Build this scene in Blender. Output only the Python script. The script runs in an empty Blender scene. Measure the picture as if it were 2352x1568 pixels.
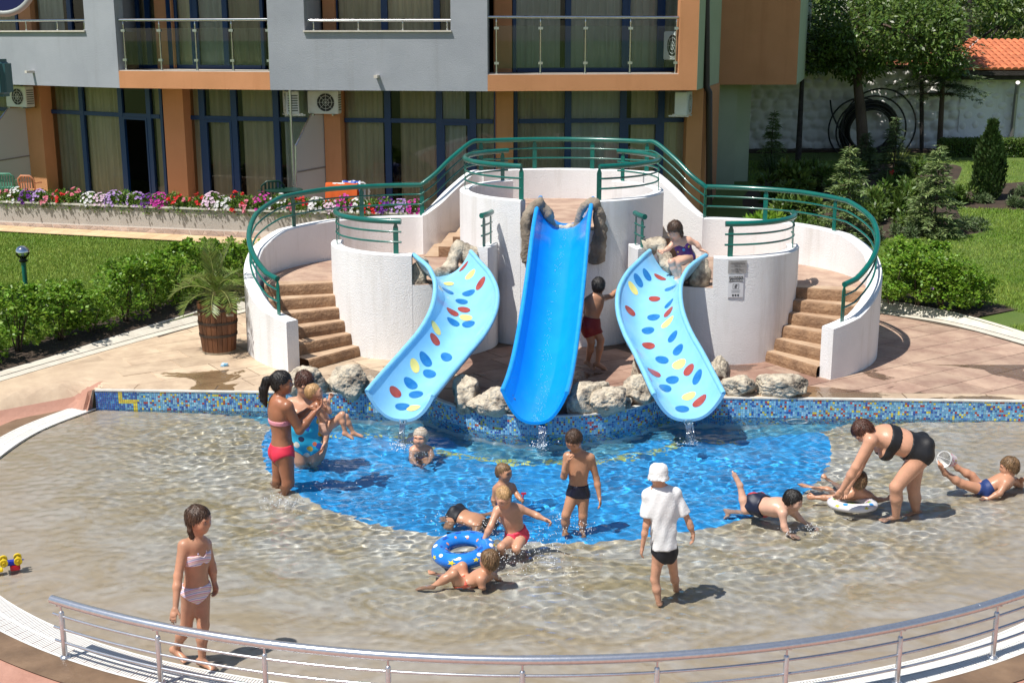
import bpy, bmesh, math, random
import numpy as np
from mathutils import Vector, Matrix, noise
random.seed(7)
scn = bpy.context.scene
C = scn.collection
R = math.radians
# ------------------------------------------------------------------ camera, sky, sun, exposure
CAM_H = 4.9; PITCH = R(13.6); FPX = 2900.0          # focal length in pixels of a 2352 px wide picture
cd = bpy.data.cameras.new('camera'); cam = bpy.data.objects.new('camera', cd); C.objects.link(cam)
cam.location = (0, 0, CAM_H); cam.rotation_euler = (R(90) - PITCH, 0, 0)
cd.sensor_width = 36.0; cd.lens = FPX / 2352 * 36.0; cd.clip_end = 3000; cd.clip_start = 0.1
scn.camera = cam
SUN = Vector((0.42, 0.31, -1.0)).normalized()
w = bpy.data.worlds.new('World'); scn.world = w; w.use_nodes = True
wn = w.node_tree.nodes; wl = w.node_tree.links
sky = wn.new('ShaderNodeTexSky'); sky.sky_type = 'NISHITA'; sky.sun_disc = False
sky.sun_elevation = math.asin(-SUN.z); sky.sun_rotation = math.atan2(-SUN.x, -SUN.y)
sky.air_density = 1.0; sky.dust_density = 0.6; sky.ozone_density = 1.2
wl.new(sky.outputs[0], wn['Background'].inputs[0]); wn['Background'].inputs[1].default_value = 0.09
sl = bpy.data.lights.new('sun', 'SUN'); sl.energy = 5.0; sl.angle = R(0.53); sl.color = (1.0, 0.955, 0.88)
so = bpy.data.objects.new('sun', sl); C.objects.link(so); so.rotation_euler = SUN.to_track_quat('-Z', 'Y').to_euler(); so.location = (-8, -6, 30)
scn.view_settings.view_transform = 'Standard'; scn.view_settings.look = 'None'
scn.view_settings.exposure = 0.16; scn.view_settings.gamma = 1.0; scn.view_settings.use_curve_mapping = False
cy = scn.cycles
cy.use_denoising = True; cy.max_bounces = 8; cy.transparent_max_bounces = 24; cy.transmission_bounces = 6; cy.glossy_bounces = 3; cy.diffuse_bounces = 3
cy.caustics_reflective = False; cy.caustics_refractive = False; cy.sample_clamp_indirect = 6.0
try: cy.denoising_input_passes = 'RGB_ALBEDO_NORMAL'
except Exception: pass

# ------------------------------------------------------------------ picture geometry: where a measured sight line meets the place
_c, _s = math.cos(PITCH), math.sin(PITCH)
def sight(x, y):
    u = (x - 1176) / FPX; v = (784 - y) / FPX
    return Vector((u, _c + v * _s, -_s + v * _c))
def atz(x, y, z=0.0):
    r = sight(x, y); return r * ((z - CAM_H) / r.z) + Vector((0, 0, CAM_H))
def aty(x, y, Y):
    r = sight(x, y); return r * (Y / r.y) + Vector((0, 0, CAM_H))
def onplane(x, y, P0, P1, d=0.0):
    """sight line against the upright plane through P0,P1 (plan), pushed back by d -> (u along, z)"""
    t = Vector((P1[0] - P0[0], P1[1] - P0[1])).normalized(); n = Vector((-t.y, t.x))
    r = sight(x, y); k = (Vector(P0).dot(n) + d) / Vector((r.x, r.y)).dot(n)
    p = r * k; return (Vector((p.x, p.y)) - Vector(P0)).dot(t), p.z + CAM_H

# ------------------------------------------------------------------ materials
MATS = {}
def nodes_of(m): return m.node_tree.nodes, m.node_tree.links
def mat(name, col, rough=0.6, col2=None, scale=3.0, bump=0.0, bscale=40.0, metal=0.0, spec=0.5, detail=6.0, coat=0.0, ramp=(0.35, 0.65), trans=0.0, sss=0.0, rot=None, rough2=None, stretch=None):
    if name in MATS: return MATS[name]
    m = bpy.data.materials.new(name); m.use_nodes = True; n, l = nodes_of(m); b = n['Principled BSDF']
    b.inputs['Base Color'].default_value = (*col, 1); b.inputs['Roughness'].default_value = rough; b.inputs['Metallic'].default_value = metal
    b.inputs['Specular IOR Level'].default_value = spec; b.inputs['Coat Weight'].default_value = coat; b.inputs['Coat Roughness'].default_value = 0.08
    if sss:
        b.inputs['Subsurface Weight'].default_value = sss; b.inputs['Subsurface Radius'].default_value = (0.012, 0.005, 0.003); b.inputs['Subsurface Scale'].default_value = 1.0
    tc = n.new('ShaderNodeTexCoord')
    vec = tc.outputs['Object']
    if stretch:
        mp = n.new('ShaderNodeMapping'); mp.inputs['Scale'].default_value = stretch; l.new(vec, mp.inputs[0]); vec = mp.outputs[0]
    if col2 is not None:
        t = n.new('ShaderNodeTexNoise'); t.inputs['Scale'].default_value = scale; t.inputs['Detail'].default_value = detail; t.inputs['Roughness'].default_value = 0.62
        l.new(vec, t.inputs['Vector'])
        r = n.new('ShaderNodeValToRGB'); r.color_ramp.elements[0].position = ramp[0]; r.color_ramp.elements[1].position = ramp[1]
        r.color_ramp.elements[0].color = (*col, 1); r.color_ramp.elements[1].color = (*col2, 1)
        l.new(t.outputs['Fac'], r.inputs[0]); l.new(r.outputs[0], b.inputs['Base Color'])
        if rough2 is not None:
            mr = n.new('ShaderNodeMapRange'); mr.inputs[1].default_value = ramp[0]; mr.inputs[2].default_value = ramp[1]; mr.inputs[3].default_value = rough; mr.inputs[4].default_value = rough2
            l.new(t.outputs['Fac'], mr.inputs[0]); l.new(mr.outputs[0], b.inputs['Roughness'])
    if bump:
        t2 = n.new('ShaderNodeTexNoise'); t2.inputs['Scale'].default_value = bscale; t2.inputs['Detail'].default_value = 4.0
        l.new(vec, t2.inputs['Vector'])
        bp = n.new('ShaderNodeBump'); bp.inputs['Strength'].default_value = min(1.0, bump); bp.inputs['Distance'].default_value = 0.02
        l.new(t2.outputs['Fac'], bp.inputs['Height']); l.new(bp.outputs[0], b.inputs['Normal'])
    if trans:   # thin leaf: let light through
        o = n['Material Output']; tr = n.new('ShaderNodeBsdfTranslucent'); mx = n.new('ShaderNodeMixShader'); mx.inputs[0].default_value = trans
        src = b.inputs['Base Color'].links[0].from_socket if b.inputs['Base Color'].links else None
        if src: l.new(src, tr.inputs[0])
        else: tr.inputs[0].default_value = (*col, 1)
        l.new(b.outputs[0], mx.inputs[1]); l.new(tr.outputs[0], mx.inputs[2]); l.new(mx.outputs[0], o.inputs[0])
    MATS[name] = m; return m
def island_tint(m, amount=0.25, hue=0.03):
    """every piece / leaf of a mesh gets its own slight shade"""
    n, l = nodes_of(m); b = n['Principled BSDF']; g = n.new('ShaderNodeNewGeometry'); h = n.new('ShaderNodeHueSaturation')
    mr = n.new('ShaderNodeMapRange'); mr.inputs[3].default_value = 1 - amount; mr.inputs[4].default_value = 1 + amount; l.new(g.outputs['Random Per Island'], mr.inputs[0]); l.new(mr.outputs[0], h.inputs['Value'])
    mh = n.new('ShaderNodeMapRange'); mh.inputs[3].default_value = 0.5 - hue; mh.inputs[4].default_value = 0.5 + hue
    ml = n.new('ShaderNodeMath'); ml.operation = 'MULTIPLY'; ml.inputs[1].default_value = 7.31; fr = n.new('ShaderNodeMath'); fr.operation = 'FRACT'
    l.new(g.outputs['Random Per Island'], ml.inputs[0]); l.new(ml.outputs[0], fr.inputs[0]); l.new(fr.outputs[0], mh.inputs[0]); l.new(mh.outputs[0], h.inputs['Hue'])
    ins = [b.inputs['Base Color']] + [x.inputs[0] for x in n if x.type == 'BSDF_TRANSLUCENT']
    src = b.inputs['Base Color'].links[0].from_socket if b.inputs['Base Color'].links else None
    if src: l.new(src, h.inputs['Color'])
    else: h.inputs['Color'].default_value = b.inputs['Base Color'].default_value
    for i in ins: l.new(h.outputs[0], i)
    return m
def object_tint(m, amount=0.12, hue=0.01):
    n, l = nodes_of(m); b = n['Principled BSDF']; g = n.new('ShaderNodeObjectInfo'); h = n.new('ShaderNodeHueSaturation')
    mr = n.new('ShaderNodeMapRange'); mr.inputs[3].default_value = 1 - amount; mr.inputs[4].default_value = 1 + amount; l.new(g.outputs['Random'], mr.inputs[0]); l.new(mr.outputs[0], h.inputs['Value'])
    src = b.inputs['Base Color'].links[0].from_socket if b.inputs['Base Color'].links else None
    if src: l.new(src, h.inputs['Color'])
    else: h.inputs['Color'].default_value = b.inputs['Base Color'].default_value
    l.new(h.outputs[0], b.inputs['Base Color']); return m

# ------------------------------------------------------------------ mesh helpers
class MB:
    def __init__(s): s.v = []; s.f = []; s.m = []
    def add(s, v, f, mi=0):
        o = len(s.v); s.v += [tuple(p) for p in v]; s.f += [tuple(o + i for i in q) for q in f]; s.m += [mi] * len(f); return s
    def box(s, x0, x1, y0, y1, z0, z1, mi=0, fr=None):
        v = [(x, y, z) for z in (z0, z1) for y in (y0, y1) for x in (x0, x1)]
        if fr: v = [fr(*p) for p in v]
        return s.add(v, [(0, 2, 3, 1), (4, 5, 7, 6), (0, 1, 5, 4), (2, 6, 7, 3), (0, 4, 6, 2), (1, 3, 7, 5)], mi)
    def tube(s, pts, r, n=10, closed=False, cap=True, mi=0, flat=None, up=(0, 0, 1)):
        pts = [Vector(p) for p in pts]; N = len(pts); rs = r if isinstance(r, (list, tuple)) else [r] * N
        v = []; f = []; upv = Vector(up); pa = None
        for i, p in enumerate(pts):
            a = pts[(i + 1) % N] if (closed or i < N - 1) else p; b = pts[i - 1] if (closed or i > 0) else p
            t = (a - b).normalized() if (a - b).length > 1e-9 else Vector((0, 0, 1))
            if pa is None:
                x = t.cross(upv)
                if x.length < 1e-3: x = t.cross(Vector((1, 0, 0)))
            else:
                x = pa - t * pa.dot(t)
                if x.length < 1e-6: x = t.cross(upv)
            x.normalize(); pa = x; y = x.cross(t).normalized()
            for k in range(n):
                an = 2 * math.pi * k / n; ry = rs[i] * (flat or 1.0)
                v.append(p + x * (math.cos(an) * rs[i]) + y * (math.sin(an) * ry))
        M = N if closed else N - 1
        for i in range(M):
            j = (i + 1) % N
            for k in range(n): f.append((i * n + k, i * n + (k + 1) % n, j * n + (k + 1) % n, j * n + k))
        if cap and not closed: f.append(tuple(range(n - 1, -1, -1))); f.append(tuple((N - 1) * n + k for k in range(n)))
        return s.add(v, f, mi)
    def lathe(s, prof, n=24, mi=0, at=(0, 0, 0), a0=0, a1=2 * math.pi):
        full = abs(a1 - a0 - 2 * math.pi) < 1e-6; K = n if full else n + 1; v = []; f = []
        for r, z in prof:
            for k in range(K):
                a = a0 + (a1 - a0) * k / n; v.append((at[0] + r * math.cos(a), at[1] + r * math.sin(a), at[2] + z))
        for i in range(len(prof) - 1):
            for k in range(n):
                k2 = (k + 1) % K; f.append((i * K + k, i * K + k2, (i + 1) * K + k2, (i + 1) * K + k))
        return s.add(v, f, mi)
    def prism(s, poly, z0, z1, mi=0, fr=None):
        n = len(poly); v = [(x, y, z0) for x, y in poly] + [(x, y, z1) for x, y in poly]
        if fr: v = [fr(*p) for p in v]
        f = [tuple(range(n - 1, -1, -1)), tuple(range(n, 2 * n))] + [(i, (i + 1) % n, n + (i + 1) % n, n + i) for i in range(n)]
        return s.add(v, f, mi)
    def mesh(s, name, mats, smooth=False):
        me = bpy.data.meshes.new(name); me.from_pydata(s.v, [], s.f)
        for mm in (mats if isinstance(mats, (list, tuple)) else [mats]): me.materials.append(mm)
        if any(s.m): me.polygons.foreach_set('material_index', s.m)
        if smooth: me.polygons.foreach_set('use_smooth', [True] * len(s.f))
        me.update(); return me
    def build(s, name, mats, parent=None, smooth=False, edge=None):
        me = s.mesh(name, mats, smooth)
        if edge: me.set_sharp_from_angle(angle=R(edge))
        return link(name, me, parent)
def link(name, me, parent=None):
    o = bpy.data.objects.new(name, me); C.objects.link(o)
    if parent is not None: setparent(o, parent)
    return o
def world_loc(o):
    p = Vector(o.location)
    if o.parent is not None: p = p + o.matrix_parent_inverse.translation + world_loc(o.parent)
    return p
def setparent(o, parent):
    o.parent = parent; o.matrix_parent_inverse = Matrix.Translation(-world_loc(parent))
def npmesh(name, v, f, m, parent=None, smooth=True, mi=None, build=True):
    v = np.asarray(v, dtype=np.float32); f = np.asarray(f, dtype=np.int32)
    me = bpy.data.meshes.new(name); me.vertices.add(len(v)); me.vertices.foreach_set('co', v.ravel())
    k = f.shape[1]; me.loops.add(f.size); me.loops.foreach_set('vertex_index', f.ravel()); me.polygons.add(len(f))
    me.polygons.foreach_set('loop_start', np.arange(0, f.size, k, dtype=np.int32))
    for mm in (m if isinstance(m, (list, tuple)) else [m]): me.materials.append(mm)
    if mi is not None: me.polygons.foreach_set('material_index', np.asarray(mi, dtype=np.int32))
    me.polygons.foreach_set('use_smooth', np.full(len(f), bool(smooth)))
    me.update(calc_edges=True); me.validate()
    return link(name, me, parent) if build else me
def thing(name, label, cat, loc=(0, 0, 0), group=None):
    o = bpy.data.objects.new(name, None); C.objects.link(o); o.location = loc; o.empty_display_size = 0.1
    o['label'] = label; o['category'] = cat
    if group: o['group'] = group
    return o
def tag(o, label, cat, group=None):
    o['label'] = label; o['category'] = cat
    if group: o['group'] = group
    return o
def struct(o): o['kind'] = 'structure'; return o
def stuff(o): o['kind'] = 'stuff'; return o
def kids(o, _c={}): return [c for c in bpy.data.objects if c.parent == o]
def copy_tree(o, parent=None):
    c = o.copy(); C.objects.link(c)
    if parent is not None: c.parent = parent
    for ch in kids(o): copy_tree(ch, c)
    return c
def spline(P, n=8, closed=False):
    P = [Vector(p) for p in P]; N = len(P); out = []
    for i in range(N if closed else N - 1):
        if closed: a, b, c, d = P[i - 1], P[i], P[(i + 1) % N], P[(i + 2) % N]
        else: a, b, c, d = P[max(i - 1, 0)], P[i], P[i + 1], P[min(i + 2, N - 1)]
        for k in range(n):
            t = k / n; out.append(0.5 * ((2 * b) + (c - a) * t + (2 * a - 5 * b + 4 * c - d) * t * t + (3 * b - a - 3 * c + d) * t ** 3))
    if not closed: out.append(P[-1])
    return out
def lerp(a, b, t): return a + (b - a) * t
def sstep(a, b, x): t = min(1, max(0, (x - a) / (b - a))); return t * t * (3 - 2 * t)
def inpoly(x, y, poly):
    r = False; j = len(poly) - 1
    for i in range(len(poly)):
        xi, yi = poly[i][0], poly[i][1]; xj, yj = poly[j][0], poly[j][1]
        if (yi > y) != (yj > y) and x < (xj - xi) * (y - yi) / (yj - yi) + xi: r = not r
        j = i
    return r
def clip(poly, a, b):
    """keep the side to the left of a->b"""
    out = []
    side = lambda p: (b[0] - a[0]) * (p[1] - a[1]) - (b[1] - a[1]) * (p[0] - a[0])
    for i in range(len(poly)):
        p, q = poly[i - 1], poly[i]; sp, sq = side(p), side(q)
        if (sp >= 0) != (sq >= 0):
            t = sp / (sp - sq); out.append((p[0] + (q[0] - p[0]) * t, p[1] + (q[1] - p[1]) * t))
        if sq >= 0: out.append(q)
    return out
def clip_convex(poly, conv):
    for i in range(len(conv)):
        if len(poly) < 3: return []
        poly = clip(poly, conv[i - 1], conv[i])
    return poly if len(poly) >= 3 else []
def area(poly): return 0.5 * sum(poly[i - 1][0] * poly[i][1] - poly[i][0] * poly[i - 1][1] for i in range(len(poly)))
M_WHITE = mat('white_stucco', (0.80, 0.80, 0.80), 0.85, (0.86, 0.86, 0.86), 1.7, bump=0.5, bscale=62, ramp=(0.3, 0.6))
M_GREY = mat('grey_render', (0.33, 0.35, 0.39), 0.9, (0.38, 0.40, 0.44), 0.9, bump=0.5, bscale=70)
M_ORANGE = mat('orange_render', (0.60, 0.27, 0.12), 0.9, (0.66, 0.30, 0.14), 1.1, bump=0.5, bscale=70)
M_GREENWALL = mat('pale_green_render', (0.42, 0.47, 0.31), 0.9, (0.47, 0.52, 0.35), 1.2, bump=0.4, bscale=60)
def streaks(m, dark=(0.80, 0.78, 0.74), lo=0.52, hi=0.72, sc=2.2):
    """faint rain and splash stains running down a wall"""
    n, l = nodes_of(m); b = n['Principled BSDF']; src = b.inputs['Base Color'].links[0].from_socket; tc = n.new('ShaderNodeTexCoord'); mp = n.new('ShaderNodeMapping'); mp.inputs['Scale'].default_value = (1, 1, 0.10); l.new(tc.outputs['Object'], mp.inputs[0]); t = n.new('ShaderNodeTexNoise'); t.inputs['Scale'].default_value = sc; t.inputs['Detail'].default_value = 8; t.inputs['Roughness'].default_value = 0.7; l.new(mp.outputs[0], t.inputs['Vector'])
    r = n.new('ShaderNodeMapRange'); r.inputs[1].default_value = lo; r.inputs[2].default_value = hi; l.new(t.outputs[0], r.inputs[0]); mx = n.new('ShaderNodeMix'); mx.data_type = 'RGBA'; mx.blend_type = 'MULTIPLY'; l.new(r.outputs[0], mx.inputs[0]); l.new(src, mx.inputs[6]); mx.inputs[7].default_value = (*dark, 1); l.new(mx.outputs[2], b.inputs['Base Color'])
streaks(M_WHITE); streaks(M_GREY, (0.88, 0.87, 0.85)); streaks(M_ORANGE, (0.90, 0.86, 0.82))
M_FRAME = mat('blue_aluminium', (0.004, 0.035, 0.125), 0.4)
M_STEEL = mat('steel', (0.62, 0.63, 0.65), 0.22, metal=1.0, col2=(0.52, 0.53, 0.55), scale=9)
M_TEAL = mat('green_paint', (0.0, 0.135, 0.105), 0.28, (0.0, 0.11, 0.088), 6.0, spec=0.6, coat=0.3)
M_TRIM = mat('pale_stone_trim', (0.66, 0.62, 0.55), 0.7, (0.58, 0.53, 0.46), 5.0)
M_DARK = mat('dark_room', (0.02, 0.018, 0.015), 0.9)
M_BLACK = mat('black_plastic', (0.012, 0.012, 0.012), 0.5)
M_WHITEP = mat('white_plastic', (0.78, 0.78, 0.76), 0.4, (0.70, 0.70, 0.68), 4.0)
# ------------------------------------------------------------------ ground, deck, pool
def bulge_pts(r=1.77, c=(0.46, 16.95), n=28, a0=207.6, a1=333.0):
    return [(c[0] + r * math.cos(R(a0 + (a1 - a0) * k / n)), c[1] + r * math.sin(R(a0 + (a1 - a0) * k / n))) for k in range(n + 1)]
WALL_L = (-5.62, 16.38); WALL_R = (6.9, 15.84)
def wall_y(x): return WALL_L[1] + (x - WALL_L[0]) * (WALL_R[1] - WALL_L[1]) / (WALL_R[0] - WALL_L[0])
BULGE = bulge_pts()
BULGE = [p for p in BULGE if p[1] < wall_y(p[0]) - 0.004]
WALL = [(x, wall_y(x)) for x in (WALL_L[0], -5, -4, -3, -2)] + [(BULGE[0][0] - 0.12, wall_y(BULGE[0][0]))] + BULGE + [(BULGE[-1][0] + 0.12, wall_y(BULGE[-1][0]))] + [(x, wall_y(x)) for x in (3, 4, 5, 6, WALL_R[0])]
RIMC = [(-5.62, 16.38), (-6.02, 15.4), (-6.13, 14.36), (-6.02, 13.1), (-5.5, 11.75), (-4.6, 10.5), (-3.3, 9.53), (-1.7, 8.92), (0.2, 8.68), (2.1, 8.92), (3.7, 9.53), (5.0, 10.5), (5.9, 11.75), (6.5, 13.1), (6.75, 14.36), (6.9, 15.84)]
RIM = [tuple(p)[:2] for p in spline([(a, b, 0) for a, b in RIMC], 14)]
POOL = WALL[::-1] + RIM[1:-1]
def deck_z(x, y):
    if x > -5.66: return 0.27 * sstep(14.7, 15.9, y)
    q = -0.657 * (x + 5.95) + 0.754 * (y - 16.40)
    z = 0.27 * sstep(-0.05, 0.42, q) * sstep(12.2, 14.6, y)
    return lerp(z, 0.27 * sstep(14.7, 15.9, y), sstep(-5.98, -5.66, x) if y > 16.38 else 0)
def lawn_z(x, y): return 0.27 * sstep(12.2, 14.6, y) + 0.04 * min(26.0, max(0.0, y - 18.0))
DECKC = [(-9.5, 11), (-8.2, 14.4), (-7.06, 16.79), (-5.98, 18.85), (-5.13, 20.33), (-4.3, 21.7), (-2.6, 23.2), (0.9, 24.1), (4.3, 23.2), (6.32, 21.21), (7.22, 20.3), (7.95, 18.8), (8.7, 16.8), (9.7, 14.2), (11, 10), (11.5, 2), (10, -8), (0, -11), (-10, -8), (-11, 2)]
DECK = [tuple(p)[:2] for p in spline([(a, b, 0) for a, b in DECKC], 8, closed=True)]      # clockwise
def off_curve(P, d, closed=False):
    """push a curve to its right-hand side by d"""
    out = []; N = len(P)
    for i in range(N):
        a = P[(i + 1) % N] if (closed or i < N - 1) else P[i]; b = P[i - 1] if (closed or i > 0) else P[i]
        t = Vector((a[0] - b[0], a[1] - b[1])).normalized(); out.append((P[i][0] + t.y * d, P[i][1] - t.x * d))
    return out
def strip(A, B, zf, mb=None, mi=0, zoff=0.0, zoffB=None):
    mb = mb or MB(); n = len(A); zb = zoff if zoffB is None else zoffB
    v = [(x, y, zf(x, y) + zoff) for x, y in A] + [(x, y, zf(x, y) + zb) for x, y in B]
    return mb.add(v, [(i, i + 1, n + i + 1, n + i) for i in range(n - 1)], mi)
# --- lawn out to the horizon
def build_lawn():
    mb = MB(); n = len(DECK); cen = Vector((0.5, 12)); rings = [0, 0.3, 1, 2, 3.5, 5.5, 8, 11, 15, 20, 26, 33, 45, 70, 150, 400, 1200]
    for d in rings:
        for x, y in DECK:
            q = Vector((x, y)); e = (q - cen).normalized(); q = q + e * (d + (0.36 if True else 0)); z = lawn_z(q.x, q.y)
            if d >= 1: z += 0.03 * noise.noise(Vector((q.x * 0.3, q.y * 0.3, 0)))
            mb.v.append((q.x, q.y, z))
    for i in range(len(rings) - 1):
        for k in range(n):
            k2 = (k + 1) % n; mb.f.append((i * n + k, (i + 1) * n + k, (i + 1) * n + k2, i * n + k2)); mb.m.append(0)
    m = mat('lawn_soil_grass', (0.08, 0.15, 0.020), 0.95, (0.14, 0.19, 0.035), 1.3, bump=1.0, bscale=90, detail=10, ramp=(0.3, 0.7))
    return struct(mb.build('lawn', m, smooth=True))
lawn = build_lawn()
# --- pale drain kerb round the deck
K1 = off_curve(DECK, -0.17, True); K2 = off_curve(DECK, -0.19, True); K3 = off_curve(DECK, -0.40, True)
def kz(x, y): return lawn_z(x, y)
def kerb():
    mb = MB(); Z = [(DECK, 0.006), (K1, 0.010), (K1, -0.02), (K2, -0.02), (K2, 0.012), (K3, 0.02), (K3, -0.1)]; n = len(DECK)
    for k, (P, dz) in enumerate(Z): mb.v += [(x, y, (deck_z(*DECK[i]) if k < 5 else lawn_z(x, y)) + dz) for i, (x, y) in enumerate(P)]
    for k in range(len(Z) - 1):
        for i in range(n): j = (i + 1) % n; mb.f.append((k * n + i, k * n + j, (k + 1) * n + j, (k + 1) * n + i)); mb.m.append(1 if 1 <= k <= 3 else 0)
    return struct(mb.build('drain_kerb', [mat('pale_kerb', (0.66, 0.62, 0.53), 0.8, (0.55, 0.50, 0.42), 5, bump=0.3, bscale=40), mat('drain_slot', (0.06, 0.05, 0.04), 0.8)]))
# --- deck base sheet (joint colour) between pool and lawn
def ray_poly(c, a, poly):
    dx, dy = math.cos(a), math.sin(a); best = None; n = len(poly)
    for i in range(n):
        x1, y1 = poly[i - 1][0] - c[0], poly[i - 1][1] - c[1]; x2, y2 = poly[i][0] - c[0], poly[i][1] - c[1]
        ex, ey = x2 - x1, y2 - y1; den = dx * ey - dy * ex
        if abs(den) < 1e-12: continue
        t = (x1 * ey - y1 * ex) / den; s = (x1 * dy - y1 * dx) / den
        if t > 0 and -1e-9 <= s <= 1 + 1e-9 and (best is None or t < best): best = t
    return best
PC = (0.4, 13.0)
NA = 360
ANG = sorted([2 * math.pi * k / NA for k in range(NA)] + [math.atan2(p[1] - PC[1], p[0] - PC[0]) % (2 * math.pi) for p in (WALL_L, WALL_R)])
R_POOL = [ray_poly(PC, a, POOL) for a in ANG]
R_DECK = [ray_poly(PC, a, DECK) for a in ANG]
M_JOINT = mat('wet_joint', (0.16, 0.11, 0.075), 0.8, (0.10, 0.07, 0.05), 5)
M_RED = mat('red_stamped_concrete', (0.40, 0.20, 0.145), 0.75, (0.50, 0.27, 0.20), 2.2, bump=0.5, bscale=14, detail=9)
M_WET = mat('wet_concrete', (0.16, 0.10, 0.06), 0.3, (0.24, 0.155, 0.095), 3, bump=0.2, bscale=25, rough2=0.6)
M_RAMP = mat('tan_concrete', (0.60, 0.465, 0.325), 0.72, (0.47, 0.345, 0.24), 2.2, bump=0.45, bscale=9, detail=10)
def _ramp_paint():
    n, l = nodes_of(M_RAMP); b = n['Principled BSDF']; src = b.inputs['Base Color'].links[0].from_socket; tc = n.new('ShaderNodeTexCoord'); vm = n.new('ShaderNodeVectorMath'); vm.operation = 'DOT_PRODUCT'; vm.inputs[1].default_value = (-0.657, 0.754, 0); l.new(tc.outputs['Object'], vm.inputs[0])
    gt = n.new('ShaderNodeMath'); gt.operation = 'GREATER_THAN'; gt.inputs[1].default_value = 0.657 * 5.95 + 0.754 * 16.40 + 0.16; sx = n.new('ShaderNodeSeparateXYZ'); l.new(tc.outputs['Object'], sx.inputs[0]); g2 = n.new('ShaderNodeMath'); g2.operation = 'GREATER_THAN'; g2.inputs[1].default_value = -5.66; l.new(sx.outputs[0], g2.inputs[0]); ad = n.new('ShaderNodeMath'); ad.operation = 'MULTIPLY_ADD'; ad.inputs[1].default_value = 9.0; l.new(g2.outputs[0], ad.inputs[0]); l.new(vm.outputs['Value'], ad.inputs[2]); l.new(ad.outputs[0], gt.inputs[0]); mx = n.new('ShaderNodeMix'); mx.data_type = 'RGBA'; l.new(gt.outputs[0], mx.inputs[0]); mx.inputs[6].default_value = (0.44, 0.23, 0.165, 1); l.new(src, mx.inputs[7]); l.new(mx.outputs[2], b.inputs['Base Color'])
_ramp_paint()
def build_deck():
    mb = MB(); n = len(ANG); fr = [0, 0.02, 0.06, 0.1, 0.15, 0.2, 0.25, 0.3, 0.36, 0.43, 0.5, 0.6, 0.7, 0.85, 1.0]
    for k, f in enumerate(fr):
        for i, a in enumerate(ANG):
            r = lerp(R_POOL[i] + 0.012, R_DECK[i], f); x = PC[0] + r * math.cos(a); y = PC[1] + r * math.sin(a)
            mb.v.append((x, y, deck_z(x, y) - (0.0 if (x < -5.6 and y > 13) else 0.007 if y > wall_y(x) - 0.3 or y > 15.7 else 0.004)))
    for k in range(len(fr) - 1):
        for i in range(n):
            j = (i + 1) % n; x, y, z = mb.v[k * n + i]
            back = y > wall_y(x) - 0.15 and x > -5.9
            mb.f.append((k * n + i, (k + 1) * n + i, (k + 1) * n + j, k * n + j)); mb.m.append(2 if (x < -4.4 and y > 13 and not (y > 19)) else (0 if back else 1))
    return struct(mb.build('pool_deck', [M_JOINT, M_RED, M_RAMP], smooth=False))
deck = build_deck()
kerb()
# --- stamped slabs
def wet(m, y1=17.7):
    """puddled patches near the pool: darker and shinier stone"""
    n, l = nodes_of(m); b = n['Principled BSDF']; src = b.inputs['Base Color'].links[0].from_socket; g = n.new('ShaderNodeNewGeometry'); t = n.new('ShaderNodeTexNoise'); t.inputs['Scale'].default_value = 0.8; t.inputs['Detail'].default_value = 7; t.inputs['Distortion'].default_value = 0.6; l.new(g.outputs['Position'], t.inputs['Vector'])
    r = n.new('ShaderNodeMapRange'); r.inputs[1].default_value = 0.545; r.inputs[2].default_value = 0.56; l.new(t.outputs[0], r.inputs[0]); sx = n.new('ShaderNodeSeparateXYZ'); l.new(g.outputs['Position'], sx.inputs[0]); lt = n.new('ShaderNodeMath'); lt.operation = 'LESS_THAN'; lt.inputs[1].default_value = y1; l.new(sx.outputs[1], lt.inputs[0]); mu = n.new('ShaderNodeMath'); mu.operation = 'MULTIPLY'; l.new(r.outputs[0], mu.inputs[0]); l.new(lt.outputs[0], mu.inputs[1])
    mx = n.new('ShaderNodeMix'); mx.data_type = 'RGBA'; mx.blend_type = 'MULTIPLY'; l.new(mu.outputs[0], mx.inputs[0]); l.new(src, mx.inputs[6]); mx.inputs[7].default_value = (0.42, 0.36, 0.28, 1); l.new(mx.outputs[2], b.inputs['Base Color']); mr = n.new('ShaderNodeMapRange'); mr.inputs[3].default_value = 0.72; mr.inputs[4].default_value = 0.12; l.new(mu.outputs[0], mr.inputs[0]); l.new(mr.outputs[0], b.inputs['Roughness']); return m
def slab_mat(name, a, b): return object_tint(mat(name, a, 0.72, b, 2.6, bump=0.6, bscale=12, detail=13, ramp=(0.36, 0.62)), 0.11)
M_TAN = slab_mat('tan_slab', (0.60, 0.465, 0.325), (0.44, 0.325, 0.225))
M_PINK = slab_mat('pink_slab', (0.50, 0.355, 0.26), (0.345, 0.22, 0.165))
M_BROWN = slab_mat('brown_slab', (0.40, 0.25, 0.185), (0.27, 0.15, 0.11))
for _m in (M_TAN, M_PINK, M_BROWN): wet(_m)
DECK_IN = [(x, y) for x, y in DECK][::-1]                                  # counter-clockwise
LINE_A, LINE_B = (WALL_L[0] - 0.32, wall_y(WALL_L[0]) + 0.30), (8.9, wall_y(8.9) + 0.30)
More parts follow.
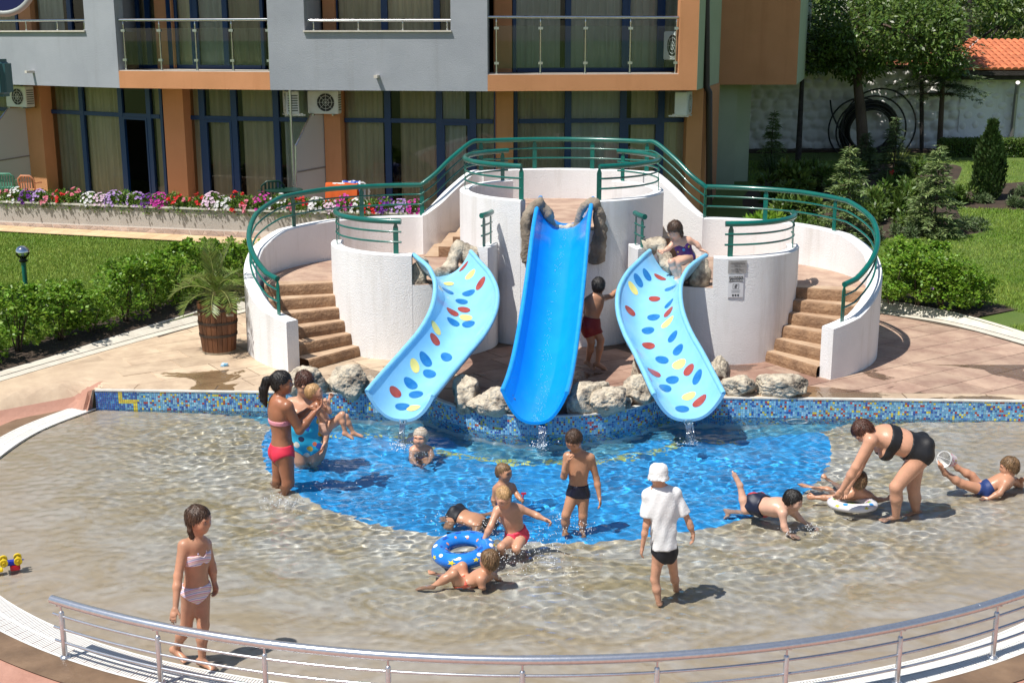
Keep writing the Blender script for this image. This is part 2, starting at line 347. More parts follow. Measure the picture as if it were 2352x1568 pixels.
def slab(poly, m, dz=0.0, name='paving_slab', g=0.006):
    if area(poly) < 0: poly = poly[::-1]
    if area(poly) < 0.015: return None
    cx = sum(p[0] for p in poly) / len(poly); cyy = sum(p[1] for p in poly) / len(poly)
    mb = MB(); n = len(poly); top = []; low = []
    for x, y in poly:
        d = Vector((cx - x, cyy - y)); d = d.normalized() * min(g, d.length * 0.3)
        e = d.normalized() * 0.006
        low.append((x + d.x, y + d.y, deck_z(x, y) - 0.02 + dz)); top.append((x + d.x + e.x, y + d.y + e.y, deck_z(x, y) + dz))
    mb.add(low + top, [tuple(range(n, 2 * n))] + [(i, (i + 1) % n, n + (i + 1) % n, n + i) for i in range(n)])
    return mb.build(name, m, deck)
def lay_slabs():
    rnd = random.Random(3); ang = R(34); ca, sa = math.cos(ang), math.sin(ang); L, W_ = 0.86, 0.52
    conv = []   # convex hull-ish part of the deck behind the pool wall
    arc = [p for p in DECK_IN if p[1] > 15.0]
    i0 = max(range(len(arc)), key=lambda i: (arc[i][0] > 0) * 10 - arc[i][1]); arc = arc[i0:] + arc[:i0]
    main = arc
    crease = ((-5.95, 16.42), (-7.6, 14.62))
    for r in range(-40, 60):
        for c in range(-30, 40):
            u0 = c * L + (r % 2) * L * 0.5 + 0.12 * math.sin(r * 2.7); v0 = r * W_
            q = [(u0, v0), (u0 + L, v0), (u0 + L, v0 + W_), (u0, v0 + W_)]
            q = [(0.4 + a * ca - b * sa, 16 + a * sa + b * ca) for a, b in q]
            mx = sum(p[0] for p in q) / 4; my = sum(p[1] for p in q) / 4
            if my < 13.6 or my > 24.6 or mx < -9 or mx > 10: continue
            if -3.6 < mx < 4.9 and my > 18.6: continue                    # under the slide tower
            if any(a < -5.6 and b < 17.3 for a, b in q) or (mx < -5.3 and my < 16.9): continue
            main_q = clip_convex(q, main) if not all(inpoly(a, b, arc) for a, b in q) else q
            if not main_q: continue
            p1 = clip(main_q, LINE_A, LINE_B)
            if len(p1) >= 3:
                lift = 0.0015 * rnd.random()
                slab(p1, M_TAN if mx < -1.2 else (M_PINK if mx > 4.0 else M_BROWN), lift)
            p2 = clip(main_q, LINE_B, LINE_A)
            if len(p2) >= 3:
                p2 = clip(p2, crease[0], crease[1]) if False else clip(p2, crease[1], crease[0])
                if len(p2) >= 3 and mx < -5.7: slab(p2, M_TAN, 0.0)
    # coping band along the pool wall and the bulge
    xs = [-5.58, -5.1, -4.0, -2.9, -1.9, -1.08]
    for a, b in zip(xs, xs[1:]): slab([(a, wall_y(a) + 0.05), (b, wall_y(b) + 0.05), (b, wall_y(b) + 0.30), (a, wall_y(a) + 0.30)], M_TAN, 0.0, 'coping_slab')
    xs = [1.98, 3.0, 4.1, 5.2, 6.3, 7.4, 8.6]
    for a, b in zip(xs, xs[1:]): slab([(a, wall_y(a) + 0.05), (b, wall_y(b) + 0.05), (b, wall_y(b) + 0.30), (a, wall_y(a) + 0.30)], M_TAN, 0.0, 'coping_slab')
    B = [(0.46 + (x - 0.46) * 0.965, 16.95 + (y - 16.95) * 0.965) for x, y in BULGE]; conv = B + [(B[-1][0], 16.42), (B[0][0], 16.42)]
    gx = [-1.3, -0.55, 0.35, 1.2, 2.3]; gy = [15.1, 15.75, 16.42]
    for a, b in zip(gx, gx[1:]):
        for c_, d_ in zip(gy, gy[1:]):
            q = clip_convex([(a, c_), (b, c_), (b, d_), (a, d_)], conv)
            if q: slab(q, M_BROWN, 0.0)
lay_slabs()
# --- pink strip and the wet kerb outside the grate
GR = off_curve(RIM, 0.34); KB = off_curve(RIM, 0.62)
def rz(x, y): return 0.004
o = struct(strip(GR, KB, rz, None, 0, 0.004, 0.004).build('wet_kerb_strip', M_WET, smooth=True))
# --- overflow grate
grate = thing('overflow_grate', 'white slatted overflow grate running round the curved shallow edge of the pool', 'grate', (0.2, 8.6, 0))
M_GRATE = mat('white_grate_plastic', (0.82, 0.82, 0.79), 0.45, (0.74, 0.73, 0.68), 3)
strip(RIM, GR, rz, None, 0, -0.035, -0.035).build('channel', mat('gutter_brown', (0.20, 0.18, 0.14), 0.8), grate)  # channel bottom under the slats, one dull brown
e = MB()
for a, b in ((0.0, 0.022), (0.155, 0.185), (0.318, 0.34)):
    A_, B_ = off_curve(RIM, a), off_curve(RIM, b); n = len(A_)
    for (P_, Q_) in ((A_, B_),):
        strip(P_, Q_, rz, e, 0, 0.006)
        strip(P_, P_, rz, e, 0, -0.03, 0.006)
e.build('edge_strip', M_GRATE, grate)
def lay_slats():
    L = [0.0]
    for a, b in zip(RIM, RIM[1:]): L.append(L[-1] + math.hypot(b[0] - a[0], b[1] - a[1]))
    tot = L[-1]; pitch = 0.026; n = int(tot / pitch); sm = None; far = MB(); cnt = 0
    i = 0
    for k in range(n):
        s = (k + 0.5) * pitch
        while L[i + 1] < s: i += 1
        t = (s - L[i]) / (L[i + 1] - L[i]); a, b = RIM[i], RIM[i + 1]
        x, y = lerp(a[0], b[0], t), lerp(a[1], b[1], t); d = Vector((b[0] - a[0], b[1] - a[1])).normalized(); nx = Vector((d.y, -d.x))
        rot = math.atan2(nx.y, nx.x)
        seen = (y < 10.6 and (x < -1.95 or x > 2.0))
        if seen and cnt < 298:
            if sm is None: sm = MB().box(0.02, 0.32, -0.0085, 0.0085, -0.02, 0.004).mesh('grate_slat', M_GRATE)
            o = link('slat', sm, None); o.parent = grate; o.location = Vector((x, y, 0.004)) - grate.location; o.rotation_euler = (0, 0, rot); cnt += 1
        else:
            c_, s_ = math.cos(rot), math.sin(rot)
            far.box(0.02, 0.32, -0.0085, 0.0085, -0.02, 0.004, 0, lambda p, q, z: (x + p * c_ - q * s_, y + p * s_ + q * c_, z + 0.004))
    stuff(far.build('slats', M_GRATE, grate))
lay_slats()
# --- pool floor
BC = (0.42, 15.6); BR = 3.6
def floor_z(x, y):
    d = math.hypot(x - BC[0], y - BC[1])
    if d > BR: return -0.05 - 0.22 * (1 - min(1, (d - BR) / 2.5)) ** 1.1
    return -0.262 - 0.22 * sstep(0, 1.1, BR - d)
BAND = 0.62
def build_floor():
    pool_sm = POOL; nb = 14; nf = 16; n = len(ANG)
    rb = []
    for i, a in enumerate(ANG):
        ex, ey = math.cos(a), math.sin(a); px, py = PC[0] - BC[0], PC[1] - BC[1]
        bq = ex * px + ey * py; cq = px * px + py * py - BR * BR; r = -bq + math.sqrt(bq * bq - cq)
        rb.append(r)
    def ring(i, r): 
        x = PC[0] + r * math.cos(ANG[i]); y = PC[1] + r * math.sin(ANG[i]); return (x, y, floor_z(x, y))
    # blue basin
    mb = MB(); lim = []
    for i in range(n):
        x = PC[0] + R_POOL[i] * math.cos(ANG[i]); y = PC[1] + R_POOL[i] * math.sin(ANG[i]); onwall = y > wall_y(x) - 1.2 and y > 14.9
        lim.append(min(rb[i], R_POOL[i] - (BAND if onwall else 0)))
    mb.v.append((PC[0], PC[1], floor_z(*PC)))
    for k in range(1, nb + 1):
        for i in range(n): mb.v.append(ring(i, lim[i] * k / nb))
    for i in range(n): mb.f.append((0, 1 + i, 1 + (i + 1) % n)); mb.m.append(0)
    for k in range(nb - 1):
        for i in range(n): j = (i + 1) % n; mb.f.append((1 + k * n + i, 1 + (k + 1) * n + i, 1 + (k + 1) * n + j, 1 + k * n + j)); mb.m.append(0)
    m = mat('blue_basin_paint', (0.016, 0.34, 0.80), 0.6, (0.07, 0.44, 0.86), 2.5, detail=8, ramp=(0.4, 0.75))
    f1 = struct(mb.build('basin_floor', m, smooth=True))
    mb = MB()
    for k in range(nf + 1):
        for i in range(n): mb.v.append(ring(i, lerp(lim[i], R_POOL[i] + 0.01, k / nf)))
    for k in range(nf):
        for i in range(n):
            j = (i + 1) % n; x, y, z = mb.v[k * n + i]
            band = lim[i] < rb[i] - 0.02
            mb.f.append((k * n + i, (k + 1) * n + i, (k + 1) * n + j, k * n + j)); mb.m.append(1 if band else 0)
    ms = mat('pool_shallow_stone', (0.54, 0.475, 0.41), 0.75, (0.69, 0.63, 0.56), 3.6, bump=0.6, bscale=7, detail=12, ramp=(0.38, 0.62), rot=None)
    n_, l_ = nodes_of(ms); b = n_['Principled BSDF']; src = b.inputs['Base Color'].links[0].from_socket
    tc = n_.new('ShaderNodeTexCoord'); t = n_.new('ShaderNodeTexNoise'); t.inputs['Scale'].default_value = 1.1; t.inputs['Detail'].default_value = 11; t.inputs['Roughness'].default_value = 0.7; t.inputs['Distortion'].default_value = 1.2
    mp = n_.new('ShaderNodeMapping'); mp.inputs['Scale'].default_value = (1.0, 1.7, 1.0); mp.inputs['Rotation'].default_value = (0, 0, 0.25); l_.new(tc.outputs['Object'], mp.inputs[0]); l_.new(mp.outputs[0], t.inputs[0])
    rr = n_.new('ShaderNodeValToRGB'); rr.color_ramp.elements[0].position = 0.42; rr.color_ramp.elements[1].position = 0.60; l_.new(t.outputs[0], rr.inputs[0])
    mx = n_.new('ShaderNodeMix'); mx.data_type = 'RGBA'; l_.new(rr.outputs[0], mx.inputs[0]); l_.new(src, mx.inputs[6]); mx.inputs[7].default_value = (0.46, 0.35, 0.20, 1); dv = n_.new('ShaderNodeVectorMath'); dv.operation = 'DISTANCE'; dv.inputs[1].default_value = (BC[0], BC[1] - 0.6, -0.15); l_.new(tc.outputs['Object'], dv.inputs[0]); dr = n_.new('ShaderNodeMapRange'); dr.inputs[1].default_value = 4.3; dr.inputs[2].default_value = 6.3; dr.inputs[4].default_value = 0.62; l_.new(dv.outputs['Value'], dr.inputs[0])
    m2 = n_.new('ShaderNodeMix'); m2.data_type = 'RGBA'; l_.new(dr.outputs[0], m2.inputs[0]); l_.new(mx.outputs[2], m2.inputs[6]); m2.inputs[7].default_value = (0.66, 0.47, 0.345, 1); l_.new(m2.outputs[2], b.inputs['Base Color'])
    mt = mat('underwater_mosaic', (0.05, 0.25, 0.42), 0.4, (0.14, 0.36, 0.46), 9, detail=2, ramp=(0.45, 0.55))
    return f1, struct(mb.build('pool_floor', [ms, mt], smooth=True))
basin, pfloor = build_floor()
# yellow tile line where the mosaic apron meets the blue paint
M_YT = object_tint(mat('yellow_tile', (0.62, 0.55, 0.06), 0.3, (0.40, 0.52, 0.20), 14), 0.2)
def yellow_line():
    mb = MB(); inner = off_curve(WALL, 0.56); 
    pts = [p for p in inner if math.hypot(p[0] - BC[0], p[1] - BC[1]) < BR - 0.1]
    P = spline([(a, b, 0) for a, b in pts], 10); rn = random.Random(5)
    acc = [0.0]
    for a, b in zip(P, P[1:]): acc.append(acc[-1] + (b - a).length)
    for k in range(int(acc[-1] / 0.062)):
        d = k * 0.062; i = max(j for j in range(len(acc) - 1) if acc[j] <= d); q0 = P[i].lerp(P[i + 1], (d - acc[i]) / max(1e-6, acc[i + 1] - acc[i])); j2 = min(i + 6, len(P) - 1); j1 = max(i - 5, 0); t = (P[j2] - P[j1]).normalized(); nn = Vector((-t.y, t.x, 0))
        for j in range(3):
            if rn.random() < 0.35: continue
            q = q0 + nn * (j * 0.06 - 0.06); s_ = 0.024; z = floor_z(q.x, q.y) + 0.004
            mb.add([(q + t * (a * s_) + nn * (b * s_))[:2] + (z,) if False else tuple((q + t * (a * s_) + nn * (b * s_)).xy) + (z,) for a, b in ((-1, -1), (1, -1), (1, 1), (-1, 1))], [(0, 1, 2, 3)])
    return struct(mb.build('tile_border_line', M_YT))
yellow_line()
# --- mosaic pool wall
pwall = thing('mosaic_pool_wall', 'low pool wall of small blue, red and yellow mosaic tiles under the slides', 'pool wall', (0.4, 16.1, 0))
WZ0, WZ1 = -0.5, 0.262
mb = MB(); A_ = WALL; n = len(A_)
mb.add([(x, y, WZ0) for x, y in A_] + [(x, y, WZ1 - 0.004) for x, y in A_], [(i, n + i, n + i + 1, i + 1) for i in range(n - 1)])
back_ = off_curve(A_, -0.12)
mb.add([(WALL_L[0], WALL_L[1], WZ0), (WALL_L[0], WALL_L[1], WZ1 - 0.004), (WALL_L[0] + 0.02, WALL_L[1] + 0.5, WZ1 - 0.004), (WALL_L[0] + 0.02, WALL_L[1] + 0.5, WZ0)], [(0, 1, 2, 3)])
mb.build('core', mat('white_grout', (0.62, 0.66, 0.68), 0.7), pwall)
mb = MB(); lip = off_curve(WALL, 0.012); lipb = off_curve(WALL, -0.055); n = len(lip)
v = [(x, y, 0.268) for x, y in lip] + [(x, y, 0.268) for x, y in lipb] + [(x, y, 0.250) for x, y in lip]
mb.add(v, [(i, i + 1, n + i + 1, n + i) for i in range(n - 1)] + [(2 * n + i, 2 * n + i + 1, i + 1, i) for i in range(n - 1)])
mb.build('coping_edge', mat('white_coping', (0.72, 0.70, 0.65), 0.8, (0.55, 0.52, 0.46), 6), pwall)
def tiles():
    P = [Vector((a, b, 0)) for a, b in WALL]; L = [0.0]
    for a, b in zip(P, P[1:]): L.append(L[-1] + (b - a).length)
    pitch = 0.0285; h = 0.0245; n = int(L[-1] / pitch); rows = int((0.252 - (-0.32)) / pitch); rn = random.Random(11)
    V = []; F = []; MI = []; i = 0
    for k in range(n):
        s = (k + 0.5) * pitch
        while i < len(P) - 2 and L[i + 1] < s: i += 1
        t = (P[i + 1] - P[i]).normalized(); p = P[i] + t * (s - L[i]); nn = Vector((t.y, -t.x, 0)); 
        for r in range(rows):
            z = 0.252 - (r + 0.5) * pitch; u = rn.random()
            mi = 0 if u < 0.36 else 1 if u < 0.60 else 2 if u < 0.74 else 3 if u < 0.86 else 4 if u < 0.94 else 5
            if k < 11: mi = 2 if u < 0.85 else 3
            elif k < 20:
                mi = 4 if (k in (11, 12) and r < 5) or (r in (4, 5) and k < 18) or (k in (18, 19) and r > 3) else (2 if u < .6 else 0)
            a = p - t * h / 2; b = p + t * h / 2; d = nn * (0.005 + 0.0012 * rn.random()); o = len(V); e = h * 0.06
            zl, zh = z - h / 2, z + h / 2
            V += [(a.x, a.y, zl), (b.x, b.y, zl), (b.x, b.y, zh), (a.x, a.y, zh)]
            a2 = a + d + t * e; b2 = b + d - t * e
            V += [(a2.x, a2.y, zl + e), (b2.x, b2.y, zl + e), (b2.x, b2.y, zh - e), (a2.x, a2.y, zh - e)]
            F += [(o + 4, o + 5, o + 6, o + 7), (o, o + 1, o + 5, o + 4), (o + 1, o + 2, o + 6, o + 5), (o + 2, o + 3, o + 7, o + 6), (o + 3, o, o + 4, o + 7)]; MI += [mi] * 5
    cols = [(0.16, 0.44, 0.68), (0.32, 0.60, 0.78), (0.03, 0.12, 0.42), (0.08, 0.27, 0.58), (0.74, 0.62, 0.06), (0.46, 0.06, 0.035)]
    ms = [island_tint(mat('glass_tile_%s' % nm, c_, 0.12, spec=0.6), 0.18, 0.015) for nm, c_ in zip(('sky', 'pale', 'navy', 'blue', 'yellow', 'red'), cols)]
    return stuff(npmesh('mosaic_tiles', V, F, ms, pwall, smooth=False, mi=MI))
tiles()
# --- water
def build_water():
    h = 0.022; x0, x1, y0, y1 = -6.3, 7.1, 8.5, 16.6
    nx = int((x1 - x0) / h) + 1; ny = int((y1 - y0) / h) + 1
    xs = np.linspace(x0, x1, nx); ys = np.linspace(y0, y1, ny); X, Y = np.meshgrid(xs, ys)
    rn = np.random.RandomState(4); Z = np.zeros_like(X)
    for k in range(46):
        lam = rn.uniform(0.22, 1.5) if k < 26 else rn.uniform(0.10, 0.24); th = rn.uniform(0, 2 * np.pi); ph = rn.uniform(0, 6.28); am = 0.0018 * lam ** 0.9 / 0.8
        wx = 0.22 * np.sin(Y * 1.3 + k) + 0.18 * np.sin(X * 0.9 - k * 1.7)
        Z += am * np.sin(2 * np.pi * ((X + wx) * np.cos(th) + (Y + 0.6 * wx) * np.sin(th)) / lam + ph)
    for (cx, cyy, a, rr) in ((1.32, 10.6, .006, .55), (-2.0, 13.5, .007, .5), (0.35, 14.95, .014, .45), (-1.5, 15.55, .010, .4), (2.33, 15.45, .010, .4), (0.1, 12.9, .012, .7), (0.95, 13.7, .008, .5), (3.9, 12.6, .006, .7), (-0.3, 11.3, .006, .6)):
        r = np.hypot(X - cx, Y - cyy); Z += a * np.cos(r * 24) * np.exp(-(r / rr) ** 2 * 1.3)
    fine = np.zeros_like(X)
    for k in range(26):
        lam = rn.uniform(0.095, 0.20); th = rn.uniform(0, 2 * np.pi); ph = rn.uniform(0, 6.28)
        wx = 0.10 * np.sin(Y * 2.9 + k * 1.3) + 0.10 * np.sin(X * 2.3 - k * 0.7)
        fine += np.sin(2 * np.pi * ((X + wx) * np.cos(th) + (Y + wx) * np.sin(th)) / lam + ph) * lam
    patch = 0.5 + 0.5 * np.sin(X * 1.1 + 1.3 * np.sin(Y * 0.8)) * np.sin(Y * 1.4 + np.sin(X * 0.7))
    D = np.hypot(X - BC[0], Y - BC[1]); Z *= np.clip(1.05 - 0.75 * np.clip((D - 3.0) / 2.8, 0, 1), 0.42, 1.05)
    Z += fine * 0.0066 * (0.5 + 0.7 * patch) * np.clip(0.5 + 0.6 * (D - 3.0), 0.5, 1.0) * np.clip(1.15 - 0.75 * np.clip((D - 5.3) / 1.2, 0, 1), 0.3, 1)
    poly = off_curve(RIM, 0.0); full = WALL[::-1] + RIM[1:-1]
    ins = np.zeros(X.shape, bool); px = np.array([p[0] for p in full]); py = np.array([p[1] for p in full]); j = len(px) - 1
    for i in range(len(px)):
        if abs(py[i] - py[j]) > 1e-12:
            cnd = ((py[i] > Y) != (py[j] > Y)) & (X < (px[j] - px[i]) * (Y - py[i]) / (py[j] - py[i]) + px[i]); ins ^= cnd
        j = i
    # grow by one cell so the sheet runs under the coping and the grate
    g = ins.copy()
    for _ in range(1):
        g2 = g.copy(); g2[1:] |= g[:-1]; g2[:-1] |= g[1:]; g2[:, 1:] |= g[:, :-1]; g2[:, :-1] |= g[:, 1:]; g = g2
    quad = g[:-1, :-1] & g[1:, :-1] & g[:-1, 1:] & g[1:, 1:]
    idx = np.arange(nx * ny).reshape(ny, nx); q = np.stack([idx[:-1, :-1], idx[:-1, 1:], idx[1:, 1:], idx[1:, :-1]], -1)[quad]
    used = np.unique(q); rem = -np.ones(nx * ny, int); rem[used] = np.arange(len(used))
    V = np.stack([X.ravel(), Y.ravel(), Z.ravel() + 0.0], -1)[used]
    return npmesh('pool_water', V, rem[q], M_WATER, smooth=True)
m = bpy.data.materials.new('pool_water'); m.use_nodes = True; n_, l_ = nodes_of(m); n_.remove(n_['Principled BSDF']); M_WATER = m
def water_mat(mode):
    out = n_['Material Output']
    tc = n_.new('ShaderNodeTexCoord'); t = n_.new('ShaderNodeTexNoise'); t.inputs['Scale'].default_value = 9.0; t.inputs['Detail'].default_value = 3.0; t.inputs['Distortion'].default_value = 0.8
    mp = n_.new('ShaderNodeMapping'); mp.inputs['Scale'].default_value = (0.8, 1.25, 1); l_.new(tc.outputs['Object'], mp.inputs[0]); l_.new(mp.outputs[0], t.inputs[0])
    bp = n_.new('ShaderNodeBump'); bp.inputs['Strength'].default_value = 0.15; bp.inputs['Distance'].default_value = 0.02; l_.new(t.outputs[0], bp.inputs['Height'])
    if mode == 'refract':
        g = n_.new('ShaderNodeBsdfGlass'); g.inputs['IOR'].default_value = 1.33; g.inputs['Roughness'].default_value = 0.0; l_.new(bp.outputs[0], g.inputs['Normal']); l_.new(g.outputs[0], out.inputs[0]); g.inputs['Color'].default_value = (0.93, 0.98, 1.0, 1)
    else:
        gl = n_.new('ShaderNodeBsdfGlossy'); gl.inputs['Roughness'].default_value = 0.03; l_.new(bp.outputs[0], gl.inputs['Normal'])
        tr = n_.new('ShaderNodeBsdfTransparent'); tr.inputs[0].default_value = (0.88, 0.97, 1.0, 1)
        fr = n_.new('ShaderNodeFresnel'); fr.inputs[0].default_value = 1.33; l_.new(bp.outputs[0], fr.inputs[1])
        mx = n_.new('ShaderNodeMixShader'); l_.new(fr.outputs[0], mx.inputs[0]); l_.new(tr.outputs[0], mx.inputs[1]); l_.new(gl.outputs[0], mx.inputs[2]); l_.new(mx.outputs[0], out.inputs[0])
WATER_MODE = 'refract'
water_mat(WATER_MODE)
water = struct(build_water())
if WATER_MODE == 'refract':
    water.cycles.is_caustics_caster = True; sl.cycles.is_caustics_light = True; cy.caustics_refractive = True
    for o in bpy.data.objects:
        if o.name.split('.')[0] in ('basin_floor', 'pool_floor', 'tile_border_line', 'mosaic_tiles', 'core'): o.cycles.is_caustics_receiver = True
# ------------------------------------------------------------------ slide tower (local frame: u right, v back)
TT = R(3.0); TO = (0.62, 17.0)
def S(u, v, z=0.0): return Vector((TO[0] + u * math.cos(TT) + v * math.sin(TT), TO[1] - u * math.sin(TT) + v * math.cos(TT), z))
DZ = 0.26
tower = thing('slide_tower', 'white curved slide tower with two flights of brown steps behind the pool', 'slide tower', S(0, 2.5, DZ))
DL, DR_, DC = (-2.22, 2.1), (2.32, 2.1), (0.0, 3.4); RD, RC = 1.28, 1.64
LAND, PLAT = 1.25, 2.06
def pol(c, r, a): return (c[0] + r * math.cos(R(a)), c[1] + r * math.sin(R(a)))
def ribbon_wall(path, t, name, parent, m, zb=DZ - 0.05, bev=0.012):
    """upright wall: path of (u,v,ztop) down its middle, thickness t, closed at both ends"""
    mb = MB(); n = len(path); V = []
    for i, (u, v, z) in enumerate(path):
        a = path[min(i + 1, n - 1)]; b = path[max(i - 1, 0)]; d = Vector((a[0] - b[0], a[1] - b[1])).normalized(); nx, ny = d.y, -d.x
        for s_, zz in ((1, zb), (1, z - bev), (1 - 2 * bev / t, z), (-1 + 2 * bev / t, z), (-1, z - bev), (-1, zb)):
            V.append(S(u + nx * s_ * t / 2, v + ny * s_ * t / 2, zz))
    F = []
    for i in range(n - 1):
        for k in range(5): F.append((i * 6 + k, i * 6 + k + 1, (i + 1) * 6 + k + 1, (i + 1) * 6 + k))
    F.append((5, 4, 3, 2, 1, 0)); F.append(tuple((n - 1) * 6 + k for k in range(6)))
    mb.add(V, F); return mb.build(name, m, parent, smooth=True, edge=35)
def arc(c, r, a0, a1, z, n=24):
    return [(*pol(c, r, a0 + (a1 - a0) * k / n), z(k / n) if callable(z) else z) for k in range(n + 1)]
def key(t, K):
    for (a, x), (b, y) in zip(K, K[1:]):
        if t <= b: return lerp(x, y, sstep(a, b, t) if False else (t - a) / (b - a))
    return K[-1][1]
# outer walls: front end -> round the landing -> up the flank
OW = 0.21
def outer_path(sgn):
    K = [(0, 1.0), (0.10, 1.08), (0.25, 1.38), (0.40, 1.68), (0.55, 1.85), (0.72, 1.89), (1, 1.90)]
    p = []
    for k in range(41):
        t = k / 40; a = 234 - (234 - 92) * t; u, v = pol((-2.32, 2.1), 2.40, a); p.append((u, v, key(t, K)))
    return [(u * sgn * -1 if sgn > 0 else u, v, z) for u, v, z in p]
FL = spline([(-2.42, 4.47, 1.90), (-2.18, 4.62, 2.08), (-1.93, 4.90, 2.32), (-1.62, 5.26, 2.56), (-1.45, 5.38, 2.58)], 6)
BACKW = [(2.42 * math.cos(R(a)) + DC[0], DC[1] + 2.42 * math.sin(R(a)), 2.58) for a in np.linspace(127, 53, 25)]
OUT_L = outer_path(-1); OUT_R = [(-u, v, z) for u, v, z in OUT_L]
ribbon_wall(OUT_L + [tuple(p) for p in FL[1:]], OW, 'outer_wall', tower, M_WHITE)
ribbon_wall((OUT_R + [(-p[0], p[1], p[2]) for p in FL[1:]]), OW, 'outer_wall', tower, M_WHITE)
ribbon_wall([(u, v, z + 0.002) for u, v, z in BACKW], OW - 0.012, 'back_wall', tower, M_WHITE)
# drums: solid body up to floor level + parapet
def drum_body(c, r, z, name):
    mb = MB(); n = 64; P = [pol(c, r, 360 * k / n) for k in range(n)]
    V = [S(u, v, DZ - 0.05) for u, v in P] + [S(u, v, z) for u, v in P]
    mb.add(V, [(i, (i + 1) % n, n + (i + 1) % n, n + i) for i in range(n)] ); mb.add([S(u, v, z) for u, v in P], [tuple(range(n))], 1)
    return mb.build(name, [M_WHITE, M_PINK], tower, smooth=True, edge=40)
drum_body(DL, RD, 1.40, 'drum'); drum_body(DR_, RD, 1.40, 'drum'); drum_body(DC, RC, PLAT, 'drum')
PT = 0.17
def parapet(c, r, a0, a1, z): return ribbon_wall(arc(c, r - PT / 2 + 0.003, a0, a1, z, max(6, int(abs(a1 - a0) / 5))), PT, 'parapet', tower, M_WHITE, zb=DZ - 0.04)
ZD, ZC = 1.84, 2.50
parapet(DL, RD, 178, 275, ZD); parapet(DL, RD, 334, 356, ZD)
parapet(DR_, RD, 265, 362, ZD); parapet(DR_, RD, 184, 206, ZD)
parapet(DC, RC, 125, 249, ZC); parapet(DC, RC, 291, 415, ZC)
# landings and back platform slabs
def ring_slab(c, r0, r1, a0, a1, z, zb, name, m, n=28):
    mb = MB(); A = [pol(c, r0, a0 + (a1 - a0) * k / n) for k in range(n + 1)]; B = [pol(c, r1, a0 + (a1 - a0) * k / n) for k in range(n + 1)]
    V = [S(u, v, z) for u, v in A] + [S(u, v, z) for u, v in B] + [S(u, v, zb) for u, v in A] + [S(u, v, zb) for u, v in B]; N = n + 1
    F = []
    for i in range(n):
        F += [(i, N + i, N + i + 1, i + 1), (2 * N + i, 2 * N + i + 1, 3 * N + i + 1, 3 * N + i), (i, i + 1, 2 * N + i + 1, 2 * N + i), (N + i + 1, N + i, 3 * N + i, 3 * N + i + 1)]
    F += [(0, 2 * N, 3 * N, N), (n, N + n, 3 * N + n, 2 * N + n)]
    mb.add(V, F); bm = bmesh.new(); me = mb.mesh(name, m); bm.from_mesh(me); bmesh.ops.recalc_face_normals(bm, faces=bm.faces); bm.to_mesh(me); bm.free()
    return link(name, me, tower)
M_STEP = object_tint(mat('brown_step_stone', (0.34, 0.205, 0.115), 0.85, (0.20, 0.115, 0.065), 5.5, bump=1.0, bscale=24, detail=9), 0.10)
M_TREAD = mat('worn_tread', (0.55, 0.40, 0.27), 0.7, (0.40, 0.26, 0.165), 2.6, bump=0.4, bscale=18, detail=8)
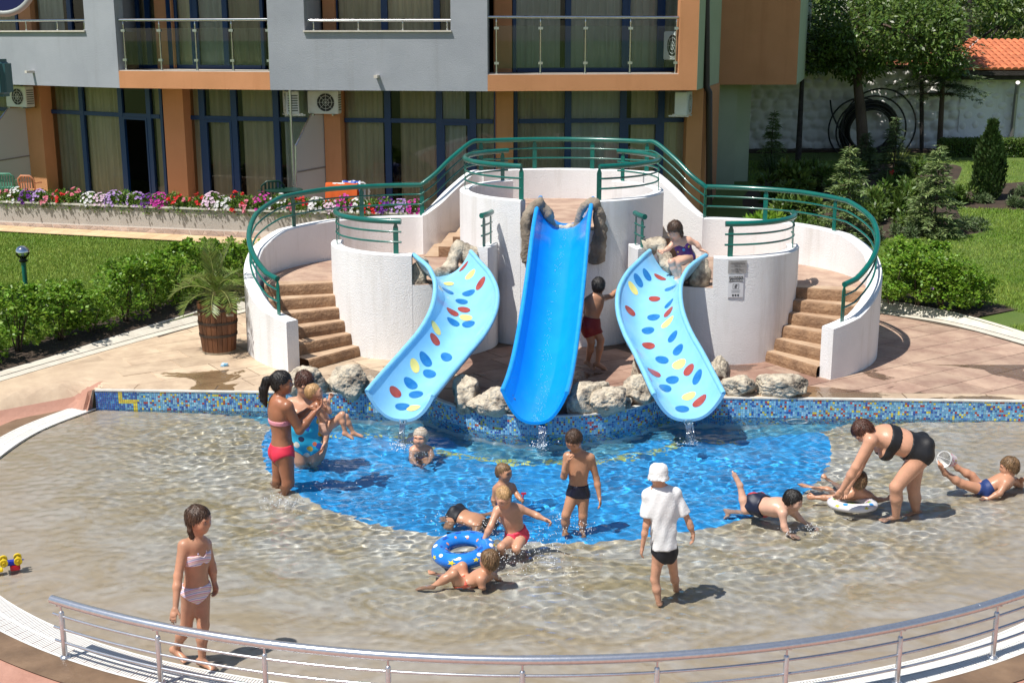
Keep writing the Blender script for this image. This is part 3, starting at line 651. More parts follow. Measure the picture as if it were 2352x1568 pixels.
for sg in (-1, 1):
    c = DL if sg < 0 else DR_
    f = (lambda a: a) if sg < 0 else (lambda a: 180 - a)
    ring_slab(c, RD - 0.02, 2.32, f(190), f(80), LAND - 0.01, DZ - 0.04, 'landing', M_PINK)
    # entrance flight: six risers turning round the drum
    a0, da, rise = 235.5, -7.6, (LAND - DZ) / 6
    for k in range(6):
        top = DZ + rise * (k + 1); aa = a0 + da * k
        a_end = 189 if k == 5 else aa + da - 1.0
        mb = MB(); n = 5; lo = []; hi = []
        ri, ro = RD - 0.03, 2.31
        P = [pol(c, ri, f(aa + 0.0)), pol(c, ro, f(aa + 0.0))]; Q = [pol(c, ri, f(a_end)), pol(c, ro, f(a_end))]
        rn = random.Random(k + (9 if sg > 0 else 0))
        seg = 9; front = [(lerp(P[0][0], P[1][0], i / seg), lerp(P[0][1], P[1][1], i / seg)) for i in range(seg + 1)]
        V = []; 
        for i, (u, v) in enumerate(front):
            dq = Vector((Q[0][0] - P[0][0], Q[0][1] - P[0][1])).normalized()
            for zz, push in ((DZ - 0.04, 0.012), (top - rise * 0.55, 0.012 + 0.012 * rn.random()), (top - 0.02, 0.004 * rn.random()), (top, -0.016)):
                V.append(S(u - dq.x * push, v - dq.y * push, zz))
        F = [(i * 4 + j, (i + 1) * 4 + j, (i + 1) * 4 + j + 1, i * 4 + j + 1) for i in range(seg) for j in range(3)]
        nb = len(V); V += [S(*Q[0], top), S(*Q[1], top)]
        T = [tuple([i * 4 + 3 for i in range(seg + 1)] + [nb + 1, nb])]
        if sg > 0: F = [q[::-1] for q in F]; T = [q[::-1] for q in T]
        mb.add(V, F); mb.f += T; mb.m += [1] * len(T)
        mb.build('step', [M_STEP, M_TREAD], tower)
    # upper flight: five risers from the landing up behind the drum
    r2 = (PLAT - LAND) / 5
    for k in range(5):
        top = LAND + r2 * (k + 1); u0 = -2.22 + 0.235 * k; u1 = -1.0 if k < 4 else -0.9
        v0, v1 = 3.2, 5.2
        sgx = -sg
        mb = MB(); mb.box(min(u0 * sgx, u1 * sgx), max(u0 * sgx, u1 * sgx), v0 - 0.0015 * k, v1, LAND - 0.03, top, 0, lambda a, b, z: S(a, b, z)); mb.m[1] = 1
        # cut the back corner so that the step stays inside the flank wall
        mb2 = MB(); vb0 = 4.45 + max(0, (0.235 * k)) * 0.85; poly = [(u0, v0 - 0.002 * k), (u1, v0 - 0.002 * k), (u1, 5.3), (u0 + 0.75, 5.3), (u0 + 0.02, vb0)]
        poly = [(a * sgx, b) for a, b in poly]
        if area(poly) < 0: poly = poly[::-1]
        mb2.prism(poly, LAND - 0.03 - 0.001 * k, top, 0, lambda a, b, z: S(a, b, z)); mb2.m[1] = 1
        mb2.build('step', [M_STEP, M_TREAD], tower)
ring_slab(DC, 1.2, 2.34, 128, 52, PLAT - 0.004, PLAT - 0.3, 'platform', M_PINK)
# ---- green railings
def rail_tubes(path, h, bars, posts, name_parent, r=0.041, ext=0.0, post_w=0.075):
    """path: list of (u,v,ztop)"""
    top = [S(u, v, z + h) for u, v, z in path]
    MB().tube(top, r, 12).build('handrail', M_TEAL, name_parent, smooth=True, edge=60)
    for b in bars: MB().tube([S(u, v, z + b) for u, v, z in path], 0.015, 8).build('rail_bar', M_TEAL, name_parent, smooth=True, edge=60)
    for i in posts:
        u, v, z = path[i]; a = path[min(i + 1, len(path) - 1)]; b = path[max(i - 1, 0)]; d = Vector((a[0] - b[0], a[1] - b[1])).normalized()
        mb = MB(); W = post_w; T_ = 0.006
        fr = lambda p, q, zz: S(u + d.x * p - d.y * q, v + d.y * p + d.x * q, zz)
        # flat bar post, pointed at the top
        sh = [(-W / 2, z - 0.01), (W / 2, z - 0.01), (W / 2, z + h - 0.09), (0.012, z + h - 0.02), (-0.012, z + h - 0.02), (-W / 2, z + h - 0.09)]
        n = len(sh); V = [fr(x, -T_, zz) for x, zz in sh] + [fr(x, T_, zz) for x, zz in sh]
        mb.add(V, [tuple(range(n)), tuple(range(2 * n - 1, n - 1, -1))] + [(i2, n + i2, n + (i2 + 1) % n, (i2 + 1) % n) for i2 in range(n)])
        mb.build('rail_post', M_TEAL, name_parent)
G_RAIL = 'green railings of the slide tower'
rl = thing('green_railing', 'long green railing along the outer stair and top edge of the white slide tower', 'railing', S(0, 5.8, 2.58), G_RAIL)
full = OUT_L[2:] + [tuple(p) for p in FL[1:]] + BACKW[1:-1] + [(-p[0], p[1], p[2]) for p in FL[::-1][1:]] + OUT_R[::-1][:-2]
def idx(u, v): return min(range(len(full)), key=lambda i: (full[i][0] - u) ** 2 + (full[i][1] - v) ** 2)
pl = [idx(*pol((-2.32, 2.1), 2.40, a)) for a in (229, 188, 150, 118, 93)] + [idx(-1.45, 5.38), idx(-0.55, 5.8), idx(0.55, 5.8), idx(1.45, 5.38)] + [idx(*pol((2.32, 2.1), 2.40, 180 - a)) for a in (229, 188, 150, 118, 93)]
rail_tubes(full, 0.52, (0.19, 0.36), pl, rl)
def drum_rail(c, r, a0, a1, z, posts, label, h=0.47):
    t = thing('green_railing', label, 'railing', S(*pol(c, r - PT / 2, (a0 + a1) / 2), z), G_RAIL); n = max(6, int(abs(a1 - a0) / 4))
    p = arc(c, r - PT / 2, a0, a1, z, n)
    ip = [min(n, max(0, round((a - a0) / (a1 - a0) * n))) for a in posts]
    rail_tubes(p, h, (0.17, 0.32), ip, t)
drum_rail(DL, RD, 176, 268, ZD, (178, 197, 265), 'green rail on the drum left of the dotted slide beside the palm tub')
drum_rail(DL, RD, 333, 354, ZD, (336, 351), 'short green rail between the left dotted slide and the plain slide')
drum_rail(DR_, RD, 272, 364, ZD, (275, 343, 362), 'green rail on the drum above the two signs')
drum_rail(DR_, RD, 186, 207, ZD, (189, 204), 'short green rail between the plain slide and the girl on the dotted slide')
drum_rail(DC, RC, 127, 248, ZC, (130, 182, 246), 'green rail on the top drum, stairs side nearer the planter', 0.5)
drum_rail(DC, RC, 292, 413, ZC, (294, 358, 410), 'green rail on the top drum, side nearer the white dimpled wall', 0.5)
# ---- slides
def slide(name, label, pts, half, depth, m, rimm, lip=0.035, n=60, wob=0.0, bank=None):
    """pts: world points along the trough bottom; U-shaped trough with rolled rims"""
    P = spline(pts, 10); t_ = thing(name, label, 'water slide', P[-1].copy(), 'water slides'); N = len(P); prof = []
    K = 18
    for k in range(K + 1):
        a = -1 + 2 * k / K; x = a * half; z = depth * (abs(a) ** 2.6); prof.append((x, z))
    V = []; F = []; rows = []
    for i, p in enumerate(P):
        d = (P[min(i + 1, N - 1)] - P[max(i - 1, 0)]); d.z *= 0.5; d.normalize(); x = d.cross(Vector((0, 0, 1))).normalized(); up = x.cross(d).normalized()
        up = (up * 0.7 + Vector((0, 0, 1)) * 0.3).normalized()
        bk = bank(i / (N - 1)) if bank else 0.0
        x2 = (x + up * bk).normalized(); up2 = (up - x * bk).normalized()
        rows.append((p, x2, up2, d))
        for (a, z) in prof: V.append(p + x2 * a + up2 * z)
        for (a, z) in prof[::-1]: V.append(p + x2 * (a * 1.07) + up2 * (z - 0.035))
    W_ = 2 * (K + 1)
    for i in range(N - 1):
        for k in range(W_): k2 = (k + 1) % W_; F.append((i * W_ + k, (i + 1) * W_ + k, (i + 1) * W_ + k2, i * W_ + k2))
    F.append(tuple(range(W_))); F.append(tuple((N - 1) * W_ + k for k in range(W_ - 1, -1, -1)))
    me = MB(); me.add(V, F); me.build('trough', m, t_, smooth=True, edge=50)
    for s_ in (-1, 1):
        MB().tube([p + x * (s_ * half * 1.035) + up * (depth - 0.012) for p, x, up, d in rows], [lip * (1.0 if i < N - 1 else 0.8) for i in range(N)], 10).build('rolled_rim', rimm, t_, smooth=True, edge=60)
    return t_, rows
M_SLB = mat('light_blue_fibreglass', (0.23, 0.56, 0.87), 0.24, (0.28, 0.61, 0.88), 3.0, coat=0.4)
M_SLR = mat('light_blue_rim', (0.19, 0.52, 0.80), 0.35, (0.24, 0.58, 0.82), 12, bump=0.2, bscale=60)
M_SLC = mat('blue_fibreglass', (0.002, 0.27, 0.80), 0.20, (0.004, 0.31, 0.85), 3, coat=0.4)
M_SLCR = mat('blue_rim', (0.01, 0.29, 0.76), 0.3, (0.02, 0.34, 0.80), 10)
c_pts = [S(0.10, 2.15, 2.12), S(0.07, 1.75, 2.06), S(0.03, 1.25, 1.80), S(-0.02, 0.55, 1.28), S(-0.08, -0.2, 0.80), S(-0.14, -0.9, 0.46), S(-0.19, -1.5, 0.305), S(-0.235, -2.05, 0.255)]
slide('water_slide', 'plain bright blue water slide in the middle of the tower', c_pts, 0.385, 0.40, M_SLC, M_SLCR)
l_pts = [aty(1016, 632, 18.30), aty(1028, 646, 18.05), aty(1052, 676, 17.72), aty(1066, 716, 17.36), aty(1061, 764, 16.95), aty(1037, 814, 16.52), aty(995, 868, 16.05), aty(952, 920, 15.58), aty(920, 962, 15.10)]
sl_l, rows_l = slide('water_slide', 'light blue dotted water slide nearer the palm tub', l_pts, 0.42, 0.34, M_SLB, M_SLR, bank=lambda t: 0.10 * math.sin(math.pi * t))
r_pts = [aty(1556, 632, 18.22), aty(1540, 646, 17.98), aty(1513, 676, 17.66), aty(1496, 716, 17.32), aty(1496, 764, 16.92), aty(1511, 814, 16.50), aty(1538, 868, 16.03), aty(1562, 920, 15.56), aty(1580, 962, 15.08)]
sl_r, rows_r = slide('water_slide', 'light blue dotted water slide with a girl at its top', r_pts, 0.42, 0.34, M_SLB, M_SLR, bank=lambda t: -0.10 * math.sin(math.pi * t))
M_DOT = [mat('dot_red', (0.33, 0.05, 0.04), 0.3, (0.42, 0.09, 0.07), 9), mat('dot_yellow', (0.84, 0.74, 0.24), 0.3, (0.78, 0.66, 0.20), 9), mat('dot_blue', (0.012, 0.15, 0.44), 0.3, (0.03, 0.21, 0.50), 9)]
def to_px(p):
    dz = p.z - CAM_H; d = p.y * _c - dz * _s; v = p.y * _s + dz * _c; return 1176 + FPX * p.x / d, 784 - FPX * v / d
def dots(t_, rows, spec, half, depth):
    """spec: (colour, where the dot shows in the measured picture); each dot is wrapped onto the trough"""
    N = len(rows); L = sum((rows[j + 1][0] - rows[j][0]).length for j in range(N - 1)) / (N - 1)
    def at(k, q):
        q = min(0.95, max(-0.95, q)); k = min(N - 1.001, max(0, k)); j = int(k); f = k - j
        pp = rows[j][0].lerp(rows[j + 1][0], f); xx = rows[j][1].lerp(rows[j + 1][1], f); uu = rows[j][2].lerp(rows[j + 1][2], f)
        return pp + xx * (q * half) + uu * (depth * abs(q) ** 2.6 + 0.006)
    G = [(k * 0.5, q / 20, to_px(at(k * 0.5, q / 20))) for k in range(2 * N - 1) for q in range(-17, 18)]; rn = random.Random(2)
    for ci, px, py in spec:
        k0, q0, _ = min(G, key=lambda g: (g[2][0] - px) ** 2 + (g[2][1] - py) ** 2); n = 18; an0 = rn.uniform(-.5, .5); V = [at(k0, q0)]
        for rr in (0.5, 1.0):
            for k in range(n):
                an = 2 * math.pi * k / n; ex, ey = 0.068 * rr * math.cos(an), 0.090 * rr * math.sin(an); ds, da = ex * math.cos(an0) - ey * math.sin(an0), ex * math.sin(an0) + ey * math.cos(an0)
                V.append(at(k0 + ds / L, q0 + da / half * (1.0 if abs(q0) < 0.6 else 0.75)))
        F = [(0, 1 + k, 1 + (k + 1) % n) for k in range(n)] + [(1 + k, 1 + n + k, 1 + n + (k + 1) % n, 1 + (k + 1) % n) for k in range(n)]
        MB().add(V, F).build('dot', M_DOT[ci], t_, smooth=True)
R0, Y1, B2 = 0, 1, 2
dots(sl_l, rows_l, [(R0, 1065, 613), (Y1, 1079, 632), (Y1, 1030, 652), (R0, 1101, 653), (B2, 1029, 669), (B2, 1076, 673), (B2, 1059, 693), (R0, 1039, 717), (R0, 1066, 710), (Y1, 1070, 729), (B2, 1042, 740), (B2, 1075, 745), (Y1, 1002, 755), (R0, 999, 779), (B2, 978, 827), (B2, 1026, 821), (Y1, 952, 841), (B2, 985, 858), (B2, 943, 879), (R0, 908, 899), (B2, 955, 906), (B2, 924, 935), (Y1, 950, 937)], 0.42, 0.34)
dots(sl_r, rows_r, [(B2, 1484, 631), (B2, 1467, 647), (R0, 1516, 638), (B2, 1540, 661), (Y1, 1454, 662), (R0, 1503, 687), (B2, 1537, 698), (R0, 1449, 715), (B2, 1500, 728), (R0, 1534, 718), (Y1, 1532, 741), (B2, 1489, 759), (B2, 1544, 775), (R0, 1489, 794), (B2, 1558, 802), (B2, 1519, 825), (Y1, 1560, 835), (R0, 1581, 849), (R0, 1503, 856), (B2, 1545, 871), (B2, 1602, 865), (B2, 1527, 892), (Y1, 1582, 909), (R0, 1607, 923), (B2, 1566, 940)], 0.42, 0.34)
# ---- rocks
def rock_mesh(name, rx, ry, rz, seed, m, sub=5, amp=0.22, fr=1.7):
    bm = bmesh.new(); bmesh.ops.create_icosphere(bm, subdivisions=sub, radius=1.0)
    off = Vector((seed * 13.1, seed * 7.7, seed * 3.3)); rnk = random.Random(seed); PL_ = []
    for k in range(15):
        nv = Vector((rnk.gauss(0, 1), rnk.gauss(0, 1), rnk.gauss(0, 1))).normalized(); PL_.append((nv, rnk.uniform(0.62, 0.98)))
    for v in bm.verts:
        p = v.co.normalized(); q = p * fr + off; d = 1.05
        for nv, h_ in PL_:
            c_ = p.dot(nv)
            if c_ > 1e-3: d = min(d, h_ / c_)
        d += amp * 0.25 * noise.noise(q) + amp * 0.24 * noise.noise(q * 3.1) + amp * 0.16 * noise.noise(q * 7) + amp * 0.10 * noise.noise(q * 15)
        c_ = abs(noise.noise(q * 1.1 + Vector((5, 5, 5)))); d -= 0.14 * max(0, 1 - c_ / 0.05)
        v.co = Vector((p.x * rx * d, p.y * ry * d, p.z * rz * d)) * 1.12
    me = bpy.data.meshes.new(name); bm.to_mesh(me); bm.free(); me.materials.append(m)
    me.polygons.foreach_set('use_smooth', [True] * len(me.polygons)); return me
M_ROCK = mat('pale_limestone', (0.60, 0.52, 0.40), 0.9, (0.15, 0.12, 0.095), 5.5, bump=1.0, bscale=34, detail=14, ramp=(0.44, 0.64))
M_ROCKD = mat('dark_algae_rock', (0.20, 0.16, 0.12), 0.9, (0.36, 0.30, 0.23), 4, bump=1.0, bscale=26, detail=10)
def rock_at(name, px, py, z, rx, ry, rz, seed, label=None, rot=0.0, m=None, parent=None, group=None, cat='boulder', tilt=0.0):
    p = atz(px, py, z); me = rock_mesh(name, rx * 1.22, ry * 1.1, rz * 0.92, seed, m or M_ROCK); o = link(name, me, parent)
    if parent is None: o.location = p; tag(o, label, cat, group)
    else: o.location = p
    o.rotation_euler = (tilt, 0, rot); return o
GB = 'boulders along the mosaic pool wall'
ZB = 0.30
for a in [
    (708, 882, .20, .16, .22, 1, 'round-topped boulder behind the woman in the turquoise swimsuit'),
    (770, 888, .09, .09, .11, 2, 'small knobbly stone between two boulders near the tub stairs'),
    (805, 880, .20, .15, .24, 3, 'tall two-humped pale boulder beside the lower end of the left dotted slide'),
    (840, 888, .12, .11, .13, 4, 'low pale stone touching the left dotted slide'),
    (1074, 908, .15, .18, .27, 5, 'upright pale boulder right beside the left dotted slide end'),
    (1098, 932, .12, .11, .12, 6, 'ochre-stained stone at the foot of the upright boulder'),
    (1140, 928, .22, .15, .19, 7, 'cracked wide boulder just left of the plain slide'),
    (1170, 938, .10, .09, .09, 8, 'small brown stone under the plain slide edge'),
    (1352, 915, .27, .20, .27, 9, 'big fissured boulder just right of the plain slide'),
    (1400, 925, .22, .16, .19, 10, 'sloping boulder leaning against the big fissured one'),
    (1438, 928, .07, .07, .07, 11, 'little orange stone on the rim right of the plain slide'),
    (1468, 905, .19, .17, .22, 12, 'rounded boulder just left of the girl slide end'),
    (1475, 850, .13, .13, .26, 13, 'narrow standing stone behind the girl slide'),
    (1655, 862, .11, .12, .26, 14, 'pointed dark stone just right of the girl slide end'),
    (1702, 890, .20, .16, .17, 15, 'dark sided low boulder under the posters drum'),
    (1790, 892, .29, .17, .18, 16, 'long cream boulder at the far end of the row'),
]:
    x, y, rx, ry, rz, sd, lb = a; rock_at('boulder', x, y - 4, ZB + rz * 0.45, rx, ry, rz, sd, lb, rot=sd * 0.7 % 0.9 - 0.45, group=GB)
# collars of artificial rock round the slide heads (parts of the tower)
def collar(name, pts, rad, seed, m):
    """lumpy thick band along pts"""
    P = spline(pts, 8); mb = MB(); rr = []
    for i, p in enumerate(P): rr.append(rad(i / (len(P) - 1)) if callable(rad) else rad)
    mb.tube(P, rr, 14); me = mb.mesh(name, m, True)
    off = Vector((seed * 3.1, seed * 5.7, 0))
    for v in me.vertices:
        q = v.co * 4.0 + off; k = 0.055 * noise.noise(q) + 0.03 * noise.noise(q * 2.6) + 0.012 * noise.noise(q * 7)
        v.co = v.co + Vector((noise.noise(q + Vector((9, 0, 0))), noise.noise(q + Vector((0, 9, 0))), noise.noise(q + Vector((0, 0, 9))))) * 0.035 + (v.co - P[min(len(P) - 1, v.index // 14)]).normalized() * k
    o = link(name, me, tower); return o
YC = S(0, 1.86).y
collar('rock_collar', [aty(1222, 600, YC - .05), aty(1212, 540, YC - .08), aty(1218, 490, YC - .10), aty(1240, 466, YC - .10), aty(1258, 490, YC - .06), aty(1266, 512, YC)], lambda t: 0.115 - 0.05 * t, 1, M_ROCKD)
collar('rock_collar', [aty(1258, 500, YC), aty(1275, 522, YC + .02), aty(1300, 528, YC + .02), aty(1324, 518, YC)], 0.055, 2, M_ROCK)
collar('rock_collar', [aty(1322, 524, YC), aty(1334, 490, YC - .05), aty(1352, 464, YC - .09), aty(1372, 480, YC - .08), aty(1378, 520, YC - .06), aty(1376, 560, YC - .06), aty(1372, 600, YC - .02)], lambda t: 0.05 + 0.07 * t, 3, M_ROCKD)
YL = S(-1.7, 1.0).y
collar('rock_collar', [aty(962, 720, YL + .1), aty(962, 660, YL + .02), aty(965, 615, YL), aty(978, 600, YL + .05)], lambda t: 0.16 - 0.06 * t, 4, M_ROCK)
collar('rock_collar', [aty(972, 622, YL + .05), aty(1000, 632, YL + .2), aty(1030, 618, YL + .4), aty(1042, 590, YL + .55), aty(1058, 575, YL + .65), aty(1085, 588, YL + .7)], lambda t: 0.055 + 0.10 * t, 5, M_ROCK)
YR = S(1.7, 1.0).y
collar('rock_collar', [aty(1606, 660, YR + .05), aty(1610, 625, YR), aty(1606, 596, YR + .05)], lambda t: 0.17 - 0.06 * t, 6, M_ROCK)
collar('rock_collar', [aty(1598, 628, YR + .1), aty(1560, 634, YR + .25), aty(1535, 605, YR + .45), aty(1515, 562, YR + .6), aty(1488, 572, YR + .65)], lambda t: 0.05 + 0.09 * t, 7, M_ROCK)
# ------------------------------------------------------------------ hotel building
ZS = 3.73
Q = [atz(x, y, ZS) for x, y in ((-330, 183), (275, 202.5), (621, 207.0), (1120, 210.0), (1600, 207.5))]
Q = [(p.x, p.y) for p in Q]
class Seg:
    def __init__(s, P0, P1):
        s.P0, s.P1 = Vector(P0), Vector(P1); s.t = (s.P1 - s.P0).normalized(); s.n = Vector((-s.t.y, s.t.x)); s.L = (s.P1 - s.P0).length
    def W(s, u, d, z): q = s.P0 + s.t * u + s.n * d; return (q.x, q.y, z)
    def at(s, x, y, d=0.0): return onplane(x, y, s.P0, s.P1, d)
    def box(s, mb, u0, u1, d0, d1, z0, z1, mi=0): return mb.box(u0, u1, d0, d1, z0, z1, mi, s.W)
SA, SB, SC, SD = [Seg(Q[i], Q[i + 1]) for i in range(4)]
hotel = thing('hotel_building', 'hotel with grey and orange upper floor, blue window frames and balconies above a planter', 'building', (Q[3][0], Q[3][1], 0.8))
ZT = 7.2
M_GLASS = bpy.data.materials.new('window_glass'); M_GLASS.use_nodes = True
def glass_nodes(m, tint, ior=1.5, rough=0.0, boost=1.0):
    n, l = nodes_of(m); n.remove(n['Principled BSDF']); o = n['Material Output']
    g = n.new('ShaderNodeBsdfGlossy'); g.inputs['Roughness'].default_value = rough; t = n.new('ShaderNodeBsdfTransparent'); t.inputs[0].default_value = (*tint, 1)
    f = n.new('ShaderNodeFresnel'); f.inputs[0].default_value = ior; mx = n.new('ShaderNodeMixShader'); l.new(f.outputs[0], mx.inputs[0]); l.new(t.outputs[0], mx.inputs[1]); l.new(g.outputs[0], mx.inputs[2]); l.new(mx.outputs[0], o.inputs[0])
glass_nodes(M_GLASS, (0.95, 0.96, 0.93), 1.55)
M_RAILGLASS = bpy.data.materials.new('balustrade_glass'); M_RAILGLASS.use_nodes = True; glass_nodes(M_RAILGLASS, (0.86, 0.92, 0.91), 1.45)
M_CURT = mat('beige_curtain', (0.82, 0.72, 0.50), 0.9, (0.62, 0.54, 0.36), 3, trans=0.25, stretch=(1, 1, 0.15))
object_tint(M_CURT, 0.22); M_CURTW = mat('white_net_curtain', (0.80, 0.82, 0.76), 0.9, (0.66, 0.68, 0.62), 3, trans=0.3, stretch=(1, 1, 0.15))
def curtain(sg, u0, u1, z0, z1, d, parent, m, seed):
    rn = random.Random(seed); g_ = rn.choice((0, 0, 0, 0.12, 0.22)) * (u1 - u0); u0, u1 = (u0 + g_, u1) if rn.random() < .5 else (u0, u1 - g_); n = max(6, int((u1 - u0) / 0.03)); V = []; F = []; ph = rn.random() * 6
    for k in range(n + 1):
        u = lerp(u0, u1, k / n); dd = d + 0.045 * math.sin(u * 30 + ph + 1.5 * math.sin(u * 5 + ph)) + 0.02 * math.sin(u * 71 + ph)
        V += [sg.W(u, dd, z0), sg.W(u, dd, z1)]
    F = [(2 * k, 2 * k + 2, 2 * k + 3, 2 * k + 1) for k in range(n)]
    return MB().add(V, F).build('curtain', m, parent, smooth=True)
def glazing(sg, d, us, z0, z1, ztr=None, doors=(), open_=(), seed=0, gaps=(), cm=None, mw=0.15):
    """one window bay: frame mesh > panes, curtains.  us = mullion positions"""
    fr = MB(); W_ = mw
    for i, u in enumerate(us):
        w_ = W_ / 2 if i not in (0, len(us) - 1) else W_ * 0.3
        sg.box(fr, u - w_, u + w_, d - 0.05, d + 0.03, z0, z1)
    if ztr:
        for a, b in zip(us, us[1:]): sg.box(fr, a + W_ / 2, b - W_ / 2, d - 0.042, d + 0.022, ztr - 0.05, ztr + 0.05)
    for a, b in zip(us, us[1:]): sg.box(fr, a + W_ / 2, b - W_ / 2, d - 0.044, d + 0.024, z0, z0 + 0.09)
    for i in doors:
        a, b = us[i] + W_ / 2, us[i + 1] - W_ / 2; zt = (ztr - 0.05 if ztr else z1); 
        for (p, q) in ((a, a + 0.05), (b - 0.05, b)): sg.box(fr, p, q, d - 0.062, d + 0.012, z0 + 0.09, zt)
        sg.box(fr, a + 0.05, b - 0.05, d - 0.062, d + 0.012, zt - 0.05, zt)
    w_ = fr.build('window', M_FRAME, hotel)
    for i, (a, b) in enumerate(zip(us, us[1:])):
        for (p, q, lo) in (((z0 + 0.09, ztr - 0.05, True), (ztr + 0.05, z1, False)) if ztr else ((z0 + 0.09, z1, True),)):
            if i in open_ and lo: continue
            mb = MB(); mb.add([sg.W(a + W_ / 2, d, p), sg.W(b - W_ / 2, d, p), sg.W(b - W_ / 2, d, q), sg.W(a + W_ / 2, d, q)], [(0, 1, 2, 3)]); mb.build('pane', M_GLASS, w_)
        if i not in open_ and i not in gaps:
            curtain(sg, a + 0.02, b - 0.02, z0 + 0.02, z1, d + 0.11, w_, cm or (M_CURT if (seed + i) % 5 else M_CURTW), seed * 31 + i)
    return w_
def bays():
    ZG = 0.85
    D0 = 1.55                                                  # ground-floor glazing line behind the fascia
    for sg, pil, wins in (
        (SA, [(62, 98)], []),
        (SB, [(378, 424)], []),
    ): pass
    def up(sg, xs, y, d): return [sg.at(x, y, d)[0] for x in xs]
    ztr = SC.at(890, 277, D0)[1]
    # (segment, mullion sight lines at y=300, doors, open, pillars)
    glazing(SA, D0, up(SA, (-190, -95, -20, 62), 300, D0), ZG, ZS, ztr, seed=9)
    glazing(SA, D0, up(SA, (104, 194, 283, 347, 376), 300, D0)[:4] + [up(SA, (376,), 300, D0)[0]], ZG, ZS, ztr, doors=(2,), open_=(2,), seed=1)
    glazing(SB, D0, up(SB, (428, 468, 541, 637, 735), 300, D0), ZG, ZS, ztr, doors=(1,), seed=2)
    glazing(SC, D0, up(SC, (786, 892, 1010, 1087, 1140), 300, D0), ZG, ZS, ztr, doors=(2,), seed=3)
    glazing(SD, D0, up(SD, (1184, 1304, 1430, 1517, 1576), 300, D0), ZG, ZS, ztr, doors=(2,), seed=4)
    for sg, a, b in ((SA, 62, 98), (SB, 378, 424), (SC, 745, 782), (SD, 1141, 1179), (SD, 1580, 1622)):
        mb = MB(); u0, u1 = up(sg, (a, b), 300, D0 - 0.35); sg.box(mb, u0, u1, D0 - 0.35, D0 + 0.25, 0.6, ZS - 0.002); mb.build('pillar', M_ORANGE, hotel)
    # rooms: dark back walls, floor and ceilings
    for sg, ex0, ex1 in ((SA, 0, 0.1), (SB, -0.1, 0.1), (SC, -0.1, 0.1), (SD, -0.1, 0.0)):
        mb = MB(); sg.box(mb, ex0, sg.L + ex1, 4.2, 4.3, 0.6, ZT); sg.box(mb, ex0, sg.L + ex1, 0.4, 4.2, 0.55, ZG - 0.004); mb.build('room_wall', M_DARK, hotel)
        mb = MB(); sg.box(mb, ex0, sg.L + ex1, 0.26, 4.2, ZS, ZS + 0.20); mb.build('floor_slab', mat('slab_soffit', (0.42, 0.38, 0.32), 0.9), hotel)
        mb = MB(); sg.box(mb, ex0, sg.L + ex1, 0.0, 4.2, ZT - 0.3, 18.0); mb.build('unseen_shade_block', M_GREY, hotel)  # unseen solid block overhead, made tall to throw shade on the orange wing
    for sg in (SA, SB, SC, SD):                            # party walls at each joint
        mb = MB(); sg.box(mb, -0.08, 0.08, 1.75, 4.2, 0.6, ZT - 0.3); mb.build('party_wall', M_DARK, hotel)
    # ---- upper storey
    for sg, x0, xr, xo0, xo1, orange, mull in ((SA, -600, 275, -300, 195, (44, 72), (76, 164)), (SC, 621, 1120, 699, 1035, (742, 770), (772, 884, 1004))):
        zs = sg.at((max(xo0, 0) + xo1) / 2, 74, 0)[1]; ua, ub = (sg.at(xo0, 60, 0)[0] if xo0 > -200 else -0.4), sg.at(xo1, 60, 0)[0]
        mb = MB(); sg.box(mb, 0, sg.L, 0.0, 0.25, ZS, zs - 0.0)
        if ua > 0: sg.box(mb, 0, ua, 0.0, 0.25, zs, ZT - 0.3)
        sg.box(mb, ub, sg.L, 0.0, 0.25, zs, ZT - 0.3)
        mb.build('grey_front', M_GREY, hotel)
        if ua > 0: mb = MB(); sg.box(mb, ua - 0.18, ua, 0.26, 1.35, zs, ZT - 0.3); mb.build('side_wall', M_GREY, hotel)
        mb = MB(); sg.box(mb, ub, ub + 0.18, 0.26, 1.35, zs, ZT - 0.3); mb.build('side_wall', M_GREY, hotel)
        mb = MB(); sg.box(mb, max(ua, -0.3) - 0.02, ub + 0.02, -0.055, 0.27, zs + 0.002, zs + 0.035); mb.build('window_sill', M_TRIM, hotel)
        # low rail on the parapet
        rp = MB(); zr = sg.at(xo1 - 60, 47, 0)[1]; rp.tube([sg.W(max(ua, -0.3) + 0.05, 0.1, zr), sg.W(ub, 0.1, zr)], 0.028, 10); 
        rr = rp.build('parapet_rail', M_STEEL, hotel, smooth=True, edge=50)
        nb = 4; xs_ = (720, 823, 925, 1027) if sg is SC else (-65, 60, 132, 194) 
        for x in xs_: 
            u = sg.at(x, 60, 0.1)[0]; pm = MB(); pm.lathe([(0.0, 0), (0.028, 0), (0.028, 0.02), (0.016, 0.03), (0.016, zr - zs - 0.12), (0.02, zr - zs - 0.11), (0.008, zr - zs - 0.06), (0.008, zr - zs - 0.035), (0, zr - zs - 0.035)], 10, at=sg.W(u, 0.1, zs + 0.034)); pm.build('rail_post', M_STEEL, rr, smooth=True, edge=40)
        DU = 1.35
        us = up(sg, mull, 60, DU); us = ([-0.2] if False else []) + us + [sg.L + 0.3 if sg is SA else up(sg, (1060,), 60, DU)[0]]
        glazing(sg, DU, us, ZS + 0.22, ZT - 0.3, None, seed=5 if sg is SA else 6)
        if sg is SA: glazing(sg, DU, up(sg, (-260, -120, 42), 60, DU), ZS + 0.22, ZT - 0.3, None, seed=15)
        u0, u1 = up(sg, orange, 60, DU - 0.15); mb = MB(); sg.box(mb, u0, u1, DU - 0.15, DU + 0.1, ZS + 0.2, ZT - 0.3); mb.build('pillar', M_ORANGE, hotel)
    DU = 1.35
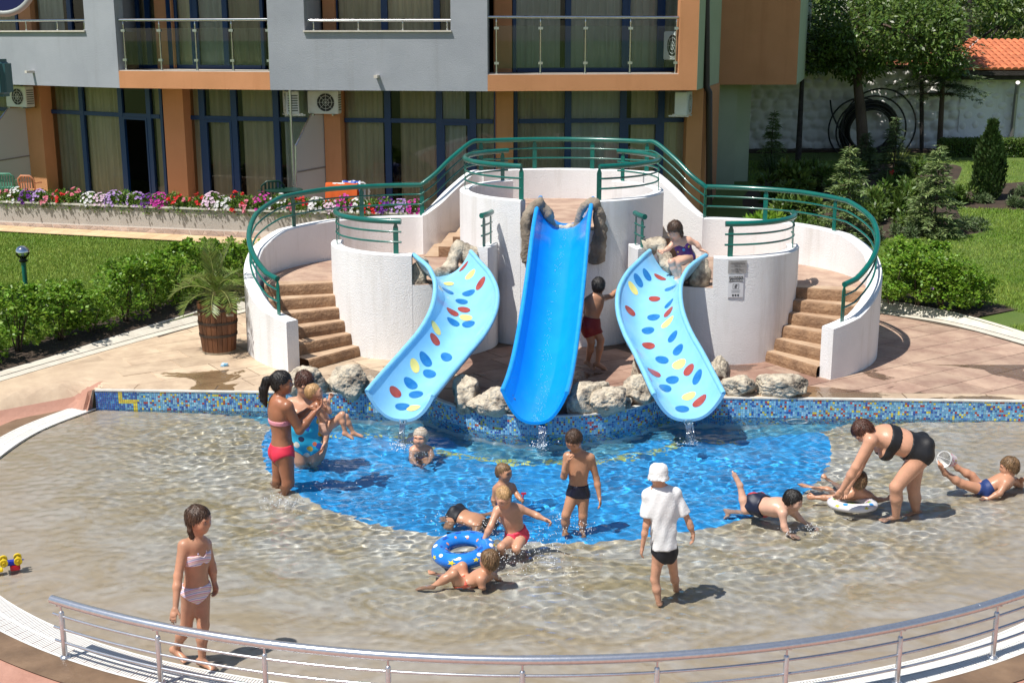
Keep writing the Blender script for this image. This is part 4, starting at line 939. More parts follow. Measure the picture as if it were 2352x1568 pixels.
    for sg, x0, x1, orange, mull, yr, posts, fy in ((SB, 275, 621, (359, 398), (321, 402, 453, 521, 605), 46, (287, 369, 451, 534, 618), 165), (SD, 1120, 1560, (1136, 1176), (1181, 1304, 1434, 1519), 40, (1140, 1241, 1344, 1447, 1552), 172)):
        zf = sg.at((x0 + x1) / 2, fy, 0)[1]; u0 = 0; u1 = sg.at(x1, 120, 0)[0] if sg is SD else sg.L
        mb = MB(); sg.box(mb, 0.002, sg.L - 0.002 if sg is SB else sg.L, 0.0, 0.25, ZS, zf); 
        if sg is SD: sg.box(mb, u1, sg.L, 0.0, 0.25, zf, ZT)
        mb.build('orange_fascia', M_ORANGE, hotel)
        mb = MB(); sg.box(mb, 0.0, u1, 0.02, DU, zf + 0.002, zf + 0.02); mb.build('balcony_floor', M_TRIM, hotel)
        zr = sg.at((x0 + x1) / 2, yr, 0.08)[1]; rp = MB(); rp.tube([sg.W(0.02, 0.10, zr), sg.W(u1 - 0.01, 0.10, zr)], 0.032, 12)
        rr = rp.build('balcony_rail', M_STEEL, hotel, smooth=True, edge=50); H_ = zr - zf; pus = []
        for x in posts:
            u = sg.at(x, 120, 0.1)[0]; pus.append(u); pm = MB(); pm.lathe([(0, 0), (0.035, 0), (0.035, 0.02), (0.019, 0.035), (0.019, H_ - 0.13), (0.022, H_ - 0.12), (0.009, H_ - 0.07), (0.009, H_ - 0.03), (0, H_ - 0.03)], 10, at=sg.W(u, 0.10, zf + 0.018)); p_ = pm.build('rail_post', M_STEEL, rr, smooth=True, edge=40)
            for zz in (0.22, H_ - 0.26):
                cm_ = MB(); sg.box(cm_, u - 0.05, u + 0.05, 0.065, 0.125, zf + zz, zf + zz + 0.055); cm_.build('glass_clamp', M_STEEL, rr)
        for a, b in zip(pus, pus[1:]):
            gm = MB(); sg.box(gm, a + 0.03, b - 0.03, 0.09, 0.10, zf + 0.14, zf + H_ - 0.18); gm.build('glass_panel', M_RAILGLASS, rr)
        us = up(sg, mull, 100, DU); us = [0.02] * (sg is SB) + us; us = sorted(us)
        if sg is SD: us.append(sg.L + 0.25)
        glazing(sg, DU, us, zf + 0.03, ZT - 0.3, None, doors=(2,), seed=7 if sg is SB else 8, mw=0.13, cm=M_CURTW if sg is SD else None)
        a, b = up(sg, orange, 100, DU - 0.15); mb = MB(); sg.box(mb, a, b, DU - 0.15, DU + 0.1, zf + 0.02, ZT - 0.3); mb.build('pillar', M_ORANGE, hotel)
    # side end of the right bay and the recessed orange wing on its column
    P = Vector(Q[4]); side = Vector((0.27, 1.0)).normalized()
    mb = MB(); q = P + side * 4.6; pr = [(P.x + 0.004, P.y), (q.x, q.y), (q.x - 0.2, q.y), (P.x - 0.2, P.y + 0.26)]
    mb.prism(pr, ZS + 0.001, ZT); mb.build('green_end_wall', M_GREENWALL, hotel)
    a = P + side * 1.2; mb = MB(); pr = [(a.x - 0.35, a.y), (a.x + 0.02, a.y), (a.x + 0.9, a.y + 3.2), (a.x + 0.5, a.y + 3.2)]; mb.prism(pr, 0.6, ZS - 0.002); mb.build('orange_end_wall', M_ORANGE, hotel)
    YW = 34.0; A = aty(1622, 195, YW); B = aty(1829, 196, YW)
    mb = MB(); mb.prism([(A.x - 1.5, YW), (B.x, YW), (B.x, YW + 0.25), (A.x - 1.5, YW + 0.25)], A.z, ZT + 2); mb.build('orange_wing', M_ORANGE, hotel)
    B2 = aty(1857, 166, YW + 8); mb = MB(); mb.prism([(B.x + 0.004, YW), (B2.x, YW + 8), (B2.x - 0.3, YW + 8), (B.x - 0.3, YW + 0.26)], A.z + 0.001, ZT + 2); mb.build('green_end_wall', M_GREENWALL, hotel)
    mb = MB(); mb.prism([(A.x - 1.5, YW + 0.26), (B.x - 0.31, YW + 0.26), (B2.x - 0.31, YW + 8), (A.x - 1.5, YW + 8)], A.z + 0.002, A.z + 0.25); mb.build('floor_slab', M_GREENWALL, hotel)
    c0, c1, c2 = aty(1622, 300, 34.6), aty(1691, 300, 34.6), aty(1722, 300, 35.2)
    mb = MB(); mb.prism([(c0.x, 34.6), (c1.x, 34.6), (c1.x, 35.6), (c0.x, 35.6)], 0.7, A.z); mb.build('green_column', M_GREENWALL, hotel)
    mb = MB(); mb.prism([(c1.x - 0.05, 35.2), (c2.x, 35.2), (c2.x, 36.0), (c1.x - 0.05, 36.0)], 0.7, A.z); mb.build('green_column', M_GREENWALL, hotel)
    # dark downpipe
    t = MB(); pz = [aty(1623, y, 29.6) for y in (-30, 190, 200, 212, 470)]; pz[2].x += 0.0; pz[3].x += 0.06; pz[4].x += 0.06; t.tube(pz, 0.075, 8); t.build('downpipe', mat('dark_brown_pipe', (0.02, 0.012, 0.01), 0.4), hotel, smooth=True, edge=60)
    # rain spouts
    for x, y, sg in ((77, 168, SA), (868, 179, SC)):
        u, z = sg.at(x, y, 0); mb = MB(); sg.box(mb, u - 0.04, u + 0.04, -0.22, 0.01, z, z + 0.06); mb.build('rain_spout', M_TRIM, hotel)
bays()
# ---- air conditioners
def ac_unit(sg, x, y, d, label, yaw=0.0, w=0.72, h=0.52, dep=0.28):
    u, z = sg.at(x, y, d); p = Vector(sg.W(u, d, z)); t = thing('air_conditioner', label, 'air conditioner', p, 'outdoor air conditioner units'); ang = math.atan2(sg.t.y, sg.t.x) + yaw
    def fr(a, b, c): return (p.x + a * math.cos(ang) - b * math.sin(ang), p.y + a * math.sin(ang) + b * math.cos(ang), p.z + c)
    mb = MB(); mb.box(-w / 2, w / 2, 0, dep, 0, h, 0, fr); bm = bmesh.new(); me = mb.mesh('casing', M_WHITEP); bm.from_mesh(me); bmesh.ops.bevel(bm, geom=bm.edges, offset=0.015, segments=2, affect='EDGES'); bm.to_mesh(me); bm.free(); link('casing', me, t)
    g = MB(); n = 28; cx, cz, rr = 0.10 * w, h * 0.5, h * 0.40; V = [fr(cx, -0.004, cz)] + [fr(cx + rr * math.cos(2 * math.pi * k / n), -0.004, cz + rr * math.sin(2 * math.pi * k / n)) for k in range(n)]
    g.add(V, [(0, 1 + k, 1 + (k + 1) % n) for k in range(n)]); g.build('fan_opening', M_BLACK, t)
    gr = MB()
    for q in (0.35, 0.7, 1.0): gr.tube([fr(cx + rr * q * math.cos(2 * math.pi * k / 20), -0.014, cz + rr * q * math.sin(2 * math.pi * k / 20)) for k in range(20)], 0.005, 5, closed=True)
    for k in range(8): gr.tube([fr(cx, -0.014, cz), fr(cx + rr * math.cos(k * math.pi / 4), -0.014, cz + rr * math.sin(k * math.pi / 4))], 0.004, 5)
    gr.build('fan_grille', M_WHITEP, t)
    b = MB()
    for s_ in (-1, 1): b.box(s_ * w * 0.32 - 0.015, s_ * w * 0.32 + 0.015, -0.03, dep + 0.15, -0.035, -0.002, 0, fr)
    b.build('bracket', M_STEEL, t); lou = MB()
    for k in range(7): lou.box(w / 2 - 0.001, w / 2 + 0.004, 0.03, dep - 0.03, 0.08 + k * 0.055, 0.10 + k * 0.055, 0, fr)
    lou.build('side_louvre', M_BLACK, t)
ac_unit(SA, 38, 246, 0.75, 'white outdoor unit under the grey floor at the far left end', 0.1)
ac_unit(SC, 742, 262, 0.85, 'white outdoor unit with round fan left of the orange pillar', 0.0)
ac_unit(SB, 655, 262, 0.7, 'white outdoor unit turned side-on beside the diagonal screen', -1.0)
ac_unit(SD, 1583, 264, 0.8, 'white outdoor unit turned side-on beside the dark downpipe', 1.15)
ac_unit(SD, 1541, 138, 0.6, 'white unit standing behind the glass of the right-hand balcony', -1.3, h=0.62)
# ---- diagonal privacy screens between terraces
def screen(sg, pts, d0, d1, label):
    """screen runs back from the fascia: pts = (sight x, y) outline seen from the pool, placed on a slanting upright plane"""
    A = sg.W(sg.at(pts[0], 300, d0)[0], d0, 0); B = sg.W(sg.at(pts[1], 300, d1)[0], d1, 0)
    t = thing('privacy_screen', label, 'screen', (A[0], A[1], 0.85), 'white terrace screens')
    def at(x, y): u, z = onplane(x, y, A[:2], B[:2], 0); return u, z
    tt = (Vector(B[:2]) - Vector(A[:2])).normalized(); nn = Vector((-tt.y, tt.x))
    def W(u, d, z): q = Vector(A[:2]) + tt * u + nn * d; return (q.x, q.y, z)
    poly = [at(x, y) for x, y in pts[2]]; n = len(poly)
    mb = MB(); mb.add([W(u, -0.012, z) for u, z in poly] + [W(u, 0.012, z) for u, z in poly], [tuple(range(n)), tuple(range(2 * n - 1, n - 1, -1))] + [(i, n + i, n + (i + 1) % n, (i + 1) % n) for i in range(n)])
    mb.build('panel', mat('white_screen_panel', (0.60, 0.58, 0.58), 0.6, trans=0.2), t)
    fm = MB()
    for i in range(n): fm.tube([W(poly[i - 1][0], 0, poly[i - 1][1]), W(poly[i][0], 0, poly[i][1])], 0.022, 6)
    fm.build('frame', M_STEEL, t)
    (ua, za), (ub, zb) = at(*pts[3][0]), at(*pts[3][1]); MB().tube([W(ua, -0.014, za), W(ub, -0.014, zb)], 0.02, 6).build('cross_bar', mat('screen_bar', (0.25, 0.22, 0.2), 0.6), t)
screen(SC, (679, 751, [(681, 470), (679, 335), (714, 262), (746, 262), (752, 470)], [(680, 396), (750, 383)]), 0.3, 1.35, 'white diagonal-topped terrace screen beside the green plastic table')
screen(SA, (-20, 75, [(-20, 470), (-20, 300), (20, 246), (66, 246), (78, 470)], [(-20, 372), (72, 357)]), 0.3, 1.35, 'white terrace screen at the far left end under the outdoor unit')
MB().tube([SC.W(SC.at(670, 300, 0.3)[0], 0.3, 0.85), SC.W(SC.at(667, 240, 0.3)[0], 0.3, ZS)], 0.03, 8).build('support_pole', M_STEEL, hotel)
# ---- planter, path, crazy-paving skirting
PL = [atz(-120, 514, 0.70), atz(0, 520.5, 0.69), atz(300, 536, 0.66), atz(590, 551, 0.63), atz(800, 559, 0.60), atz(1000, 566, 0.58)]
PL = [(p.x, p.y) for p in spline([(p.x, p.y, 0) for p in PL], 6)]
planter = thing('flower_planter', 'long low rendered planter wall with pale coping in front of the ground-floor windows', 'planter', (PL[12][0], PL[12][1], 0.6))
PLB = off_curve(PL, -0.55); PLTOP = 1.28
def wall_strip(P, z0, z1, off_in, name, m, parent):
    B = off_curve(P, -off_in); n = len(P); V = [(x, y, z0) for x, y in P] + [(x, y, z1) for x, y in P] + [(x, y, z1) for x, y in B] + [(x, y, z0) for x, y in B]; F = []
    for i in range(n - 1): F += [(i, i + 1, n + i + 1, n + i), (n + i, n + i + 1, 2 * n + i + 1, 2 * n + i), (2 * n + i, 2 * n + i + 1, 3 * n + i + 1, 3 * n + i)]
    return MB().add(V, F).build(name, m, parent)
M_PLR = mat('grey_beige_render', (0.50, 0.46, 0.42), 0.9, (0.42, 0.385, 0.35), 1.5, bump=0.5, bscale=60, stretch=(1, 1, 0.4))
wall_strip(PL, 0.3, PLTOP - 0.035, 0.12, 'front_wall', M_PLR, planter); wall_strip(PLB, 0.3, PLTOP - 0.034, 0.12, 'back_wall', M_PLR, planter)
wall_strip(off_curve(PL, 0.04), PLTOP - 0.035, PLTOP, 0.20, 'coping', M_TRIM, planter); wall_strip(off_curve(PL, -0.51), PLTOP - 0.034, PLTOP - 0.001, 0.20, 'coping', M_TRIM, planter)
wall_strip(off_curve(PL, -0.1), 0.5, PLTOP - 0.08, 0.47, 'soil', mat('potting_soil', (0.045, 0.03, 0.02), 0.95, (0.07, 0.05, 0.035), 8, bump=0.8), planter)
M_CRAZY = object_tint(mat('crazy_paving_stone', (0.56, 0.44, 0.38), 0.8, (0.48, 0.36, 0.30), 4, bump=0.3, bscale=30), 0.16)
def skirting():
    rn = random.Random(21); L = [0.0]
    for a, b in zip(PL, PL[1:]): L.append(L[-1] + math.hypot(b[0] - a[0], b[1] - a[1]))
    def W(s, z, d):
        s = min(max(s, 0), L[-1] - 1e-4); i = max(k for k in range(len(L) - 1) if L[k] <= s); t = (s - L[i]) / (L[i + 1] - L[i])
        x, y = lerp(PL[i][0], PL[i + 1][0], t), lerp(PL[i][1], PL[i + 1][1], t); v = Vector((PL[i + 1][0] - PL[i][0], PL[i + 1][1] - PL[i][1])).normalized()
        return (x + v.y * d, y - v.x * d, z)
    wall_strip(off_curve(PL, 0.008), 0.3, 0.62 + 0.20, 0.02, 'mortar', mat('pale_mortar', (0.66, 0.60, 0.54), 0.9), planter)
    z0, z1 = 0.62, 0.80; cols = int(L[-1] / 0.21); pts = {}
    for c in range(cols + 1):
        for r in range(3): pts[c, r] = (c * 0.21 + (rn.uniform(-0.06, 0.06)) + (0.1 if r == 1 else 0), [z0 - 0.03, (z0 + z1) / 2 + rn.uniform(-0.035, 0.035), z1][r])
    for c in range(cols):
        for r in range(2):
            q = [pts[c, r], pts[c + 1, r], pts[c + 1, r + 1], pts[c, r + 1]]; tri = rn.random() < 0.4
            for poly in ([[q[0], q[1], q[2]], [q[0], q[2], q[3]]] if tri else [q]):
                cx = sum(p[0] for p in poly) / len(poly); cz = sum(p[1] for p in poly) / len(poly); g = 0.10
                pp = [(lerp(a, cx, g), lerp(b, cz, g)) for a, b in poly]; n = len(pp)
                if pp[0][0] > L[-1] - 3.9 : continue
                mb = MB(); mb.add([W(a, b, 0.006) for a, b in pp] + [W(a, b, 0.016) for a, b in pp], [tuple(range(n, 2 * n))] + [(i, (i + 1) % n, n + (i + 1) % n, n + i) for i in range(n)]); mb.build('crazy_stone', M_CRAZY, planter)
skirting()
PTH = off_curve(PL, 0.62)
M_PATH = slab_mat('yellow_path_slab', (0.66, 0.49, 0.29), (0.58, 0.41, 0.235))
path = struct(strip(off_curve(PL, 0.0), PTH, lambda x, y: lawn_z(x, y), None, 0, 0.035).build('garden_path', M_PATH, smooth=True))
def path_slabs():
    A = off_curve(PL, 0.02); Bm = off_curve(PL, 0.31); Cc = off_curve(PL, 0.61); n = len(A); k = 0
    for i in range(n - 1):
        for j in range(2):
            f0, f1 = j / 2, (j + 1) / 2
            for (P_, Q_) in ((A, Bm), (Bm, Cc)):
                q = [(lerp(P_[i][0], P_[i + 1][0], f0), lerp(P_[i][1], P_[i + 1][1], f0)), (lerp(P_[i][0], P_[i + 1][0], f1), lerp(P_[i][1], P_[i + 1][1], f1)), (lerp(Q_[i][0], Q_[i + 1][0], f1), lerp(Q_[i][1], Q_[i + 1][1], f1)), (lerp(Q_[i][0], Q_[i + 1][0], f0), lerp(Q_[i][1], Q_[i + 1][1], f0))]
                cx = sum(p[0] for p in q) / 4; cyy = sum(p[1] for p in q) / 4; q = [(lerp(a, cx, 0.02), lerp(b, cyy, 0.03)) for a, b in q]
                mb = MB(); mb.add([(a, b, lawn_z(a, b) + 0.03) for a, b in q] + [(a, b, lawn_z(a, b) + 0.042) for a, b in q], [(7, 6, 5, 4), (1, 0, 4, 5), (2, 1, 5, 6), (3, 2, 6, 7), (0, 3, 7, 4)]); mb.build('path_slab', M_PATH, path)
path_slabs()
# terrace floor behind the planter
tp = off_curve(PL, -0.67); tb = off_curve(PL, -5.0)
struct(strip(tp, tb, lambda x, y: 0.85, None, 0, 0.0).build('terrace_floor', M_TAN))
# ------------------------------------------------------------------ planting
def unit(a): return a / np.maximum(np.linalg.norm(a, axis=-1, keepdims=True), 1e-9)
def leaf_quads(c, d, n, L, W_, fold=0.25):
    """c,d,n: (k,3) leaf base, direction, normal; diamond leaves"""
    d = unit(d); s = unit(np.cross(d, n)); n = np.cross(s, d); L = np.asarray(L).reshape(-1, 1); W_ = np.asarray(W_).reshape(-1, 1)
    mid = c + d * L * 0.45 - n * W_ * fold
    v = np.stack([c, mid + s * W_ * 0.5 + n * W_ * fold, c + d * L, mid - s * W_ * 0.5 + n * W_ * fold], 1)
    k = len(c); return v.reshape(-1, 3), np.arange(4 * k).reshape(k, 4)
def rand_dirs(rs, k): return unit(rs.normal(size=(k, 3)))
def joinq(parts):
    V = []; F = []; o = 0
    for v, f in parts: V.append(v); F.append(f + o); o += len(v)
    return np.concatenate(V), np.concatenate(F)
M_LEAF = island_tint(mat('shrub_leaf', (0.13, 0.26, 0.020), 0.45, (0.22, 0.37, 0.036), 5, trans=0.30), 0.35, 0.02)
M_LEAFD = island_tint(mat('dark_tree_leaf', (0.07, 0.13, 0.02), 0.4, (0.12, 0.19, 0.035), 3, trans=0.28), 0.4, 0.02)
M_LEAFY = island_tint(mat('light_willow_leaf', (0.17, 0.22, 0.045), 0.5, (0.24, 0.27, 0.07), 3, trans=0.35), 0.35, 0.02)
M_NEEDLE = island_tint(mat('cedar_needle', (0.07, 0.115, 0.042), 0.55, (0.115, 0.165, 0.06), 4, trans=0.15), 0.35, 0.02)
M_NEEDLEL = island_tint(mat('young_cedar_needle', (0.15, 0.22, 0.075), 0.55, (0.22, 0.29, 0.10), 4, trans=0.2), 0.3, 0.02)
M_THUJA = island_tint(mat('thuja_scale', (0.03, 0.065, 0.012), 0.55, (0.055, 0.10, 0.02), 6, trans=0.12), 0.35, 0.02)
M_BARK = mat('grey_brown_bark', (0.14, 0.10, 0.075), 0.95, (0.08, 0.055, 0.04), 8, bump=1.0, bscale=30, stretch=(1, 1, 0.25))
M_BARKD = mat('dark_bark', (0.06, 0.05, 0.045), 0.95, (0.03, 0.025, 0.022), 8, bump=1.0, bscale=30)
M_SOIL = mat('dark_garden_soil', (0.038, 0.025, 0.017), 0.95, (0.07, 0.047, 0.031), 4, bump=1.0, bscale=25, detail=10)
M_LILAC = mat('lilac_petal', (0.42, 0.20, 0.55), 0.6, trans=0.3)
# soil beds
def bed(pts, name='soil_bed', dz=0.02):
    poly = [tuple(p) for p in pts]; n = len(poly); cx = sum(p[0] for p in poly) / n; cyy = sum(p[1] for p in poly) / n; mb = MB()
    V = [(cx, cyy, lawn_z(cx, cyy) + dz + 0.05)]
    for f, e in ((0.6, 0.045), (0.9, 0.03), (1.0, -0.03)): V += [(lerp(cx, x, f), lerp(cyy, y, f), lawn_z(lerp(cx, x, f), lerp(cyy, y, f)) + dz + e) for x, y in poly]
    F = [(0, 1 + i, 1 + (i + 1) % n) for i in range(n)]
    for k in range(2): F += [(1 + k * n + i, 1 + (k + 1) * n + i, 1 + (k + 1) * n + (i + 1) % n, 1 + k * n + (i + 1) % n) for i in range(n)]
    return struct(mb.add(V, F).build(name, M_SOIL, smooth=True))
i0 = min(range(len(DECK)), key=lambda i: (DECK[i][0] + 8.6) ** 2 + (DECK[i][1] - 13.5) ** 2); i1 = min(range(len(DECK)), key=lambda i: (DECK[i][0] + 4.2) ** 2 + (DECK[i][1] - 21.8) ** 2)
ring_in, ring_out = off_curve(DECK, -0.39, True)[i0:i1 + 1], off_curve(DECK, -1.30, True)[i0:i1 + 1]
struct(strip(ring_in, ring_out, lawn_z, None, 0, 0.03, 0.02).build('soil_bed', M_SOIL, smooth=True))
j0 = min(range(len(DECK)), key=lambda i: (DECK[i][0] - 6.0) ** 2 + (DECK[i][1] - 21.5) ** 2); j1 = min(range(len(DECK)), key=lambda i: (DECK[i][0] - 7.3) ** 2 + (DECK[i][1] - 20.2) ** 2)
struct(strip(off_curve(DECK, -0.39, True)[j0:j1 + 1], off_curve(DECK, -1.5, True)[j0:j1 + 1], lawn_z, None, 0, 0.03, 0.02).build('soil_bed', M_SOIL, smooth=True))
# hibiscus shrub prototype
def make_shrub(seed, h=1.05, r=0.40, nl=2600):
    rs = np.random.RandomState(seed); rn = random.Random(seed); stems = MB(); tips = []
    for k in range(7):
        a = rn.random() * 6.28; top = Vector((math.cos(a) * r * rn.uniform(0.3, 0.85), math.sin(a) * r * rn.uniform(0.3, 0.85), h * rn.uniform(0.75, 1.05))); b = Vector((math.cos(a) * 0.03, math.sin(a) * 0.03, 0)); m_ = b.lerp(top, 0.5) + Vector((0, 0, 0.1))
        P = spline([b, m_, top], 4); stems.tube(P, [0.013 * (1 - 0.8 * i / (len(P) - 1)) for i in range(len(P))], 5); tips.append(P)
    cl = []
    for k in range(46):
        a = rn.random() * 6.28; z = rn.uniform(0.16, 1.0); rad = r * (0.55 + 0.55 * math.sin(min(1, z * 1.25) * 2.4)) * math.sqrt(rn.random()) * 1.05
        cl.append((math.cos(a) * rad, math.sin(a) * rad, z * h, rn.uniform(0.08, 0.15)))
    for P in tips:
        q = P[-1]; cl.append((q.x, q.y, q.z, 0.07)); cl.append((q.x, q.y, q.z + 0.07, 0.045))
    cl = np.array(cl); pick = rs.randint(0, len(cl), nl); dirs = rand_dirs(rs, nl); rad = rs.uniform(0.35, 1.0, nl) ** 0.5
    c = cl[pick, :3] + dirs * (cl[pick, 3] * rad)[:, None]; c[:, 2] = np.maximum(c[:, 2], 0.10)
    d = unit(dirs + rs.normal(size=(nl, 3)) * 0.5 + np.array([0, 0, 0.35])); n = unit(rs.normal(size=(nl, 3)) * 0.6 + np.array([-0.2, -0.1, 1.0]))
    L = rs.uniform(0.045, 0.085, nl); v, f = leaf_quads(c, d, n, L, L * 0.72)
    return stems, npmesh('foliage', v, f, M_LEAF, smooth=False, build=False)
SHR = []
for k in range(3):
    st, fo = make_shrub(40 + k, 1.05 + 0.06 * k, 0.40); SHR.append((st.mesh('stems', M_BARK, True), fo))
def flower_mesh():
    mb = MB(); n = 5
    for k in range(n):
        a = 6.283 * k / n; b = a + 0.62; c0 = (0, 0, 0); mb.add([c0, (0.03 * math.cos(a - .3), 0.03 * math.sin(a - .3), 0.012), (0.042 * math.cos(a + .3), 0.042 * math.sin(a + .3), 0.016), (0.03 * math.cos(b + .3), 0.03 * math.sin(b + .3), 0.012)], [(0, 1, 2, 3)])
    return mb.mesh('blossom', M_LILAC)
FLW = flower_mesh()
def shrub(p, v, s, rot, label, group, flowers=0, seed=0, sz=1.0):
    t = thing('hibiscus_shrub', label, 'shrub', p, group); t.rotation_euler = (0, 0, rot); t.scale = (s, s, s * sz)
    for nm, me in (('stems', SHR[v][0]), ('foliage', SHR[v][1])): o = link(nm, me); o.parent = t
    rn = random.Random(seed)
    for k in range(flowers):
        a = rn.uniform(-2.4, -0.7) - rot; o = link('blossom', FLW); o.parent = t; o.location = (0.40 * math.cos(a), 0.40 * math.sin(a), rn.uniform(0.5, 0.85)); o.rotation_euler = (1.2, 0, a + 1.57)
    return t
G_SH = 'hibiscus shrubs along the drain kerb'
row = off_curve(DECK, -0.95, True)[i0:i1 + 1]; Ls = [0.0]
for a, b in zip(row, row[1:]): Ls.append(Ls[-1] + math.hypot(b[0] - a[0], b[1] - a[1]))
def along(s):
    for i in range(len(row) - 1):
        if Ls[i + 1] >= s: t = (s - Ls[i]) / (Ls[i + 1] - Ls[i]); return lerp(row[i][0], row[i + 1][0], t), lerp(row[i][1], row[i + 1][1], t)
    return row[-1]
ns = 15; ords = ['first', 'second', 'third', 'fourth', 'fifth', 'sixth', 'seventh', 'eighth', 'ninth', 'tenth', 'eleventh', 'twelfth', 'thirteenth', 'fourteenth', 'fifteenth']
for k in range(ns):
    x, y = along(0.2 + k * (Ls[-1] - 0.3) / (ns - 1)); rn = random.Random(k + 60); x += rn.uniform(-.08, .08); y += rn.uniform(-.08, .08)
    shrub((x, y, lawn_z(x, y) + 0.02), k % 3, rn.uniform(0.92, 1.10), rn.random() * 6.28, 'leafy green shrub, %s in the row counting from the tower wall along the kerb' % ords[ns - 1 - k], G_SH, 1 if k in (5, 7, 9, 11) else 0, k, rn.uniform(0.92, 1.08) * lerp(0.56, 0.78, min(1, k / (ns - 4))))
for k, (px, py, s) in enumerate(((2045, 705, 1.0), (2105, 708, 1.02), (2160, 712, 0.98), (2205, 718, 0.92), (2252, 712, 0.62), (2080, 670, .95), (2140, 676, .95))):
    p = atz(px, py, 0.36); shrub((p.x, p.y, lawn_z(p.x, p.y) + 0.02), k % 3, s, k * 1.3, ['leafy shrub touching the right outer wall of the tower', 'leafy shrub second from the right tower wall, front row', 'leafy shrub with a lilac blossom third from the right tower wall', 'leafy shrub at the lawn end of the right front row', 'small thin lone shrub on the right lawn edge', 'leafy shrub in the back row close to the right tower wall', 'leafy shrub in the back row on the right lawn side'][k], 'hibiscus shrubs on the right lawn', 2 if k == 2 else 0, k, 0.74)
# ---- grass blades on the lawns in view
def inpoly_np(x, y, poly):
    r = np.zeros(x.shape, bool); j = len(poly) - 1
    for i in range(len(poly)):
        xi, yi = poly[i][0], poly[i][1]; xj, yj = poly[j][0], poly[j][1]
        if abs(yi - yj) > 1e-12: r ^= ((yi > y) != (yj > y)) & (x < (xj - xi) * (y - yi) / (yj - yi) + xi)
        j = i
    return r
def grass():
    rs = np.random.RandomState(8); parts = []
    k = 220000; px = np.concatenate([rs.uniform(-20, 620, k // 2), rs.uniform(1720, 2360, k // 2)]); py = np.concatenate([rs.uniform(525, 800, k // 2), rs.uniform(370, 800, k // 2)])
    u = (px - 1176) / FPX; v = (784 - py) / FPX; ry = _c + v * _s; rz_ = -_s + v * _c
    # meet the sloping lawn: z = 0.27+0.04*(y-18)
    t = (0.27 - 0.72 - CAM_H) / (rz_ - 0.04 * ry); x = u * t; y = ry * t
    dk = np.array(DECK); pth = np.array(PTH)
    keep = np.ones(k, bool)
    # outside the kerb/soil and in front of the path
    keep &= ~inpoly_np(x, y, DECK)
    ddeck = np.full(k, 9.9)
    for q in dk: ddeck = np.minimum(ddeck, np.hypot(x - q[0], y - q[1]))
    keep &= ddeck > np.where(x < 0, 1.25, np.where(y > 19.9, 1.35, 0.5))
    lp = np.interp(x, pth[:, 0], pth[:, 1]); keep &= (x > 0) | (y < lp - 0.02)
    for B in BEDS: keep &= ~inpoly_np(x, y, B)
    x, y = x[keep], y[keep]; n = len(x); z = 0.27 + 0.04 * np.clip(y - 18, 0, 26)
    h = rs.uniform(0.025, 0.06, n); a = rs.uniform(0, 6.28, n); lean = rs.normal(size=(n, 2)) * 0.022; w_ = 0.006 + 0.0002 * y
    b0 = np.stack([x - w_ * np.cos(a), y - w_ * np.sin(a), z - 0.01], 1); b1 = np.stack([x + w_ * np.cos(a), y + w_ * np.sin(a), z - 0.01], 1); tp_ = np.stack([x + lean[:, 0], y + lean[:, 1], z + h], 1)
    V = np.stack([b0, b1, tp_], 1).reshape(-1, 3); F = np.arange(3 * n).reshape(n, 3)
    m = island_tint(mat('grass_blade', (0.18, 0.31, 0.030), 0.6, (0.30, 0.40, 0.065), 0.9, trans=0.3, detail=8), 0.3, 0.02)
    o = stuff(npmesh('grass', V, F, m, smooth=False)); o['label'] = 'short mown green grass on the lawns beside the tower'; o['category'] = 'grass'
# ---- trees
def tree(name, label, base, trunk_pts, trunk_r, clumps, nl, leaf, m, bark, group=None, cat='tree', seed=0, droop=0.0, branches=10, wr=0.45):
    rs = np.random.RandomState(seed); t = thing(name, label, cat, base, group); P = spline(trunk_pts, 6)
    tr = MB().tube(P, [lerp(trunk_r, trunk_r * 0.35, i / (len(P) - 1)) for i in range(len(P))], 10)
    rn = random.Random(seed)
    for k in range(branches):
        c = clumps[rn.randrange(len(clumps))]; a = P[int(len(P) * rn.uniform(0.55, 0.98)) - 1]; b = Vector(c[:3]); mid = a.lerp(b, 0.5) + Vector((0, 0, 0.15)); Q_ = spline([a, mid, b], 4); tr.tube(Q_, [lerp(trunk_r * 0.42, 0.012, i / (len(Q_) - 1)) for i in range(len(Q_))], 6)
    tr.build('trunk', bark, t, smooth=True, edge=60)
    cl = np.array(clumps, float); wgt = cl[:, 3] ** 2; pick = rs.choice(len(cl), nl, p=wgt / wgt.sum()); dirs = rand_dirs(rs, nl); rad = rs.uniform(0.15, 1.0, nl) ** 0.4
    c = cl[pick, :3] + dirs * (cl[pick, 3] * rad)[:, None] * np.array([1, 1, 0.8])
    d = unit(dirs * 0.6 + rs.normal(size=(nl, 3)) * 0.6 + np.array([0, 0, -droop])); n = unit(rs.normal(size=(nl, 3)) * 0.7 + np.array([-0.2, -0.2, 0.9])); L = leaf * rs.uniform(0.65, 1.25, nl)
    v, f = leaf_quads(c, d, n, L, L * wr); o = npmesh('crown', v, f, m, t, smooth=False); return t
def clump_cloud(cx, cy_, cz, rx, ry, rz_, k, seed, rmin=0.35, rmax=0.7):
    rn = random.Random(seed); out = []
    for i in range(k):
        while True:
            p = Vector((rn.uniform(-1, 1), rn.uniform(-1, 1), rn.uniform(-1, 1)))
            if p.length < 1: break
        p = p.normalized() * (p.length ** 0.5); out.append((cx + p.x * rx, cy_ + p.y * ry, cz + p.z * rz_, rn.uniform(rmin, rmax)))
    return out
